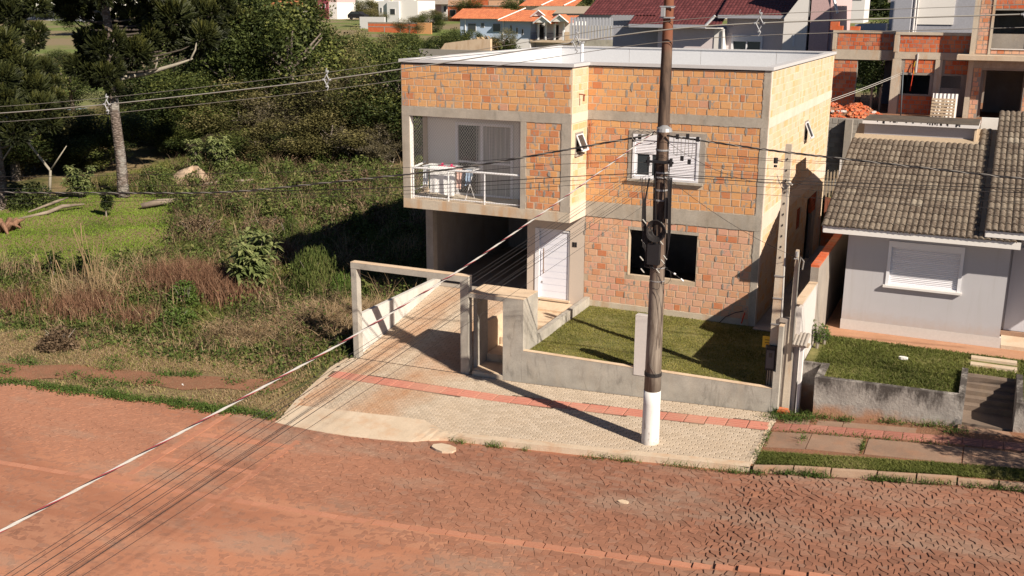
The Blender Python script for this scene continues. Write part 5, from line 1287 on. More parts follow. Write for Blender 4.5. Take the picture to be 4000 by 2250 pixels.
while x < 15.5:
    L_ = R.uniform(.72, .98); y = yc(x); y2 = yc(x+L_); za, zb = float(street_z(x, y)), float(street_z(x+L_, y2)); h = .13 + R.uniform(-.015, .01); a = x+.008; c_ = x+L_-.008
    mb = MB(); mb.hexa([(a, y-.03, za-.3), (c_, y2-.03, zb-.3), (c_, y2+.11, zb-.3), (a, y+.11, za-.3)], [(a+.01, y+R.uniform(-.02, .01), za+h), (c_-.01, y2+R.uniform(-.02, .01), zb+h), (c_-.01, y2+.10, zb+h+.01), (a+.01, y+.10, za+h+.01)])
    mb.build('kerb_stone', M['curb'], cs); x += L_
# ================================================================ behind: block wall, rubble, the unfinished brick house
bk = empty('block_wall', (6, 16, 3), 'grey concrete block wall retaining the plot behind', 'block wall')
mb = MB(); mb.box(2.0, 16, 16.03, 16.25, 1.0, 4.5); mb.build('mortar_core', M['mortar_grey'], bk)
M['cblock'] = plain('concrete_block', (.34,.31,.28), .95, .12, 4, .4, tonek=.3)
KB = Bricks(); KB.add(lay(4.2, 6.2, 1.7, 4.48, [], bw=.40, bh=.2, seed=31), '-y', 16.03, bk, M['cblock'], proud=.012); KB.finish(300, 'block')
part('buttress', M['mortar_grey'], bk, (5.38, 5.66, 15.70, 16.02, 2.4, 4.5))
bt = obj('back_terrace', MB().box(2.0, 18, 16.26, 23.4, 1, 3.95).box(2.0, 18, 23.4, 34, 1, 4.0).mesh('back_terrace'), M['earth']); bt['kind'] = 'structure'
pkt = empty('picket_fence', (5.4, 13, 2), 'old dark wooden picket fence behind the houses', 'fence')
for k in range(14):
    x = 4.95 + k*.125; mb = MB(); h = 2.78 + R.uniform(-.08, .05); mb.prism_y([(x, 1.7), (x+.06, 1.7), (x+.06, h-.06), (x+.03, h), (x, h-.06)], 13, 13.03); mb.build('picket', M['wood'], pkt)
part('fence_rail', M['wood'], pkt, (4.9, 6.7, 13.031, 13.07, 2.45, 2.5))
o = MB().box(5.71, 5.77, 12.5, 12.56, 1.5, 3.34).build('white_post', M['white_dirty'], None); tag(o, 'white post beside the picket fence', 'post')
o = obj('back_yard', MB().box(5.35, 16, 12.0, 16.02, .3, 1.72).mesh('back_yard'), M['lawn']); o['kind'] = 'structure'
rf = empty('red_board_fence', (6.2, 12, 1), 'rusty red vertical board fence closing the side passage', 'fence')
for k in range(15): x = 5.36 + k*.115; part('board', M['rust'], rf, (x, x+.105, 11.92, 11.95, .02, 1.86))
part('passage_wall', M['brick_red'], rf, (5.36, 7.12, 11.60, 11.75, .0, .75))
def rubble(name, cx, cy, cz, r, h, n, label, seed):
    rr = random.Random(seed); e = empty(name, (cx, cy, cz), label, 'rubble')
    mb = MB(); ns = 18
    V = [(cx, cy, cz+h)]; F = []
    for j in range(1, 6):
        for i in range(ns):
            a = 2*math.pi*i/ns; q = r*j/5; V.append((cx+q*math.cos(a)*(1+.1*rr.random()), cy+q*math.sin(a)*.8, cz + h*(1-(j/5)**1.3) + rr.uniform(-.06, .06)*(j < 5)))
    for i in range(ns):
        F.append((0, 1+i, 1+(i+1) % ns))
    mb.add(V, F); 
    for j in range(4):
        for i in range(ns): a = 1+j*ns; mb.add([], []); mb.f.append((a+i, a+ns+i, a+ns+(i+1) % ns, a+(i+1) % ns)); mb.t.append(.5)
    mb.build('heap', M['earth'], e)
    mb = MB()
    for k in range(n):
        a = rr.uniform(0, 6.28); q = r*math.sqrt(rr.random())*.98; x = cx+q*math.cos(a); y = cy+q*math.sin(a)*.8; z = cz + h*(1-(q/r)**1.3)
        s_ = rr.uniform(.03, .11); M3 = Matrix.Rotation(rr.uniform(0, 6), 3, 'X') @ Matrix.Rotation(rr.uniform(0, 6), 3, 'Z')
        P = [Vector(v) for v in ((-1,-.6,-.4),(1,-.6,-.4),(1,.6,-.4),(-1,.6,-.4),(-1,-.6,.4),(1,-.6,.4),(1,.6,.4),(-1,.6,.4))]
        mb.add([tuple(M3 @ (p*s_) + Vector((x, y, z+.02))) for p in P], [(0,3,2,1),(4,5,6,7),(0,1,5,4),(1,2,6,5),(2,3,7,6),(3,0,4,7)], rr.random())
    o = mb.build('rubble_pieces', M['brick_red'], e); o['kind'] = 'stuff'
    mb = MB()
    for k in range(12):
        x = cx + rr.uniform(-r, r)*.6; y = cy - .3 + rr.uniform(-.5, .1); mb.box(x, x+.12, y, y+.1, cz+h*.5, cz+h*.55+.05)
    mb.build('pale_debris', M['plaster_white'], e)
rubble('rubble_heap', 3.9, 21.6, 3.92, 1.2, .72, 260, 'left heap of broken red bricks behind the block wall', 1); rubble('rubble_heap', 5.05, 21.8, 3.92, 1.35, .7, 320, 'right heap of broken red bricks behind the block wall', 2)
uh = empty('unfinished_house', (8, 26, 3.9), 'unfinished red brick house with bare concrete frame and empty window openings', 'house')
UB = Bricks(); YR = 24.6; GX = lambda x: 11.09 + (x-11.09)*.9747; GZ = lambda z: 8.98 + (z-8.98)*.9747
def rz(x0, x1, y0, y1, z0, z1): return (GX(x0), GX(x1), y0, y1, GZ(z0), GZ(z1))
def rh(x0, x1, z0, z1): return (GX(x0), GX(x1), GZ(z0), GZ(z1))
opL = (4.42, 6.02, 3.5, 6.47); w1 = rh(6.52, 7.84, 4.86, 5.77); w2 = rh(8.35, 9.24, 5.20, 5.78)
mb = MB(); wall_grid(mb, 'y', 26, 26.2, 3.12, 6.2, 3.8, 7.80, [opL]); uw_ = mb.build('front_wall', M['mortar_grey'], uh)
mb = MB(); wall_grid(mb, 'y', YR, YR+.2, GX(6.05), 12.6, 3.8, GZ(7.78), [w1, w2, (10.25, 11.9, 3.5, 6.2)]); ur_ = mb.build('middle_wall', M['mortar_grey'], uh)
UB.add(lay(3.35, 6.0, 6.92, 7.70, [], seed=41), '-y', 26, uw_, M['brick_red']); UB.add(lay(3.2, 4.40, 3.85, 6.42, [], seed=42), '-y', 26, uw_, M['brick_red'])
UB.add(lay(GX(6.30), GX(9.5), GZ(6.86), GZ(7.66), [], seed=43), '-y', YR, ur_, M['brick_red']); UB.add(lay(GX(6.62), GX(8.0), GZ(5.88), GZ(6.52), [(7.21, 7.32, 0, 9)], seed=44), '-y', YR, ur_, M['brick_red']); UB.add(lay(GX(6.5), GX(8.1), 3.85, GZ(4.78), [], seed=45), '-y', YR, ur_, M['brick_red']); UB.add(lay(GX(8.45), GX(9.5), GZ(5.85), GZ(6.5), [], seed=46), '-y', YR, ur_, M['brick_red'])
part('concrete_beam', M['beam_warm'], uw_, (3.15, 6.08, 25.95, 26.05, 6.44, 6.91), (3.12, 6.05, 25.96, 26.2, 7.72, 7.84)); part('concrete_beam', M['beam_warm'], ur_, rz(6.12, 9.6, YR-.05, YR+.05, 6.53, 6.85), rz(6.08, 9.6, YR-.06, YR+.2, 7.67, 7.80))
part('concrete_column', M['beam_warm'], ur_, rz(6.06, 6.45, YR-.07, YR+.05, 3.7, 6.52), rz(6.05, 6.28, YR-.065, YR+.05, 6.86, 7.66), rz(8.02, 8.34, YR-.06, YR+.05, 3.7, 6.52)); part('concrete_column', M['beam_warm'], uw_, (3.13, 3.30, 25.94, 26.05, 6.92, 7.71))
part('window_surround', M['mortar_grey'], ur_, rz(6.47, 7.92, YR-.04, YR+.05, 4.79, 4.855), rz(6.47, 7.92, YR-.04, YR+.05, 5.775, 5.87), rz(8.34, 9.3, YR-.04, YR+.05, 5.785, 5.86))
part('conduit', M['white_dirty'], ur_, rz(7.17, 7.22, YR-.1, YR-.05, 5.9, 6.8)); mb = MB(); mb.tube([(7.20, YR-.1, 6.5), (7.15, YR-.12, 6.2), (7.20, YR-.12, 5.9)], .02, 5); mb.build('yellow_conduit', M['yellow'], ur_); mb = MB(); mb.tube([(7.17, YR-.14, 6.25), (7.14, YR-.15, 5.6), (7.10, YR-.15, 5.1)], .018, 5); mb.build('red_conduit', M['red_plastic'], ur_)
part('side_and_back_walls', M['mortar_grey'], uh, (3.12, 3.3, 26.21, 31, 3.8, 7.7), (7.3, 12.6, 33, 33.2, 3.8, 6.4), (6.25, 6.4, 27.5, 33, 3.8, 6.45), (8.0, 8.15, YR+.21, 33, 3.8, 6.45)); part('ceiling_slab', M['beam'], uh, (3.31, 6.19, 26.21, 33, 6.50, 6.65), (6.3, 12.6, YR+.21, 33, 6.50, 6.65))
part('brick_stub', M['brick_red'], uh, (2.95, 3.35, 26.0, 26.3, 7.85, 8.25), (3.351, 3.55, 26, 26.3, 7.85, 8.05), (3.9, 4.35, 26.1, 26.4, 7.85, 8.03))
# taller right part
mb = MB(); wall_grid(mb, 'y', 24, 24.2, 9.54, 13.5, 6.90, 12.6, [(10.40, 13.0, 7.17, 8.85)]); rw2 = mb.build('upper_wall', M['mortar_grey'], uh)
UB.add(lay(9.78, 10.28, 6.93, 9.5, [], seed=47, bw=.26), '-y', 24, rw2, M['brick_pale']); UB.add(lay(10.4, 12.6, 8.92, 9.5, [], seed=48), '-y', 24, rw2, M['brick_red']); UB.add(lay(10.4, 12.6, 6.93, 7.12, [], seed=49), '-y', 24, rw2, M['brick_pale'])
part('concrete_column', M['beam_warm'], rw2, (9.53, 9.74, 23.95, 24.1, 6.9, 9.6), (10.29, 10.39, 23.96, 24.1, 6.9, 9.6)); part('window_edge', M['white_dirty'], rw2, (10.40, 12.6, 23.95, 24.05, 7.13, 7.17))
part('far_side_wall', M['mortar_grey'], uh, (13.2, 13.4, 24.21, 27.5, 3.9, 12.6)); part('top_slab', M['beam'], uh, (9.7, 13.2, 24.21, 27.49, 9.0, 9.15)); part('balcony_slab', M['apron'], uh, (9.06, 13.5, 22.9, 24.2, 6.68, 6.89)); part('right_side_wall', M['mortar_grey'], uh, (9.55, 9.7, 24.21, 28, 6.9, 12.6), (10.3, 13.5, 27.5, 27.7, 3.8, 9.6)); part('dark_soffit', M['beam'], uh, (9.06, 13.5, 24.21, 27.5, 6.66, 6.85))
mb = MB(); wall_grid(mb, 'y', 24, 24.2, 9.54, 13.5, 3.9, 6.67, [(10.14, 11.95, 3.0, 6.2)]); lw2 = mb.build('lower_wall', M['mortar_grey'], uh)
UB.add(lay(9.78, 10.12, 4.0, 6.3, [], seed=50, bw=.26), '-y', 24, lw2, M['brick_pale']); UB.add(lay(11.97, 12.6, 4.0, 6.3, [], seed=51), '-y', 24, lw2, M['brick_pale']); part('concrete_column', M['beam_warm'], lw2, (9.54, 9.76, 23.93, 24.1, 3.9, 6.66)); part('concrete_beam', M['beam'], lw2, (9.54, 13, 23.94, 24.1, 6.3, 6.66))
UB.finish(300, 'brick')
gv_ = empty('grey_rendered_house', (7.5, 30, 4), 'tall smooth grey rendered house volume behind the unfinished house', 'house')
M['bluegrey'] = plain('bluegrey_render', (.36,.36,.40), .8, .12, .8, .1)
part('left_volume', M['bluegrey'], gv_, (5.3, 6.35, 30, 40, 4, 12)); part('right_volume', M['bluegrey'], gv_, (6.35, 9.6, 30.6, 40, 4, 12)); part('light_panel', M['plaster_white'], gv_, (6.62, 8.4, 30.55, 30.6, 8.1, 12)); mb = MB(); mb.tube([(6.50, 30.5, 7.5), (6.50, 30.5, 11)], .05, 8); mb.tube([(6.62, 30.5, 7.5), (6.62, 30.5, 11)], .03, 8); mb.build('downpipe', M['white_dirty'], gv_)
o = MB().prism_y([(3.7, 7.6), (5.28, 7.6), (5.28, 8.15), (3.75, 8.10)], 29, 30).build('grey_parapet', M['bluegrey'], None); tag(o, 'low pale grey parapet behind the brick stub', 'parapet')
ph_ = empty('pink_house', (4.8, 60, 5), 'pink house half hidden behind the garden trees at upper right', 'house'); part('wall', plain('pink', (.62,.20,.20), .8), ph_, (2.5, 6.8, 60, 66, 3, 9.3)); part('window_band', M['white'], ph_, (4.5, 5.1, 59.95, 60, 7.6, 9.2)); part('roof', M['mortar_grey'], ph_, (2.2, 7.1, 59.6, 66.4, 9.3, 9.6))
def pallet(name, x0, x1, y, z0, z1, label, lean=.25):
    e = empty(name, ((x0+x1)/2, y, z0), label, 'pallet'); n = 7
    for k in range(n):
        z = z0 + (z1-z0)*k/(n-1); part('slat', M['wood_light'], e, (x0, x1, y-.02+lean*k/n, y+lean*k/n, z-.045, z+.045, R.random()))
    for x in (x0, (x0+x1)/2-.04, x1-.08): mb = MB(); mb.hexa([(x, y+.001, z0-.05), (x+.08, y+.001, z0-.05), (x+.08, y+.09, z0-.05), (x, y+.09, z0-.05)], [(x, y+lean, z1+.04), (x+.08, y+lean, z1+.04), (x+.08, y+lean+.09, z1+.04), (x, y+lean+.09, z1+.04)]); mb.build('bearer', M['wood_light'], e)
pallet('wooden_pallet', 8.18, 9.2, 23.2, 4.02, 4.85, 'pale wooden pallet standing on edge against the unfinished house')
pallet('wooden_pallet', 4.6, 5.2, 26.8, 3.95, 4.6, 'wooden pallet in the shade inside the left doorway of the unfinished house')
ct = empty('corrugated_sheet', (8.7, 23.7, 4), 'white corrugated sheet standing behind the pale pallet', 'sheet'); mb = MB(); n = 36; V = []; 
for i in range(n+1): x = 8.19 + 1.08*i/n; V += [(x, 23.62+.02*math.sin(i*1.1), 3.98), (x, 23.72+.02*math.sin(i*1.1), 5.1), (x, 23.635+.02*math.sin(i*1.1), 3.98), (x, 23.735+.02*math.sin(i*1.1), 5.1)]
F = []
for i in range(n): a = i*4; F += [(a, a+4, a+5, a+1), (a+3, a+7, a+6, a+2), (a+1, a+5, a+7, a+3)]
mb.add(V, F); mb.build('sheet', M['white_dirty'], ct)
for k, (x, lab) in enumerate(((5.2, 'left of two upright timber props in the left doorway'), (5.62, 'right of two upright timber props in the left doorway'))): o = MB().box(x, x+.09, 26.0-.4, 26.0-.31, 3.9, 5.15).build('timber_prop', M['wood'], None); tag(o, lab, 'timber prop', 'timber props')
o = MB().tube([(6.92, 23, 3.9), (6.82, 23, 6.15)], .03, 8).build('metal_post', plain('dark_post', (.10,.12,.14), .5), None, True); tag(o, 'thin dark post holding the clothes line before the unfinished house', 'post')
for dz, lab in ((0, 'upper strand of the clothes line behind the brick house'), (-.08, 'lower strand of the clothes line behind the brick house')): wire('clothes_line', sagline((6.8, 23, 6.05+dz), (4.4, 14, 5.2+dz), .05, 8), .012, M['cable_white'], lab, 'line', 'clothes line')

# ================================================================ maroon roof house
mh = empty('maroon_roof_house', (-3, 36, 3.8), 'pale lilac house with a dark maroon tiled roof behind the brick house', 'house')
M['lilac'] = plain('lilac_render', (.68,.60,.60), .85, .05, .8, .05); M['rose'] = plain('rose_render', (.58,.40,.39), .85, .14, .8, .1)
b = NB('maroon_tile'); t = b.tone(); c = b.ramp(t, [(0, (.085,.022,.022)), (1, (.14,.038,.038))]); M['mtile'] = b.finish(c, .55, spec=.5)
part('left_wall', M['lilac'], mh, (-9.2, -5.55, 36.6, 45, 3, 7.65)); part('far_left_wall', M['bluegrey'], mh, (-12.5, -9.2, 37.4, 45, 3, 8.0)); part('corner_wall', M['plaster_white'], mh, (-5.549, -4.95, 36.55, 45, 3, 7.6))
mb = MB(); wall_grid(mb, 'y', 37.2, 37.4, -4.949, -.35, 3, 8.3, [(-4.55, -2.72, 5.2, 7.22)]); mb.build('front_wall', M['lilac'], mh)
part('gable_wall', M['plaster_white'], mh, (-1.22, .16, 35.95, 44.9, 3, 8.3)); part('dark_recess', M['black'], mh, (.16, .32, 36.3, 44.9, 3, 9.9)); part('rose_tower', M['rose'], mh, (.32, 1.40, 35.9, 44, 3, 12.5)); part('rose_wing', plain('rose2', (.60,.44,.44), .8), mh, (1.41, 1.55, 36.2, 44, 3, 11))
mb = MB(); mb.prism_y([(-1.22, 8.301), (.16, 8.301), (.16, 10.2)], 35.96, 36.2); mb.build('gable_infill', M['plaster_white'], mh)
wn = empty('window', (-3.6, 37.2, 6.5), None, None); setparent(wn, mh)
for k in ('label', 'category'):
    if k in wn: del wn[k]
part('shutter_box', M['pvc'], wn, (-4.6, -2.67, 37.1, 37.25, 6.85, 7.25)); part('window_frame', M['pvc'], wn, (-4.6, -4.48, 37.12, 37.3, 5.2, 6.849), (-2.79, -2.67, 37.12, 37.3, 5.2, 6.849), (-3.68, -3.60, 37.13, 37.3, 5.2, 6.849)); part('pane', M['glass'], wn, (-4.479, -2.791, 37.3, 37.32, 5.2, 6.85))
vw = MB(); vw.box(-.62, -.52, 35.90, 35.95, 6.65, 7.35); vw.build('slit_window', M['white'], mh)
def big_roof(parent, x0, x1, y0, y1, z0, slope, m, cw=.22, rw_=.34, name='tiles', amp=.035, hip=None):
    """rows of barrel tiles as real relief, one mesh"""
    nx_ = int((x1-x0)/cw)*4; ny_ = int((y1-y0)/rw_); V = []; F = []; T = []
    for r_ in range(ny_):
        ya, yb = y0+r_*rw_, y0+(r_+1)*rw_ + .02; n0 = len(V)
        for i in range(nx_+1):
            x = x0+(x1-x0)*i/nx_; h = amp*abs(math.sin(math.pi*i/4))
            for y, dz in ((ya, .03), (yb, 0)):
                V.append((x if hip is None else max(x, hip(y)), y, z0+slope*(y-y0)+h+dz))
            V.append((V[-1][0], ya, z0+slope*(ya-y0)+h))
        tt = [R.random() for _ in range(nx_//4+1)]
        for i in range(nx_): a = n0+i*3; F += [(a, a+3, a+4, a+1), (a+2, a+5, a+3, a)]; T += [tt[i//4]]*2
    o = np_mesh(name, np.array(V), np.array(F), np.array(T), m, parent); o['kind'] = 'stuff'; return o
big_roof(mh, -11.0, -5.0, 35.9, 43, 7.82, .42, M['mtile'], hip=None); big_roof(mh, -5.35, -.35, 36.3, 44, 8.42, .42, M['mtile']); big_roof(mh, -14.5, -9.5, 37.0, 43, 8.35, .40, M['mtile'])
part('gutter', M['bluegrey'], mh, (-10.9, -5.95, 35.78, 35.92, 7.64, 7.84), (-5.3, -.45, 36.2, 36.32, 8.25, 8.44)); part('soffit', M['plaster_white'], mh, (-10.9, -5.0, 35.93, 36.6, 7.62, 7.68), (-5.3, -.4, 36.33, 37.2, 8.28, 8.33))
def beam_line(name, m, parent, a, b_, r=.08): mb = MB(); mb.tube([a, b_], r, 4); return mb.build(name, m, parent)
beam_line('verge_board', M['white'], mh, (-.35, 36.1, 8.35), (.1, 36.1, 9.8)); beam_line('verge_board', M['white'], mh, (-6.05, 35.9, 7.7), (-5.4, 35.9, 8.4)); beam_line('verge_board', M['white'], mh, (1.5, 35.85, 9.6), (1.85, 35.85, 8.6)); mb = MB(); mb.tube([(-4.95+.0, 36.45, 4), (-4.95, 36.45, 7.6)], .05, 6); mb.build('downpipe', M['white'], mh)
# ================================================================ blue house in the middle distance
bh = empty('blue_house', (-57, 116, 2), 'long pale blue two storey house with an orange tiled roof', 'house')
M['blue'] = plain('pale_blue', (.45,.54,.70), .8, .04, .3, .0); M['ltgrey'] = plain('pale_grey_wall', (.68,.66,.66), .8, .05, .3, .0)
b = NB('orange_tile'); t = b.tone(); c = b.ramp(t, [(0, (.48,.15,.07)), (1, (.62,.22,.10))]); c = b.mix(b.math('MULTIPLY', b.ramp(b.noise(.8, 6), [(.45, 0), (.7, 1)]), .3), c, (.30,.11,.07)); M['otile'] = b.finish(c, .8)
part('upper_wall', M['blue'], bh, (-64.9, -53.2, 116, 124, 4.1, 6.9)); part('lower_wall', M['ltgrey'], bh, (-64.9, -53.2, 116.02, 124, 0, 4.09)); part('balcony_room', M['plaster_white'], bh, (-53.19, -47.5, 118, 124, 0, 6.6)); part('balcony_floor', M['apron'], bh, (-53.19, -46.4, 115.9, 117.99, 3.65, 4.0)); part('balcony_front', M['render_top'], bh, (-47.7, -46.4, 115.88, 116.0, 4.0, 5.2)); part('right_wall', M['ltgrey'], bh, (-47.49, -46.4, 118, 124, 0, 5.2))
for x0, x1, z0, z1 in ((-63.5, -62.2, 5.1, 6.2), (-61.3, -60.8, 5.7, 6.3), (-59.3, -58.1, 5.1, 6.2), (-56.45, -56.2, 5.2, 6.0), (-55.45, -55.25, 4.9, 5.7), (-54.55, -54.35, 4.7, 5.5)):
    wv = part('window', M['white_dirty'], bh, (x0-.05, x1+.05, 115.94, 116.0, z0-.05, z1+.05)); part('pane', M['glass'], wv, (x0, x1, 115.92, 115.939, z0, z1))
for x in (-51.9, -50.7, -49.3, -47.9): part('column', M['white'], bh, (x-.12, x+.12, 115.9, 116.15, 4.0, 6.5))
for x0, x1 in ((-53.1, -52.05), (-51.7, -50.9), (-50.5, -49.5), (-49.1, -48.1)):
    rlg = MB(); rlg.box(x0, x1, 115.95, 116.0, 4.95, 5.02)
    for q in range(7): xx = x0+(x1-x0)*q/6; rlg.box(xx-.015, xx+.015, 115.96, 115.99, 4.0, 4.95)
    rlg.build('balcony_railing', M['cable'], bh)
for x0, x1 in ((-52.7, -51.9), (-50.2, -49.5)): part('door', M['dark'], bh, (x0, x1, 117.95, 117.99, 4.01, 6.1))
big_roof(bh, -66.2, -58.0, 115.3, 119.6, 6.9, .36, M['otile'], .35, .4, amp=.05); big_roof(bh, -58.2, -50.5, 114.9, 119.6, 6.6, .36, M['otile'], .35, .4, amp=.05); big_roof(bh, -50.5, -46.9, 115.9, 119.6, 6.75, .2, M['otile'], .35, .4, amp=.05)
for cx, w_, zt, zb, y in ((-50.7, 1.15, 7.3, 6.5, 114.6), (-48.0, 1.2, 7.5, 6.65, 114.6), (-52.1, 1.0, 8.1, 7.4, 116.5)):
    mb = MB(); mb.prism_y([(cx-w_, zb), (cx+w_, zb), (cx, zt)], y, y+.5); mb.build('gable', M['plaster_white'], bh)
    for s_ in (-1, 1): mb = MB(); mb.hexa([(cx, y-.15, zt+.02), (cx+s_*(w_+.25), y-.15, zb-.18), (cx+s_*(w_+.25), y+2.5, zb-.18), (cx, y+2.5, zt+.02)] if s_ > 0 else [(cx+s_*(w_+.25), y-.15, zb-.18), (cx, y-.15, zt+.02), (cx, y+2.5, zt+.02), (cx+s_*(w_+.25), y+2.5, zb-.18)], [(cx, y-.15, zt+.18), (cx+s_*(w_+.25), y-.15, zb-.02), (cx+s_*(w_+.25), y+2.5, zb-.02), (cx, y+2.5, zt+.18)] if s_ > 0 else [(cx+s_*(w_+.25), y-.15, zb-.02), (cx, y-.15, zt+.18), (cx, y+2.5, zt+.18), (cx+s_*(w_+.25), y+2.5, zb-.02)]); mb.build('gable_roof', M['otile'], bh); beam_line('barge_board', M['white'], bh, (cx, y-.17, zt+.1), (cx+s_*(w_+.25), y-.17, zb-.1), .1)
for x in (-63.95, -57.6): part('downpipe', M['white'], bh, (x-.06, x+.06, 115.85, 115.95, 0, 6.8))
beam_line('ridge_trim', M['plaster_white'], bh, (-58.0, 114.9, 6.8), (-55.6, 119.6, 8.5), .09)
# metal shed and fence beside it
sh = empty('metal_shed', (-54, 135, 3), 'long grey metal shed with a rusty flat roof behind the blue house', 'shed')
M['shedroof'] = plain('shed_roof', (.38,.31,.24), .8, .12, .3, .0)
mb = MB(); mb.hexa([(-62.5, 134.7, 7.6), (-47, 134.7, 7.6), (-47, 141, 8.75), (-62.5, 141, 8.65)], [(-62.5, 134.7, 7.7), (-47, 134.7, 7.7), (-47, 141, 8.85), (-62.5, 141, 8.75)]); mb.build('roof', M['shedroof'], sh); part('wall', plain('shed_wall', (.33,.33,.36), .6), sh, (-62.2, -42, 135.2, 140.5, 3, 7.6))
ff = empty('metal_sheet_fence', (-35, 96, 4.9), 'grey and white ribbed metal sheet fence behind the houses', 'fence')
M['fence_a'] = plain('fence_grey', (.45,.45,.50), .5, .05); M['fence_b'] = plain('fence_cream', (.52,.47,.42), .5, .05)
for k in range(40):
    x = -39 + k*.21; zt = 7.5 if x < -33.5 else 6.2
    part('fence_rib', M['fence_a'] if k % 2 else M['fence_b'], ff, (x, x+.10, 96-(.014 if k % 2 else .03), 96.02, 4.9, (zt if k % 2 else min(zt, 6.55)))); part('fence_sheet', M['fence_a'], ff, (x+.1001, x+.2099, 96, 96.02, 4.9, zt))
o = MB().box(-38.5, -30, 95.6, 95.9, 1, 4.85).build('rear_yard_wall', M['render'], None); tag(o, 'low rendered yard wall under the metal sheet fence', 'wall')
oh = empty('orange_roof_house', (-65, 150, 6), 'house behind the shed of which only the orange roof shows', 'house')
part('wall', M['plaster_white'], oh, (-69.8, -60.6, 151.5, 157, 4, 8.7)); big_roof(oh, -70.6, -59.6, 149.8, 155, 8.75, .3, M['otile'], .35, .4, amp=.05); 
for x in (-66.0, -61.6): beam_line('verge', M['plaster_white'], oh, (x, 149.7, 8.9), (x+1.5, 155, 10.5), .12)
# walls behind the brick house
o = MB().box(-40.2, -28, 60, 60.3, 0, 4.85).build('far_garden_wall', M['cblock'], None); tag(o, 'long brown grey block wall just above the left of the metal parapet', 'wall')
o = MB().prism_y([(-41.5, 4.0), (-35.4, 4.0), (-35.4, 5.7), (-37.5, 5.6), (-40.5, 5.2)], 66, 66.4).build('yellow_wall', M['render_top'], None); tag(o, 'sloping pale yellow garden wall left of the blue house', 'wall')
def simple_house(name, label, boxes, wins=(), roof=None, cat='house'):
    e = empty(name, boxes[0][1][:1] + (boxes[0][1][2],) + (boxes[0][1][4],), label, cat)
    for m_, bx in boxes: part('wall', m_, e, bx)
    for bx in wins:
        f_ = part('window', M['white_dirty'], e, (bx[0]-.08, bx[1]+.08, bx[2]-.06, bx[2], bx[3]-.08, bx[4]+.08)); part('pane', M['glass'], f_, (bx[0], bx[1], bx[2]-.09, bx[2]-.061, bx[3], bx[4]))
    if roof: 
        x0, x1, y0, y1, z0, z1, m_ = roof; ym = (y0+y1)/2; xm0, xm1 = x0+(x1-x0)*.2, x1-(x1-x0)*.2
        mb = MB(); mb.add([(x0,y0,z0),(x1,y0,z0),(x1,y1,z0),(x0,y1,z0),(xm0,ym,z1),(xm1,ym,z1)], [(0,1,5,4),(1,2,5),(2,3,4,5),(3,0,4),(3,2,1,0)]); mb.build('roof', m_, e)
    return e
simple_house('white_cube_house', 'white cubic house with one small dark window above the brick wall', [(M['ltgrey'], (-111.4, -109.0, 167.6, 175, 3, 9.6)), (M['ltgrey'], (-108.99, -106.05, 167, 175, 3, 9.55)), (M['plaster_white'], (-106.04, -101.8, 167.5, 175, 3, 9.7))], [(-108.1, -107.0, 167, 6.9, 8.0), (-110.9, -110.6, 167.6, 7.2, 8.2)])
simple_house('maroon_tower_house', 'narrow maroon and white house at the top left of the far houses', [(plain('maroon_wall', (.26,.06,.08), .8), (-134.4, -131.4, 178, 186, 4, 11)), (M['plaster_white'], (-131.39, -129.2, 178.3, 186, 4, 9.3)), (M['rose'], (-131.39, -129.2, 178.4, 186, 9.31, 10.6))], [(-133.7, -133.3, 178, 8.2, 8.8), (-132.6, -132.2, 178, 8.2, 8.8)])
simple_house('beige_house', 'cream house with a garage and a dark upper window behind the parked car', [(M['plaster_white'], (-128.8, -120.3, 198, 206, 4, 14))], [(-132+6.5, -123.5, 198, 10.4, 12.5), (-121.8, -121, 198, 11, 12)])
part('garage', M['yellow'], bpy.data.objects['beige_house'], (-128.6, -127.2, 197.9, 197.99, 6, 8.2)); part('pillar', plain('cream', (.7,.65,.4), .8), bpy.data.objects['beige_house'], (-126.6, -126.2, 197.6, 197.89, 5, 10))
bw2 = empty('far_brick_wall', (-91, 139, 4), 'long unplastered brick yard wall with concrete bands in the distance', 'wall')
part('brick_panel', M['brick_red'], bw2, (-96, -92.6, 139, 139.2, 2, 4.9), (-92.4, -89.2, 139, 139.2, 2, 4.9), (-89.0, -85.8, 139, 139.2, 2, 4.9), (-96, -85.8, 139, 139.2, 5.05, 5.55)); part('band', M['mortar_grey'], bw2, (-96, -85.7, 138.97, 139.25, 5.56, 5.8), (-96, -85.7, 138.98, 139.24, 4.901, 5.049), (-92.6, -92.4, 138.98, 139.2, 2, 4.9), (-89.2, -89.0, 138.98, 139.2, 2, 4.9)); part('orange_panel', M['brick'], bw2, (-85.6, -82.7, 139, 139.2, 2, 5.8))
o = MB().box(-102.3, -96.7, 146, 146.3, 3, 6.6).build('light_yard_wall', M['ltgrey'], None); tag(o, 'pale grey yard wall in front of the parked car', 'wall')
car = empty('parked_car', (-105, 150, 6), 'dark parked car standing beside the cream house far away', 'car')
mb = MB(); mb.prism_y([(-107, 6.3), (-103.2, 6.3), (-103.2, 6.95), (-103.9, 7.05), (-104.6, 7.55), (-106.2, 7.55), (-106.9, 7.0), (-107, 6.9)], 149, 150.7); mb.build('body', M['black'], car); mb = MB(); mb.prism_y([(-106.6, 7.02), (-104.1, 7.05), (-104.7, 7.48), (-106.1, 7.48)], 148.98, 150.72); mb.build('windows', M['glass'], car)
for x in (-106.2, -104.1): mb = MB(); mb.tube([(x, 148.95, 6.35), (x, 149.2, 6.35)], .33, 12); mb.build('wheel', M['cable'], car)
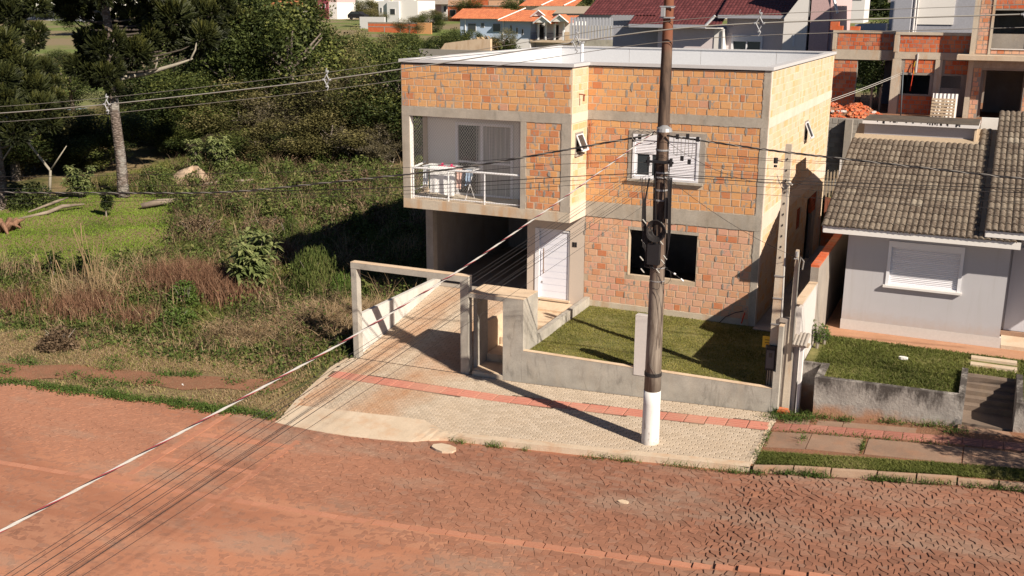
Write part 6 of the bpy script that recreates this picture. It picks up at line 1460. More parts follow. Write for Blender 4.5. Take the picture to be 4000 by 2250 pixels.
ub = simple_house('far_brick_house', 'unfinished far brick building with open stairs behind the blue house', [(M['brick_red'], (-103, -86, 183, 190, 4, 8.6)), (M['mortar_grey'], (-103.1, -86, 182.9, 190, 8.61, 8.8)), (M['brick_pale'], (-103, -98.2, 183.2, 184, 8.81, 9.9)), (M['brick_red'], (-98, -93.2, 183.2, 184, 8.81, 9.9)), (M['brick_pale'], (-93, -86, 183.2, 184, 8.81, 9.9))], [(-102.4, -101, 183, 6.4, 7.8), (-99, -98.2, 183, 6.4, 7.8)])
simple_house('grey_roof_house', 'house with a dark grey tiled roof and white walls behind the far trees', [(M['plaster_white'], (-111.5, -110, 189, 195, 4, 9.0)), (M['rose'], (-109.9, -108, 189.2, 195, 4, 9.0)), (M['plaster_white'], (-107.9, -106.2, 189, 195, 4, 9.0))], [(-107.2, -106.6, 189, 7.4, 8.6)], (-115, -105, 187.8, 196, 9.0, 12, M['mortar_grey']))
simple_house('far_shed', 'long low grey roofed shed beyond the pasture at the upper left', [(M['cblock'], (-174, -156, 132, 138, 1, 5.3))], (), (-176, -155, 130, 140, 5.3, 7.2, M['bluegrey']), 'shed')
simple_house('far_shed', 'small white outbuilding beyond the pasture at the far left', [(M['plaster_white'], (-183, -176.5, 130, 136, 1, 5.6))], (), None, 'shed')
simple_house('far_house', 'low house with a red earth yard behind the large conifer', [(M['otile'], (-150, -138, 150, 156, 4, 6.6))], (), (-151, -137, 149, 157, 6.6, 8, M['otile']))
simple_house('far_house', 'white far house showing between the conifer and the dark tree', [(M['plaster_white'], (-139, -132, 165, 172, 4, 8.2))], [(-137, -136, 165, 6.5, 7.6)], (-140, -131, 164, 173, 8.2, 9.6, M['otile']))
simple_house('far_house', 'tall white far house at the very top left of the photo', [(M['plaster_white'], (-215, -190, 170, 180, 4, 13))], [(-205, -203, 170, 8, 10)])
hs = random.Random(9)
for k, (x, y, w_, h_, lab) in enumerate(((-150, 260, 14, 7, 'far cream house on the slope above the maroon tower'), (-118, 250, 12, 6, 'far white house on the slope above the white cube'), (-86, 240, 13, 7, 'far pink house above the unfinished far building'), (-60, 230, 12, 6, 'far white house above the orange roof'), (-30, 215, 12, 6, 'far grey house above the maroon roof'), (-4, 150, 12, 6, 'far house behind the rose coloured tower'), (-180, 250, 14, 6, 'far house on the slope at the upper left'))):
    z0 = float(lot_z(np.array(float(x)), np.array(float(y)))); simple_house('hill_house', lab, [((M['plaster_white'], M['ltgrey'], M['rose'])[k % 3], (x, x+w_, y, y+9, z0-2, z0+h_))], [(x+2, x+3.4, y, z0+2, z0+3.6), (x+7, x+8.4, y, z0+2, z0+3.6)], (x-.8, x+w_+.8, y-.8, y+9.8, z0+h_, z0+h_+2.6, M['otile'] if k % 2 else M['mortar_grey']))
# ================================================================ vegetation
M['leaf_dense'] = leafmat('leaf_dense', [(0, (.012,.018,.007)), (.4, (.040,.056,.015)), (.75, (.098,.118,.030)), (1, (.20,.205,.055))])
M['leaf_olive'] = leafmat('leaf_olive', [(0, (.026,.028,.011)), (.4, (.074,.072,.024)), (.75, (.155,.138,.050)), (1, (.27,.23,.10))])
M['leaf_twig'] = leafmat('leaf_twiggy', [(0, (.040,.034,.020)), (.5, (.10,.085,.044)), (1, (.22,.18,.11))])
M['needle'] = leafmat('araucaria_needle', [(0, (.014,.018,.007)), (.5, (.038,.045,.013)), (.85, (.080,.082,.020)), (1, (.14,.13,.03))], .55, .1)
M['leaf_big'] = leafmat('leaf_big', [(0, (.08,.11,.035)), (.5, (.17,.20,.07)), (1, (.32,.33,.14))])
M['leaf_bright'] = leafmat('leaf_bright', [(0, (.04,.07,.015)), (.5, (.08,.13,.025)), (1, (.14,.19,.04))])
M['grass'] = leafmat('grass_blade', [(0, (.06,.072,.016)), (.4, (.12,.14,.03)), (.75, (.19,.20,.05)), (1, (.34,.29,.12))], .7, .3)
M['lawn_blade'] = leafmat('lawn_blade', [(0, (.11,.115,.026)), (.4, (.21,.20,.045)), (.75, (.31,.28,.08)), (1, (.44,.36,.15))], .75, .3)
M['mown'] = leafmat('mown_blade', [(0, (.10,.15,.016)), (.5, (.16,.24,.028)), (1, (.24,.32,.055))], .7, .3)
M['straw'] = leafmat('dry_straw', [(0, (.20,.13,.065)), (.5, (.36,.25,.14)), (1, (.55,.42,.27))], .8, .25)
M['redgrass'] = leafmat('red_grass', [(0, (.12,.055,.032)), (.5, (.22,.115,.068)), (1, (.35,.22,.14))], .8, .25)
M['weed'] = leafmat('weed_leaf', [(0, (.030,.045,.012)), (.35, (.070,.098,.022)), (.65, (.125,.155,.038)), (.85, (.19,.18,.065)), (1, (.27,.21,.12))], .75, .25)
M['brown'] = leafmat('brown_weed', [(0, (.06,.04,.025)), (.5, (.13,.085,.05)), (1, (.24,.17,.11))], .8, .2)
b = NB('bark'); c = b.mix(b.ramp(b.noise(2.5, 7, .7, b.coord((2, 2, 1.4))), [(.38, 0), (.6, 1)]), (.085,.065,.052), (.23,.19,.16)); M['bark'] = b.finish(c, .95, b.bump(b.noise(9, 6, .7), .9, .05))
b = NB('bark_scaly'); v = b.voro(7, b.coord((1, 1, 1.8))); c = b.mix(b.ramp(v, [(.15, 0), (.6, 1)]), (.24,.19,.165), (.10,.075,.062)); c = b.mix(b.math('MULTIPLY', b.ramp(b.noise(1.6, 6), [(.5, 0), (.65, 1)]), .6), c, (.34,.33,.30)); M['bark_scaly'] = b.finish(c, .95, b.bump(v, .8, .06))
M['limb_dark'] = plain('limb_dark', (.06,.048,.038), .9, .25, 2, .5); M['limb'] = plain('pale_limb', (.30,.265,.21), .9, .45, 3, .8); M['logwood'] = concrete('log_wood', (.17,.13,.10), (.33,.27,.21), streak=.5, dark=(.09,.07,.05), stain_amt=.4, bmp=.9); M['twig'] = plain('grey_twig', (.27,.23,.19), .9, .2, 2, .2)
def leaves(P, size, aspect=.6, up=.3, tone=None, rs=NR, droop=0):
    """rhombic leaf quads around points P (n,3)"""
    n = len(P); nrm = rs.normal(size=(n, 3)); nrm[:, 2] = np.abs(nrm[:, 2])*(1+up) + up; nrm /= np.linalg.norm(nrm, axis=1)[:, None]
    a = rs.normal(size=(n, 3)); a -= nrm*(a*nrm).sum(1)[:, None]; a[:, 2] -= droop; a /= np.linalg.norm(a, axis=1)[:, None]; b_ = np.cross(nrm, a)
    s = (size*(.6+.8*rs.rand(n)))[:, None]
    V = np.stack([P - a*s, P - b_*s*aspect, P + a*s, P + b_*s*aspect], 1)
    t = rs.rand(n)*.6 + .2 if tone is None else tone
    return V.reshape(-1, 3), np.arange(n*4).reshape(-1, 4), t
def blades(P, h, wd, lean=.35, rs=NR, tone=None, curl=.4):
    n = len(P); az = rs.rand(n)*2*math.pi; d = np.stack([np.cos(az), np.sin(az), np.zeros(n)], 1); az2 = rs.rand(n)*6.28
    wv = np.stack([np.cos(az2), np.sin(az2), np.zeros(n)], 1)*(wd*(.6+.8*rs.rand(n)))[:, None]
    h = h*(.5+.8*rs.rand(n)); l = (lean*(.3+rs.rand(n)))*h
    mid = P + d*(l*.35)[:, None] + np.array([0, 0, 1])*(h*.6)[:, None]; tip = P + d*(l*(1+curl))[:, None] + np.array([0, 0, 1])*h[:, None]
    V = np.stack([P-wv, P+wv, mid+wv*.7, mid-wv*.7, mid-wv*.7, mid+wv*.7, tip+wv*.1, tip-wv*.1], 1)
    t = rs.rand(n)*.8 + .1 if tone is None else tone
    return V.reshape(-1, 3), np.arange(n*8).reshape(-1, 4), np.repeat(t, 2)
class Veg:
    def __init__(s): s.V = []; s.F = []; s.T = []; s.n = 0
    def add(s, vft):
        V, F, T = vft; s.V.append(V); s.F.append(F+s.n); s.T.append(np.clip(T, 0, 1)); s.n += len(V)
    def build(s, name, m, parent=None, label=None, cat=None, kind=None, group=None):
        if not s.V: return None
        o = np_mesh(name, np.concatenate(s.V), np.concatenate(s.F), np.concatenate(s.T), m, parent)
        return tag(o, label, cat, group, kind)
def crown_mesh(name, kind, seed, n=14000):
    rs = np.random.RandomState(seed); nb = 34
    C_ = rs.normal(size=(nb, 3)); C_ /= np.linalg.norm(C_, axis=1)[:, None]; C_ *= (.55+.35*rs.rand(nb))[:, None]; C_[:, 2] *= .95
    rad = .22 + .20*rs.rand(nb); w_ = rad**2; w_ /= w_.sum(); idx = rs.choice(nb, n, p=w_)
    d = rs.normal(size=(n, 3)); d /= np.linalg.norm(d, axis=1)[:, None]; rr = (rs.rand(n)**.4)
    P = C_[idx] + d*(rad[idx]*rr)[:, None]; bt = rs.rand(nb)*.4
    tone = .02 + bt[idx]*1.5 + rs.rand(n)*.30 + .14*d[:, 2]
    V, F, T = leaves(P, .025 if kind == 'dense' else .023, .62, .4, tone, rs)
    o = np_mesh(name, V, F, T, M['leaf_' + kind]); me = o.data; bpy.data.objects.remove(o); return me
CM = {'dense': [crown_mesh('crown', 'dense', 1), crown_mesh('crown', 'dense', 2), crown_mesh('crown', 'dense', 3)], 'olive': [crown_mesh('crown', 'olive', 4, 11000), crown_mesh('crown', 'olive', 5, 11000)]}
def trunk_mesh(seed):
    rs = random.Random(seed); mb = MB(); mb.tube([(0, 0, -.2), (.02, .01, .2), (.0, -.02, .5), (.03, .02, .8)], [.045, .035, .027, .012], 7)
    for k in range(7):
        a = rs.uniform(0, 6.28); z = rs.uniform(.3, .6); l = rs.uniform(.2, .34); mb.tube([(0, 0, z), (math.cos(a)*l*.5, math.sin(a)*l*.5, z+l*.35), (math.cos(a)*l, math.sin(a)*l, z+l*.9)], [.018, .012, .004], 4)
    me = mb.mesh('trunk', True); me.materials.append(M['bark']); return me
TMs = [trunk_mesh(k) for k in range(3)]
def bare_meshes(seed):
    rs = random.Random(seed); mb = MB(); pts = []
    def grow(p, d, l, r, lv):
        q = p + d*l; m_ = p + d*l*.5 + Vector((rs.gauss(0, 1), rs.gauss(0, 1), rs.gauss(0, 1)))*l*.06
        mb.tube([p, m_, q], [r, r*.85, r*.65], 4 if lv < 3 else 3, cap=False)
        if lv >= 5: pts.append(tuple(q)); pts.append(tuple(m_)); return
        for k in range(rs.choice((3, 3, 2) if lv else (4, 5))):
            nd = (d + Vector((rs.gauss(0, .55), rs.gauss(0, .55), rs.gauss(.12, .35)))).normalized(); grow(q if k else m_, nd, l*rs.uniform(.62, .82), r*.62, lv+1)
    for k in range(3): grow(Vector((0, 0, 0)), Vector((rs.gauss(0, .35), rs.gauss(0, .35), 1)).normalized(), .30, .016, 0)
    me = mb.mesh('branches'); me.materials.append(M['twig'])
    rs2 = np.random.RandomState(seed); P = np.repeat(np.array(pts), 10, 0) + rs2.normal(size=(len(pts)*10, 3))*.03
    V, F, T = leaves(P, .013, .55, .2, None, rs2); o = np_mesh('foliage', V, F, T, M['leaf_twig']); lm = o.data; bpy.data.objects.remove(o)
    return me, lm
BM = [bare_meshes(1), bare_meshes(2)]
def put(name, me, parent, tone=0, scale=None, loc=None, rz=0):
    o = bpy.data.objects.new(name, me); link(o); o.color = (tone, tone, tone, 1); o.parent = parent
    if scale: o.scale = scale
    if loc: o.location = loc
    o.rotation_euler = (0, 0, rz); return o
rt_ = random.Random(77)
def tree(kind, x, y, h, r, label, group, name=None, sink=.45):
    z0 = float(lot_z(np.array(float(x)), np.array(float(y))))
    e = empty(name or {'dense': 'dense_tree', 'olive': 'olive_tree', 'bare': 'bare_tree'}[kind], (x, y, z0), label, 'tree', group)
    k = rt_.randrange(3); rz = rt_.uniform(0, 6.28)
    if kind == 'bare':
        b_, l_ = BM[k % 2]; s_ = h/1.28; put('branches', b_, e, 0, (s_*.95*max(.8, min(1.5, r/h*2.4)), s_*.95*max(.8, min(1.5, r/h*2.4)), s_), None, rz); put('foliage', l_, e, rt_.uniform(-.1, .1), (s_*.95*max(.8, min(1.5, r/h*2.4)), s_*.95*max(.8, min(1.5, r/h*2.4)), s_), None, rz)
    else:
        me = CM[kind][k % len(CM[kind])]; vr = max(.9, min(h*sink, r*1.3)); zc = max(h - vr*.98, vr*.75)
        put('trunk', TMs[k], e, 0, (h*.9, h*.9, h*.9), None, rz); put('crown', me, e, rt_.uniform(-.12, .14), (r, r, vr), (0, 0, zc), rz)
    return e
near = [('dense',-38.0,33.5,11.0,5.5),('dense',-34.2,31.5,10.5,4.9),('dense',-42.9,37.3,9.6,4.3),('dense',-38.0,29.1,5.6,3.8),('bare',-32.2,32.4,7.7,4.3),('bare',-28.5,30.7,7.9,3.9),('bare',-32.0,29.3,6.5,4.1),('olive',-27.9,28.2,5.8,4.1),('bare',-28.9,33.5,6.9,4.1),('dense',-24.5,30.1,7.6,3.5),('dense',-26.9,36.1,6.5,3.2),('dense',-25.3,29.3,5.3,3.6),('olive',-23.9,29.5,4.4,3.1),('bare',-31.7,26.1,5.4,3.8),('olive',-34.3,26.0,3.8,3.6),('dense',-37.0,26.1,3.8,3.6),('dense',-40.4,27.2,3.0,3.6),('dense',-42.1,26.3,2.6,3.6),('olive',-45.1,27.5,2.4,3.4),('bare',-29.0,25.8,4.5,3.4),('olive',-26.6,25.3,3.4,3.1),('bare',-25.0,26.0,3.9,3.1),('bare',-23.2,26.7,2.9,2.9),('olive',-29.5,23.9,2.9,2.9),('dense',-30.8,23.1,2.6,2.9),('bare',-33.3,23.1,3.0,2.8),('dense',-36.8,24.1,2.4,2.8),('dense',-37.9,16.6,2.4,2.6),('olive',-41.0,17.3,1.8,2.6),('dense',-40.9,15.2,2.4,2.8),('olive',-40.6,13.4,3.3,3.0),('dense',-40.1,11.5,4.0,3.0),('olive',-45.2,20.4,3.1,3.0),('dense',-48.9,21.1,3.3,3.0),('dense',-44.9,22.6,2.2,2.5),('dense',-28.9,43.3,3.9,3.0),('dense',-47.7,26.5,2.0,2.5),('olive',-51.5,23.1,6.5,3.0),('dense',-47.3,18.6,8.1,3.2),('bare',-57.3,29.4,5.6,2.6),('dense',-43.1,29.9,6.8,4.1),('dense',-41.1,31.1,7.7,4.3),('dense',-37.5,29.2,7.8,3.2),('dense',-46.0,30.8,4.9,3.6),('dense',-38.5,26.0,5.4,3.6),('olive',-36.4,26.7,4.7,3.4),('dense',-49.0,31.7,3.1,3.1),('dense',-40.9,14.1,6.1,2.8),('olive',-41.5,15.8,5.1,2.6),('dense',-39.8,12.8,7.8,2.6),('olive',-41.6,17.4,3.0,2.6),('dense',-38.8,19.0,4.0,2.4),('dense',-57.5,33.7,5.0,2.6),('dense',-21.9,28.9,5.3,3.1),('dense',-20.5,33.9,5.6,3.4),('olive',-19.7,31.5,6.1,2.8)]
kd = {'dense': 'dark dense evergreen tree', 'olive': 'olive green bushy tree', 'bare': 'half bare greyish twiggy tree'}
ordn = ['first', 'second', 'third', 'fourth', 'fifth', 'sixth', 'seventh', 'eighth', 'ninth', 'tenth', 'eleventh', 'twelfth', 'thirteenth']
def scr_u(x, y, z=3.0):
    q = CR @ (np.array([x, y, z]) - CAM); return q[0]/q[2]
def lab_trees(lst, fn, sink):
    L_ = [fn(*t) for t in lst]
    for i, t in enumerate(lst):
        same = sorted([j for j in range(len(lst)) if L_[j] == L_[i]], key=lambda j: scr_u(lst[j][1], lst[j][2]))
        lb = L_[i] if len(same) == 1 else '%s, %s from left' % (L_[i], ordn[same.index(i)])
        tree(t[0], t[1], t[2], t[3], t[4], lb, 'trees: ' + L_[i], sink=sink)
def near_lab(k, x, y, h, r):
    place_ = 'fronting' if y < 24 else 'inside' if y < 31 else 'behind'
    side_ = 'far left' if scr_u(x, y) < -.38 else 'below the conifer' if scr_u(x, y) < -.30 else 'right of conifer' if scr_u(x, y) < -.14 else 'beside the house'
    return '%s %s %s the thicket %s' % ('tall' if h > 7.5 else 'medium' if h > 4.8 else 'low', kd[k], place_, side_)
kd = {'dense': 'dark evergreen', 'olive': 'olive tree', 'bare': 'twiggy tree'}
lab_trees(near, near_lab, .45)
far_t = [('olive',-48.2,54.6,6.7,3.0),('bare',-45.7,53.5,6.8,3.0),('olive',-45.5,55.8,6.4,3.0),('bare',-42.0,52.8,6.4,3.0),('dense',-38.9,49.5,6.2,2.6),('dense',-45.5,49.0,6.8,3.0),('bare',-35.7,39.7,7.0,3.0),('olive',-35.8,37.4,7.2,3.0),('olive',-31.9,36.8,7.0,2.6),('dense',-34.7,44.6,6.5,2.6),('dense',-113.0,95.4,3.8,5.0),('olive',-103.6,88.1,3.3,4.0),('dense',-113.8,106.6,4.0,5.0),('olive',-94.8,92.3,4.0,4.0),('dense',-125.7,101.5,5.0,5.0),('dense',-84.8,85.4,4.1,3.0),('dense',-106.4,133.5,5.5,5.0),('dense',-131.5,190.7,4.9,6.0),('olive',-105.5,156.3,3.4,3.0),('olive',-83.1,132.0,3.4,3.0),('dense',-85.2,142.8,4.0,3.0),('dense',-94.5,208.1,6.1,6.0),('dense',-79.5,53.0,2.9,2.5),('dense',-79.6,55.1,2.6,2.2),('olive',-73.6,44.2,3.2,3.0),('olive',-72.3,50.1,1.7,2.0),('olive',-52.0,60.6,5.5,3.0),('dense',-46.9,57.2,5.5,3.0),('dense',-49.8,78.6,4.6,2.6),('dense',-48.6,79.1,4.4,2.6),('dense',-46.4,78.0,5.0,2.6),('dense',-44.7,76.6,5.3,2.4),('dense',-46.6,68.7,5.1,2.6),('olive',-45.4,63.5,5.2,2.6),('olive',-97.1,165.8,2.9,4.0),('dense',-103.8,174.2,2.9,4.0),('olive',-103.8,122.9,4.5,4.0),('olive',-105.6,110.4,4.2,4.0),('dense',1.5,88.5,7.7,3.5),('dense',-.9,83.2,6.8,3.0),('dense',2.8,62.2,6.2,3.0),('dense',1.0,70.6,8.0,3.0),('dense',-76.0,159.1,5.8,5.0),('dense',-96.4,184.3,6.2,5.0),('olive',-117.6,174.0,4.4,4.0),('olive',-58.5,155.7,5.9,5.0),('dense',-74.1,183.0,5.6,5.0),('dense',-126.3,135.5,4.2,4.0),('olive',-124.6,124.6,3.8,5.0),('dense',-147.7,136.9,3.2,5.0),('olive',-163.6,141.0,3.2,5.0),('dense',-168.5,132.9,2.8,5.0),('dense',-163.6,118.1,3.1,6.0),('dense',-58.8,108.3,3.2,2.0),('olive',-53.2,107,3.6,2.0),
 ('dense',-52.6,80.5,4.4,2.4),('dense',-55,83,4.0,2.4),('dense',-57.5,86,4.0,2.4),('dense',-60.5,90,4.4,2.4),('dense',-43.2,72,5.2,2.4),('dense',-41.8,66,4.6,2.4)]
kd = {'dense': 'dark green tree', 'olive': 'olive green tree', 'bare': 'twiggy tree'}
def far_lab(k, x, y, h, r):
    return kd[k] + ' ' + ('on the upper left pasture' if x < -70 and y < 60 else 'in the hedge left of the blue house' if -62 < x < -40 and 55 < y < 95 else 'by the blue house' if -62 < x < -40 and y < 112 else 'behind the unfinished house' if x > -6 else 'among the far houses' if x > -120 else 'beyond the pasture')
lab_trees(far_t, far_lab, .5)
wd_ = Veg(); rs = np.random.RandomState(3)    # the wood that closes off the far slope
for k in range(150):
    x = rs.uniform(-420, 40); y = rs.uniform(250, 420) - x*.05; z = float(lot_z(np.array(x), np.array(y))); rr = rs.uniform(6, 11); P = rs.normal(size=(800, 3)); P /= np.linalg.norm(P, axis=1)[:, None]; P = P*np.array([rr, rr, rr*.8])*(rs.rand(800)**.3)[:, None] + np.array([x, y, z+rr*.6]); wd_.add(leaves(P, .5, .7, .4, rs.rand(800)*.6, rs))
wd_.build('far_woodland', M['leaf_dense'], None, 'dark far woodland closing off the slope behind the houses', 'woodland', 'stuff')
# --- araucarias
def tuft_mesh(seed):
    rs = random.Random(seed); V = []; F = []; T = []
    def fan(p, d, l, t):
        # a branchlet: crossed ribbons of stiff scale leaves
        d = d.normalized(); a = d.cross(Vector((.3, .2, 1))).normalized(); b_ = d.cross(a)
        bend = Vector((0, 0, 1))*l*.18; n = len(V); w0 = .05
        S = [(0, .03), (.35, w0), (.75, w0), (1.0, .012)]
        for ax in (a, b_):
            n = len(V)
            for s_, w_ in S: c_ = p + d*l*s_ + bend*s_*s_; V.append(tuple(c_-ax*w_)); V.append(tuple(c_+ax*w_))
            for q in range(3): F.append((n+2*q, n+2*q+1, n+2*q+3, n+2*q+2)); T.append(t)
        for q in range(9):
            s_ = .12 + q*.095; c_ = p + d*l*s_ + bend*s_*s_; g = rs.uniform(0, 6.28); o_ = (a*math.cos(g) + b_*math.sin(g))
            e_ = c_ + o_*.085 + d*.09; sd = o_.cross(d)*.018; n = len(V); V.extend([tuple(c_-sd), tuple(c_+sd), tuple(e_+sd*.2), tuple(e_-sd*.2)]); F.append((n, n+1, n+2, n+3)); T.append(t+rs.uniform(-.1, .15))
    for k in range(210):
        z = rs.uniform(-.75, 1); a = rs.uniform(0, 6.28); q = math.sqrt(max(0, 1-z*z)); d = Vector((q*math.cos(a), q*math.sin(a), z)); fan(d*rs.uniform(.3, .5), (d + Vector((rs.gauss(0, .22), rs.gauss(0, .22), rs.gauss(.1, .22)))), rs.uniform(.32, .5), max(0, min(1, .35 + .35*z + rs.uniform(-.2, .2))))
    return np.array(V), np.array(F), np.array(T)
TU = [tuft_mesh(5), tuft_mesh(6)]
def araucaria(name, x, y, top, r0, tufts, label, extra=(), parent_group=None, limbs=True):
    e = empty(name, (x, y, -1), label, 'tree'); mb = MB(); zs = np.linspace(-1.2, top, 14)
    mb.tube([(x+.04*math.sin(z*1.1)+0*z, y+.04*math.cos(z), z) for z in zs], [r0*(1.35 if z < -.9 else 1.0)*(1-.035*max(0, z)) for z in zs], 16); mb.build('trunk', M['bark_scaly'], e, True)
    lm = MB(); V, F, T = [], [], []; n = 0; rs = random.Random(int(abs(x)*10))
    for i, (tx, ty, tz, tr) in enumerate(tufts):
        sz = min(top-.3, tz - .35 - .25*math.hypot(tx-x, ty-y)*.5); p0 = Vector((x, y, max(sz, 1.6))); p2 = Vector((tx, ty, tz-.1)); m_ = (p0+p2)/2 - Vector((0, 0, .35)); m_.z = min(m_.z, p0.z+.1)
        lm.tube([p0, (p0+m_)/2 - Vector((0, 0, .08)), m_, (m_+p2)/2 - Vector((0, 0, .12)), p2], [.07, .06, .05, .04, .025], 5)
        tv, tf, tt = TU[i % 2]; g = rs.uniform(0, 6.28); c_, s_ = math.cos(g), math.sin(g); Rm = np.array([[c_, -s_, 0], [s_, c_, 0], [0, 0, 1]])
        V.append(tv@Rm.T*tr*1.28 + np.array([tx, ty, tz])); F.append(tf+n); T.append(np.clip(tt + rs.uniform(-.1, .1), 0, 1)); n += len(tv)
    for pts, r_ in extra: mb2 = MB(); mb2.tube(pts, r_, 8); mb2.build('pale_limb', M['limb'], e, True)
    lm.build('limbs', M['limb_dark'], e, True)
    np_mesh('crown', np.concatenate(V), np.concatenate(F), np.concatenate(T), M['needle'], e); return e
TA = [(-29.36,15.13,8.26,1.15),(-30.15,13.07,6.41,.95),(-28.1,15.96,7.19,.9),(-28.8,15.99,6.44,.6),(-32.17,12.23,6.7,.85),(-32.44,11.24,5.73,.7),(-32.47,11.91,6.1,.6),(-33.71,12.7,8.75,.95),(-33.88,12.08,8.85,.7),(-30.88,13.82,8.11,.75),(-30.77,14.28,7.59,.6),(-28.69,17.18,8.36,.8),(-29.49,16.95,8.83,.8),(-28.35,18.05,8.83,.7),(-31.95,12.91,6.74,.8),(-31.6,12.59,5.89,.8),(-31.82,13.68,8.35,.5),(-30.33,15.08,7.69,.8),(-29.7,15.87,7.42,.7),(-30.58,14.75,8.87,.7),(-32.58,13.24,8.81,.7),(-31.39,13.79,8.81,.6),(-29.62,16.6,7.83,.7),(-33.13,11.71,8.36,.5),(-31.52,12.08,5.2,.8),(-31.71,11.49,5.43,.7),(-29.5,10.5,9.6,1.1),(-32,10.8,10.2,1.1),(-30.4,9.8,10.6,1.1),(-28.6,12.5,9.9,1.1)]
b1 = [(-30.6,11.9,5.15), (-30.9,13.3,5.22), (-30.3,13.8,5.35), (-29.64,14.09,5.56), (-28.8,14.6,5.85), (-28.08,14.98,6.13)]
TA += [(-30.78, 11.68, 6.15, 0.75), (-30.62, 11.29, 5.38, 0.7), (-30.65, 12.0, 7.04, 0.8), (-31.06, 11.5, 6.75, 0.8), (-30.51, 11.88, 5.65, 0.55), (-31.64, 12.48, 7.86, 0.6), (-30.28, 11.47, 4.68, 0.5), (-32.13, 11.77, 7.02, 0.7), (-30.37, 12.84, 6.72, 0.7)]
TA += [(-30.02,15.04,7.07,1.0),(-29.74,16.23,6.78,.9),(-30.01,13.95,7.2,.8),(-31.16,13.31,6.84,.8),(-29.43,16.84,8.36,.9),(-30.67,15.17,8.51,.9),(-29.05,17.92,7.55,.8),(-32.25,12.57,6.08,.8),(-30.8,13.19,5.88,.6),(-33.05,13.02,8.8,.8),(-32.01,13.55,7.44,.7)]
araucaria('large_conifer', -30.62, 11.75, 11.5, .28, TA, 'tall candelabra conifer with a bare scaly trunk standing on the wasteland', [(b1, [.13, .12, .12, .11, .08, .03]), ([(-28.2,14.9,6.05), (-28.05,15.2,6.6), (-28.0,15.3,7.1)], [.05, .045, .02]), ([(-29.9,14.0,5.45), (-29.75,14.1,5.9), (-29.7,14.1,6.3)], [.05, .04, .02]), ([(-30.7,12.0,8.3), (-32.6,12.8,8.55), (-34.96,12.49,8.44)], [.09, .09, .03]), ([(-30.8,12.0,8.5), (-32.2,13.9,8.85), (-31.94,14.01,8.86), (-31.2,14.1,8.7)], [.07, .07, .06, .03])])
TB_ = [(-32.44,7.47,8.39,.8),(-31.33,8.11,8.81,.7),(-32.8,7.43,8.8,.8),(-31.18,7.81,7.57,.55),(-31.63,6.31,7.05,.8),(-31.38,6.22,6.37,.8),(-30.68,6.38,5.84,.8),(-30.63,7.55,5.87,.6),(-30.16,7.57,5.18,.5),(-30.78,6.16,5.25,.8),(-30.41,4.99,4.57,.8),(-30.12,6.4,5.03,.8),(-30.16,4.89,3.87,.8),(-29.3,5.95,4.18,.8),(-29.63,7.05,4.54,.6),(-29.33,5.25,3.79,.7),(-30.7,5.15,5.54,.8),(-32.02,7.46,7.7,.5),(-31.21,7.66,7.11,.5),(-29.29,6.31,3.46,.6),(-29.87,4.8,3.12,.7)]
araucaria('left_conifer', -34.0, 6.9, 11, .36, TB_, 'second candelabra conifer cut by the left edge of the photo', [([(-33.9,6.9,2.3), (-32,6.6,2.5), (-30.5,6.3,2.75)], [.07, .06, .03]), ([(-33.9,6.9,3.6), (-32,6.7,3.5), (-30.8,6.4,3.45)], [.07, .06, .03])])
araucaria('small_conifer', -37.6, 31.2, 6.9, .18, [(-36.87,30.2,7.29,1.25), (-37.45,29.82,6.88,1.1), (-37.89,29.95,8.01,1.1), (-37.26,30.94,6.12,1.0)], 'small conifer tuft in front of the tall dark tree')
for k, (pts, lab) in enumerate(((([(-33.2,9.2,-1), (-33.0,9.3,.6), (-34.2,9.0,2.2), (-35,9,3.2)]), 'thin pale leaning trunk left of the large conifer'), ([(-35.6,8.6,-1), (-36.0,8.8,.8), (-37.2,8.8,1.8)], 'thin forked pale trunk at the far left'))):
    e = empty('thin_tree', pts[0], lab, 'tree'); mb = MB(); mb.tube(pts, [.09, .07, .05, .03][:len(pts)], 7); mb.tube([pts[1], (pts[1][0]+1.0, pts[1][1]+.3, pts[1][2]+1.3)], [.05, .02], 6); mb.build('trunk', M['limb'], e, True)
    v = Veg(); P = np.array(pts[-1]) + rs_ if False else np.array(pts[-1]) + NR.normal(size=(500, 3))*np.array([.9, .9, .5]); v.add(leaves(P, .07)); v.build('crown', M['leaf_olive'], e)
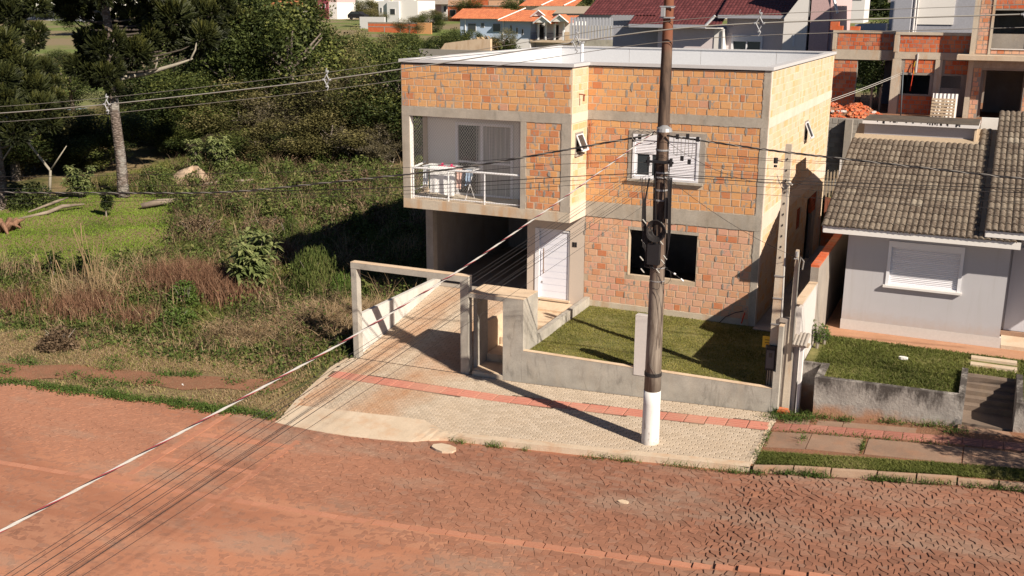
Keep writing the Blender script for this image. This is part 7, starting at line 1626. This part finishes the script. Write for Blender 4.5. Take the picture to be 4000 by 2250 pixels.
# --- big leafed shrubs
def leafy(name, x, y, z, h, r, nst, label, m='leaf_big', ls=.17, seed=1, nl=26, cat='shrub'):
    rs = np.random.RandomState(seed); e = empty(name, (x, y, z), label, cat); mb = MB(); v = Veg()
    for k in range(nst):
        a = rs.rand()*6.28; rr = r*(.3+.7*rs.rand()); hh = h*(.55+.45*rs.rand()); top = np.array([x+rr*math.cos(a), y+rr*math.sin(a), z+hh])
        mb.tube([(x, y, z-.1), (x+rr*.3*math.cos(a), y+rr*.3*math.sin(a), z+hh*.5), tuple(top)], [.03, .02, .008], 5)
        for s_ in (1.0, .82, .62, .45):
            c_ = top if s_ == 1 else np.array([x, y, z])*(1-s_) + top*s_
            n = nl; az = rs.rand(n)*6.28; el = rs.uniform(-.5, .5, n); d = np.stack([np.cos(az)*np.cos(el), np.sin(az)*np.cos(el), np.sin(el)+.15], 1)
            L_ = ls*(.7+.6*rs.rand(n)); tip = c_ + d*L_[:, None]*1.6 - np.array([0, 0, .35])*L_[:, None]; mid = c_ + d*L_[:, None]*.9 + np.array([0, 0, .1])*L_[:, None]
            sd = np.cross(d, [0, 0, 1.]); sd /= np.linalg.norm(sd, axis=1)[:, None]+1e-6; sd = sd*(L_*.26)[:, None]
            V = np.stack([np.broadcast_to(c_, (n, 3)), mid-sd, tip, mid+sd], 1).reshape(-1, 3); v.add((V, np.arange(n*4).reshape(-1, 4), rs.rand(n)*.7+.2*(s_ == 1)))
    mb.build('stems', M['twig'], e); v.build('leaves', M[m], e); return e
leafy('broadleaf_shrub', -12.05, -.9, -1.0, 2.2, .85, 22, 'tall shrub with large drooping pale green leaves in the middle of the wasteland', seed=1, ls=.24)
leafy('broadleaf_shrub', -32.0, 10.2, -1.0, 1.7, .75, 10, 'large leaved shrub at the foot of the large conifer, on its left', seed=2, ls=.2)
leafy('broadleaf_shrub', -29.3, 18.0, -.9, 2.5, .8, 11, 'tall pale large leaved shrub behind the soil mound', seed=3, ls=.22)
leafy('broadleaf_shrub', -30.6, 17.4, -.9, 2.3, .4, 5, 'slim large leaved shrub just left of the tall pale one', seed=4, ls=.22)
leafy('dark_plant', -27.5, 7.45, -1.0, 1.2, .35, 7, 'small dark leafy plant standing alone on the mown grass', 'leaf_dense', .16, 5)
leafy('dark_plant', -18.6, -2.3, -1.0, 1.35, .3, 7, 'dark green upright plant among the tall dry stalks', 'leaf_dense', .13, 6)
leafy('dark_plant', -20.6, -2.0, -1.0, .9, .4, 6, 'dark green plant left of the tall dry stalks', 'leaf_dense', .12, 7)
leafy('broadleaf_shrub', -23.9, 27.5, -.9, 1.9, .5, 6, 'yellowish green shrub at the foot of the thicket beside the house', 'leaf_bright', .18, 8)
def bush(name, x, y, z, r, h, n, m, label, seed, ls=.05, cat='bush', spiky=False):
    rs = np.random.RandomState(seed); e = empty(name, (x, y, z), label, cat); v = Veg()
    nb = 16; C_ = rs.normal(size=(nb, 3)); C_ /= np.linalg.norm(C_, axis=1)[:, None]; C_[:, 2] = np.abs(C_[:, 2]); C_ *= .6; idx = rs.randint(0, nb, n); d = rs.normal(size=(n, 3)); d /= np.linalg.norm(d, axis=1)[:, None]
    P = (C_[idx] + d*.38*(rs.rand(n)**.45)[:, None])*np.array([r, r, h*.95]); P[:, 2] = np.abs(P[:, 2]); P += np.array([x, y, z])
    tone = np.clip(.15 + rs.rand(nb)[idx]*.35 + rs.rand(n)*.4, 0, 1)
    v.add(blades(P, ls*4, ls*.3, .3, rs, tone) if spiky else leaves(P, ls, .55, .3, tone, rs)); v.build('foliage', M[m], e)
    mb = MB()
    for k in range(6): a = rs.rand()*6.28; mb.tube([(x, y, z-.1), (x+r*.5*math.cos(a), y+r*.5*math.sin(a), z+h*.7)], [.02, .006], 4)
    mb.build('stems', M['twig'], e); return e
bush('round_bush', -13.35, -2.9, -1.0, .72, 1.05, 2600, 'leaf_bright', 'round fresh green ball shaped bush in front of the red grass', 1, .045)
bush('feathery_bush', -10.3, .5, -1.0, 1.35, 1.8, 8200, 'weed', 'large feathery green bush beside the shadow of the house', 2, .035, spiky=True)
bush('feathery_bush', -8.9, .3, -1.0, .8, 1.1, 3200, 'leaf_bright', 'smaller feathery bush at the shadow edge, nearest the drive', 3, .035, spiky=True)
bush('grey_bush', -16.0, 6.5, -1.0, .7, 1.3, 1800, 'weed', 'grey green upright bush at the far edge of the house shadow', 4, .04, spiky=True)
bush('brown_bush', -20.0, 5.4, -1.0, 1.5, 1.2, 4200, 'brown', 'wide brown seedy bush right of the mown grass', 5, .05)
bush('brown_bush', -18.4, 7.8, -1.0, 1.4, 1.1, 3600, 'brown', 'brown seedy bush behind the widest one', 6, .05)
bush('brown_bush', -14.3, -7.4, -1.15, .9, .6, 2200, 'brown', 'low dark brown dead bush near the dirt path at left', 7, .05)
bush('green_bush', -12.2, -4.6, -1.05, .75, .7, 2000, 'leaf_bright', 'low green bush in front of the round one', 8, .05)
bush('green_bush', -5.9, -4.6, -1.1, .5, .65, 1500, 'leaf_dense', 'dark green bush against the foot of the gate post', 9, .06)
bush('green_bush', -33.2, 8.0, -1.0, 1.6, 1.3, 3000, 'leaf_dense', 'dark leafy bush under the thin pale trunks', 10, .08)
bush('dead_palm', -56.2, 107, 2.4, 3.0, 2.6, 900, 'straw', 'dry brown palm like plant in front of the blue house', 11, .28); bush('green_bush', -53.0, 108, 2.4, 2.3, 2.2, 900, 'leaf_dense', 'green bush right of the dry plant before the blue house', 12, .22)
for k, (x, y, h, lab) in enumerate(((7.48, -2.6, .75, 'small wild plant growing at the end of the boundary wall'), (7.6, -2.2, .5, 'low green plant beside the path by the boundary wall'))): leafy('weed_plant', x, y, .4, h, .22, 8, lab, 'leaf_bright', .05, 30+k, 14, 'plant')
# --- logs, stump, soil mound
def log(name, pts, r, label, m='logwood', cat='log'):
    mb = MB(); mb.tube(pts, r, 9); o = mb.build(name, M[m], None, True); return tag(o, label, cat)
log('log', [(-27.6,9.9,-.9), (-27.0,10.5,-.75), (-26.4,11.2,-.7)], [.14, .17, .09], 'pale short log lying on the grass under the large conifer')
log('log', [(-30.4,4.9,-.9), (-29.8,6.1,-.75), (-30.2,7.3,-.7), (-29.9,8.4,-.75)], [.04, .09, .10, .04], 'long weathered grey log at the left edge of the mown grass')
log('log', [(-30.9,5.9,-.8), (-30.4,7.2,-.45), (-30.5,8.0,-.4)], [.04, .07, .03], 'thinner grey log resting on the long one')
log('log', [(-28.3,14.5,-.6), (-27.2,15.6,-.5), (-26.2,17.0,-.5)], [.07, .10, .05], 'pale log lying in front of the soil mound')
b = NB('stump_wood'); c0 = b.mix(b.ramp(b.noise(3, 6, .7, b.coord((2, 2, .5))), [(.35, 0), (.65, 1)]), (.13,.065,.035), (.30,.17,.11)); M['stumpw'] = b.finish(c0, .95, b.bump(b.noise(8, 6), .8, .05))
sp_ = empty('tree_stump', (-28.6, 2.6, -1), 'reddish torn tree stump and roots at the left edge', 'stump')
for k in range(9): a = k*.7; mb = MB(); mb.tube([(-28.7, 2.7, -1.1), (-28.7+.5*math.cos(a), 2.7+.6*math.sin(a), -.5), (-28.7+.9*math.cos(a+.5), 2.7+1.1*math.sin(a+.2), -.75+.3*math.sin(k*2.1))], [.20, .12, .03], 7); mb.build('root', M['stumpw'], sp_, True)
for sp0, lab, r_, h_ in (((-29.9, 16.4), 'bare pale soil mound in front of the thicket', 2.3, .95), ((-28.0, 14.8), 'low brown soil heap right of the large conifer trunk', .9, .45)):
    V = []; F = []; ns, nr = 26, 8; z0 = -1.05
    for j in range(nr+1):
        for i in range(ns): a = 2*math.pi*i/ns; q = r_*j/nr; V.append((sp0[0]+q*math.cos(a)*1.15, sp0[1]+q*math.sin(a)*.8, z0 + h_*(math.cos(math.pi*min(1, j/nr))*.5+.5)*(1+.25*math.sin(a*3+j)) + .03*math.sin(i*3.1+j*5)))
    for j in range(nr):
        for i in range(ns): F.append((j*ns+i, (j+1)*ns+i, (j+1)*ns+(i+1) % ns, j*ns+(i+1) % ns))
    mb = MB(); mb.add(V, F); o = mb.build('soil_mound', concrete('pale_soil'+lab[:4], (.36,.25,.17), (.48,.36,.26), streak=.4), None, True); tag(o, lab, 'soil mound')
# --- tall dry stalks
ds = empty('dry_stalks', (-17, -3.6, -1), 'clump of very tall pale dry grass stalks on the wasteland', 'grass clump'); mb = MB(); rr = random.Random(4)
for k in range(34):
    x = -17.0 + rr.gauss(0, .7); y = -3.8 + rr.gauss(0, .5); dx, dy = rr.gauss(0, .35), rr.gauss(0, .25); h = rr.uniform(1.1, 2.6); mb.tube([(x, y, -1), (x+dx*.5, y+dy*.5, -1+h*.55), (x+dx*1.1, y+dy, -1+h)], [.014, .011, .022 if k % 4 == 0 else .005], 4)
mb.build('stalks', M['straw'], ds)
# --- ground cover of the wasteland
def pnoise(x, y, s, seed=0): 
    return (np.sin(x*s+seed*1.7+1.3*np.sin(y*s*.7+seed)) + np.sin(y*s*1.3-seed*2.1+1.1*np.sin(x*s*.9+2*seed)) + .6*np.sin((x+y)*s*2.1+seed))/2.6
rs = np.random.RandomState(21)
def in_lot(x, y): return (x < np.where(y < -5.05, np.interp(y, [-9.65,-8.5,-7.2,-5.8,-5], [-4.55,-4.8,-5.1,-5.44,-5.4]), -5.75)) & (y > yc(x)+.25) & ~((x < -5.7) & (np.abs(y - np.interp(x, [-40, -14.3, -11.5, -9.2, -7.3, -6.2, -5.5], PATHY) + .06) < .50 + .12*np.sin(x*1.3)))
def mown(x, y): 
    return ((x < -19.2 + .55*(y-2) ) & (y < 12.5) & (y > -1.5 - (x+27)*.0) & (x > -36) & (x+y*.9 < -16.5) & (y > (-x-27)*.6 - 2.5))
G = Veg(); W = Veg(); B_ = Veg(); S_ = Veg(); RG = Veg(); MW = Veg()
def patch(n, x0, x1, y0, y1): x = rs.uniform(x0, x1, n); y = rs.uniform(y0, y1, n); k = in_lot(x, y); return x[k], y[k]
def with_z(x, y, dz=0): return np.stack([x, y, under(x, y)+dz], 1)
# grass everywhere
x, y = patch(155000, -36, -4.5, -11, 24); far_ = rs.rand(len(x)) < np.clip(1.3-.02*(y+10), .4, 1); x, y = x[far_], y[far_]; mw = mown(x, y)
verge = y < -5.6 + .03*(x+5); hh = np.where(verge, .10, .22)*(1+.5*pnoise(x, y, .8, 3)); P = with_z(x, y, -.02); t = np.clip(.35 + .3*pnoise(x, y, .7, 1) + rs.rand(len(x))*.35 + verge*.38, 0, 1)
k = ~mw & (rs.rand(len(x)) < np.where(verge, .75+.4*pnoise(x, y, 1.4, 8), 1)); G.add(blades(P[k], hh[k], .016, .6, rs, t[k]))
x, y = patch(60000, -34, -18, -3, 13); k = mown(x, y); x, y = x[k], y[k]; MW.add(blades(with_z(x, y, -.01), .07, .02, .6, rs, np.clip(.4+.3*pnoise(x, y, .9, 5)+rs.rand(len(x))*.3, 0, 1)))
# weeds in clumps
x, y = patch(7200, -34, -5.8, -6.6, 26); k = ~mown(x, y) & (pnoise(x, y, .9, 2) > -.5); x, y = x[k], y[k]
for xx, yy in zip(x, y):
    q = pnoise(xx, yy, .45, 7); hmax = (.28 + .34*rs.rand())*(1 + .35*pnoise(xx, yy, .6, 4)); hmax *= np.interp(yy, [-6.2, -4, 0], [.4, .8, 1.0]); near_h = xx > -9 and yy > 1
    if near_h: hmax *= .45
    n = int((46 if yy < 8 else 34)*(1+hmax)); r_ = .22+.3*rs.rand(); P = rs.normal(size=(n, 3))*np.array([r_, r_, hmax*.5]); P[:, 2] = np.abs(P[:, 2]); P += np.array([xx, yy, float(under(np.array(xx), np.array(yy)))])
    tb = rs.rand()*.45; v_ = leaves(P, .042+.025*rs.rand(), .5, .25, np.clip(tb + rs.rand(n)*.5, 0, 1), rs)
    (W if q < .3 or rs.rand() < .68 else B_).add(v_)
    if rs.rand() < .28: m_ = 14; P = np.array([xx, yy, float(under(np.array(xx), np.array(yy)))-.02]) + rs.normal(size=(m_, 3))*np.array([.12, .12, 0]); (S_ if rs.rand() < .45 else B_).add(blades(P, hmax*1.5+.15, .010, .5, rs))
# taller scrub towards the thicket and the house
x, y = patch(850, -33, -6.5, -2.5, 27); k = ~mown(x, y) & ~((x > -11) & (y < 12) & (y > 1)) & ((y > 9) | (rs.rand(len(x)) < .45)); x, y = x[k], y[k]
for xx, yy in zip(x, y):
    hm = rs.uniform(.5, 1.3)*(1.0 if yy > 8 else .7); n = int(150*hm); r_ = rs.uniform(.3, .6); d_ = rs.normal(size=(n, 3)); d_ /= np.linalg.norm(d_, axis=1)[:, None]; d_ *= (rs.rand(n)**.35)[:, None]
    P = d_*np.array([r_, r_, hm*.5]) + np.array([xx, yy, float(under(np.array(xx), np.array(yy)))+hm*.5]); tb = rs.rand()*.4
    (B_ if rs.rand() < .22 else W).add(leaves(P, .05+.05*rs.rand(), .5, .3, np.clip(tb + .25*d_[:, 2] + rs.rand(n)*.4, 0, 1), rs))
# straw patches near the drive and elsewhere
for cx, cy, sx, sy, n, h in ((-7.9, -2.6, 1.2, 1.2, 5200, .48), (-9.3, -4.6, 1.3, .8, 3600, .36), (-7.0, -1.2, .7, .8, 1800, .42), (-14.6, 3.4, 1.6, 1.4, 1300, .6), (-17.6, -3.2, 1.2, .9, 900, .7), (-11.5, 3.8, 1.2, 1.0, 700, .5), (-12, -6.2, 1.8, .4, 600, .2), (-17, 0, 2.5, 2.0, 900, .6)):
    x = cx + rs.normal(size=n)*sx*.6; y = cy + rs.normal(size=n)*sy*.6; k = in_lot(x, y); S_.add(blades(with_z(x[k], y[k], -.02), h, .010, .9, rs))
for cx, cy, sx, sy, n, h in ((-14.7, -1.2, 1.5, 1.0, 3800, .85), (-12.6, -1.6, .9, .9, 1500, .8), (-16.2, -4.6, 1.0, .9, 1500, .6), (-13.6, -4.9, .8, .6, 700, .5), (-14.2, 3.5, .6, .5, 500, .9), (-19, -5.2, .7, .6, 400, .6)):
    x = cx + rs.normal(size=n)*sx*.6; y = cy + rs.normal(size=n)*sy*.6; k = in_lot(x, y); RG.add(blades(with_z(x[k], y[k], -.02), h, .013, .28, rs))
# dry litter on the verge
x, y = patch(60000, -30, -4.5, -11, -5.6); k = pnoise(x, y, 1.1, 6) > -.35; S_.add(blades(with_z(x[k], y[k], -.005), .08, .009, 1.0, rs, np.clip(rs.rand(int(k.sum()))*.8, 0, 1)))
G.build('wild_grass', M['grass'], None, 'wild green grass covering the wasteland and the verge', 'grass', 'stuff'); MW.build('mown_grass', M['mown'], None, 'short bright green grass patch at the left below the conifers', 'grass', 'stuff')
W.build('green_weeds', M['weed'], None, 'knee high green weeds all over the wasteland', 'weeds', 'stuff'); B_.build('brown_weeds', M['brown'], None, 'brown withered weeds among the green ones', 'weeds', 'stuff'); S_.build('straw_grass', M['straw'], None, 'dry straw coloured grass on the wasteland', 'grass', 'stuff'); RG.build('red_grass', M['redgrass'], None, 'reddish brown upright grass in the middle of the wasteland', 'grass', 'stuff')
# front lawn, neighbour lawn, verge on the right, weeds in gutters and joints
LW = Veg(); n = 46000; x = rs.uniform(.24, 6.83, n); y = rs.uniform(-4.85, -.04, n); k = rs.rand(n) < .72 + .5*pnoise(x, y, 2.7, 4); x, y = x[k], y[k]; n = len(x); t = np.clip(.42 + .32*pnoise(x, y, 2.1, 3) + .1*pnoise(x, y, 6, 1) + (rs.rand(n)-.5)*.5, 0, 1); LW.add(blades(np.stack([x, y, lawn_z(x, y)-.005], 1), .035, .010, .8, rs, t)); LW.build('lawn_grass', M['lawn_blade'], None, 'short patchy lawn in front of the brick house', 'grass', 'stuff')
LW = Veg(); n = 30000; x = rs.uniform(7.6, 15, n); y = rs.uniform(-4.84, -1.34, n); k = ~((x < 7.85) & (y < -3.9)) & ~((x > 11.0) & (x < 12.3) & (y < -2.9)) & ~((x > 11.1) & (x < 12.25) & (y < -1.55) & (y > -2.4)); x, y = x[k], y[k]; t = np.clip(.40 + .35*pnoise(x, y, 1.6, 9) + (rs.rand(len(x))-.5)*.5, 0, 1); LW.add(blades(np.stack([x, y, .40+0*x], 1), .06, .011, .8, rs, t)); LW.build('neighbour_grass', M['grass'], None, 'weedy lawn of the neighbour behind the retaining wall', 'grass', 'stuff')
LW = Veg(); n = 26000; x = rs.uniform(7.15, 15, n); y = yc(x) + .12 + rs.rand(n)*np.interp(x, [7, 8, 15], [.75, .62, .55]); LW.add(blades(np.stack([x, y, walk_z(x, y)-.01], 1), .05, .010, .9, rs, np.clip(.5+.35*pnoise(x, y, 2, 2)+(rs.rand(n)-.5)*.5, 0, 1))); LW.build('kerb_grass', M['grass'], None, 'strip of green grass between the kerb and the old slabs', 'grass', 'stuff')
LW = Veg()
def wl(cx, cy, zf, n, sx, sy, ls=.022, h=.05): 
    P = np.stack([cx + rs.normal(size=n)*sx, cy + rs.normal(size=n)*sy, np.abs(rs.normal(size=n))*h], 1); P[:, 2] += zf(P[:, 0], P[:, 1]); LW.add(leaves(P, ls, .5, .5, np.clip(rs.rand(n)*.7+.15, 0, 1), rs)); LW.add(blades(P[::3], h*2, .006, .8, rs))
for cx, cy, n, sx, sy in ((7.4, -5.35, 900, .28, .12), (8.0, -5.2, 250, .2, .08), (8.6, -5.25, 160, .12, .06), (9.6, -5.15, 160, .2, .06), (10.5, -5.15, 240, .3, .06), (11.0, -5.4, 160, .15, .06), (7.05, -5.1, 160, .08, .05), (9.2, -6.7, 120, .02, .25), (7.9, -6.6, 60, .04, .1), (8.2, -6.2, 160, .6, .02), (10, -6.17, 160, .6, .02), (7.1, -6.6, 120, .05, .3), (7.1, -7.5, 80, .05, .3)): wl(cx, cy, walk_z, n, sx, sy)
for k in range(150):
    cx = rs.uniform(-24, -4.8); wl(cx, yc(cx)+.02+rs.randn()*.10, lambda a, b_: street_z(a, b_)+.01, int(40+60*rs.rand()), .22, .09, .03, .05)
for k in range(46):
    cx = rs.uniform(-22, -5.4); cy = rs.uniform(-9.6, -5.6); wl(cx, cy+.1*(cx+8)*.5, lambda a, b_: under(a, b_), int(60+90*rs.rand()), .2, .14, .035, .07)
for k in range(70):
    cx = rs.uniform(.2, 14.5); m_ = pnoise(cx, 0, 1.3, 5); 
    if m_ < -.1 and cx < 7: continue
    wl(cx, yc(cx)-.05-rs.rand()*.1, lambda a, b_: street_z(a, b_), 55, .11, .035, .018, .045)
LW.build('gutter_weeds', M['leaf_bright'], None, 'low green weeds along the kerb and between the old slabs', 'weeds', 'stuff')
# shadow of an unseen street tree falls on the right-hand pavement: build that tree where it stands, outside the frame
e = empty('street_tree', (16.2, -8.3, 0), 'street tree just outside the right edge whose shadow falls on the slabs', 'tree'); put('trunk', TMs[0], e, 0, (3.4, 3.4, 3.4)); put('crown', CM['dense'][0], e, 0, (1.25, 1.25, 1.1), (0, 0, 2.9))
# small litter
for k, (x, y, z, s_, m_, lab, cat) in enumerate(((9.6, -2.6, .46, .07, 'plaster_white', 'small pale plastic cap on the neighbour lawn', 'litter'), (-9.1, -5.9, -1.1, .09, 'plaster_white', 'crumpled white wrapper in the weeds by the dirt path', 'litter'), (-8.3, -8.6, -1.15, .1, 'plaster_white', 'small plastic bottle on the verge', 'litter'), (5.0, -10.6, -.88, .08, 'render_top', 'flat pale stone lying on the cobbles', 'stone'), (.2, -9.45, -1.06, .22, 'apron', 'spilled lump of dried cement on the street by the kerb', 'cement'))):
    mb = MB(); pr = random.Random(k); n = 9; mb.prism([(x + s_*(1+.3*pr.random())*math.cos(6.28*i/n)*1.3, y + s_*(1+.3*pr.random())*math.sin(6.28*i/n)*.8) for i in range(n)], z-.03, z+.03); o = mb.build('litter' if cat == 'litter' else cat, M[m_], None); tag(o, lab, cat)
bpy.context.view_layer.update()
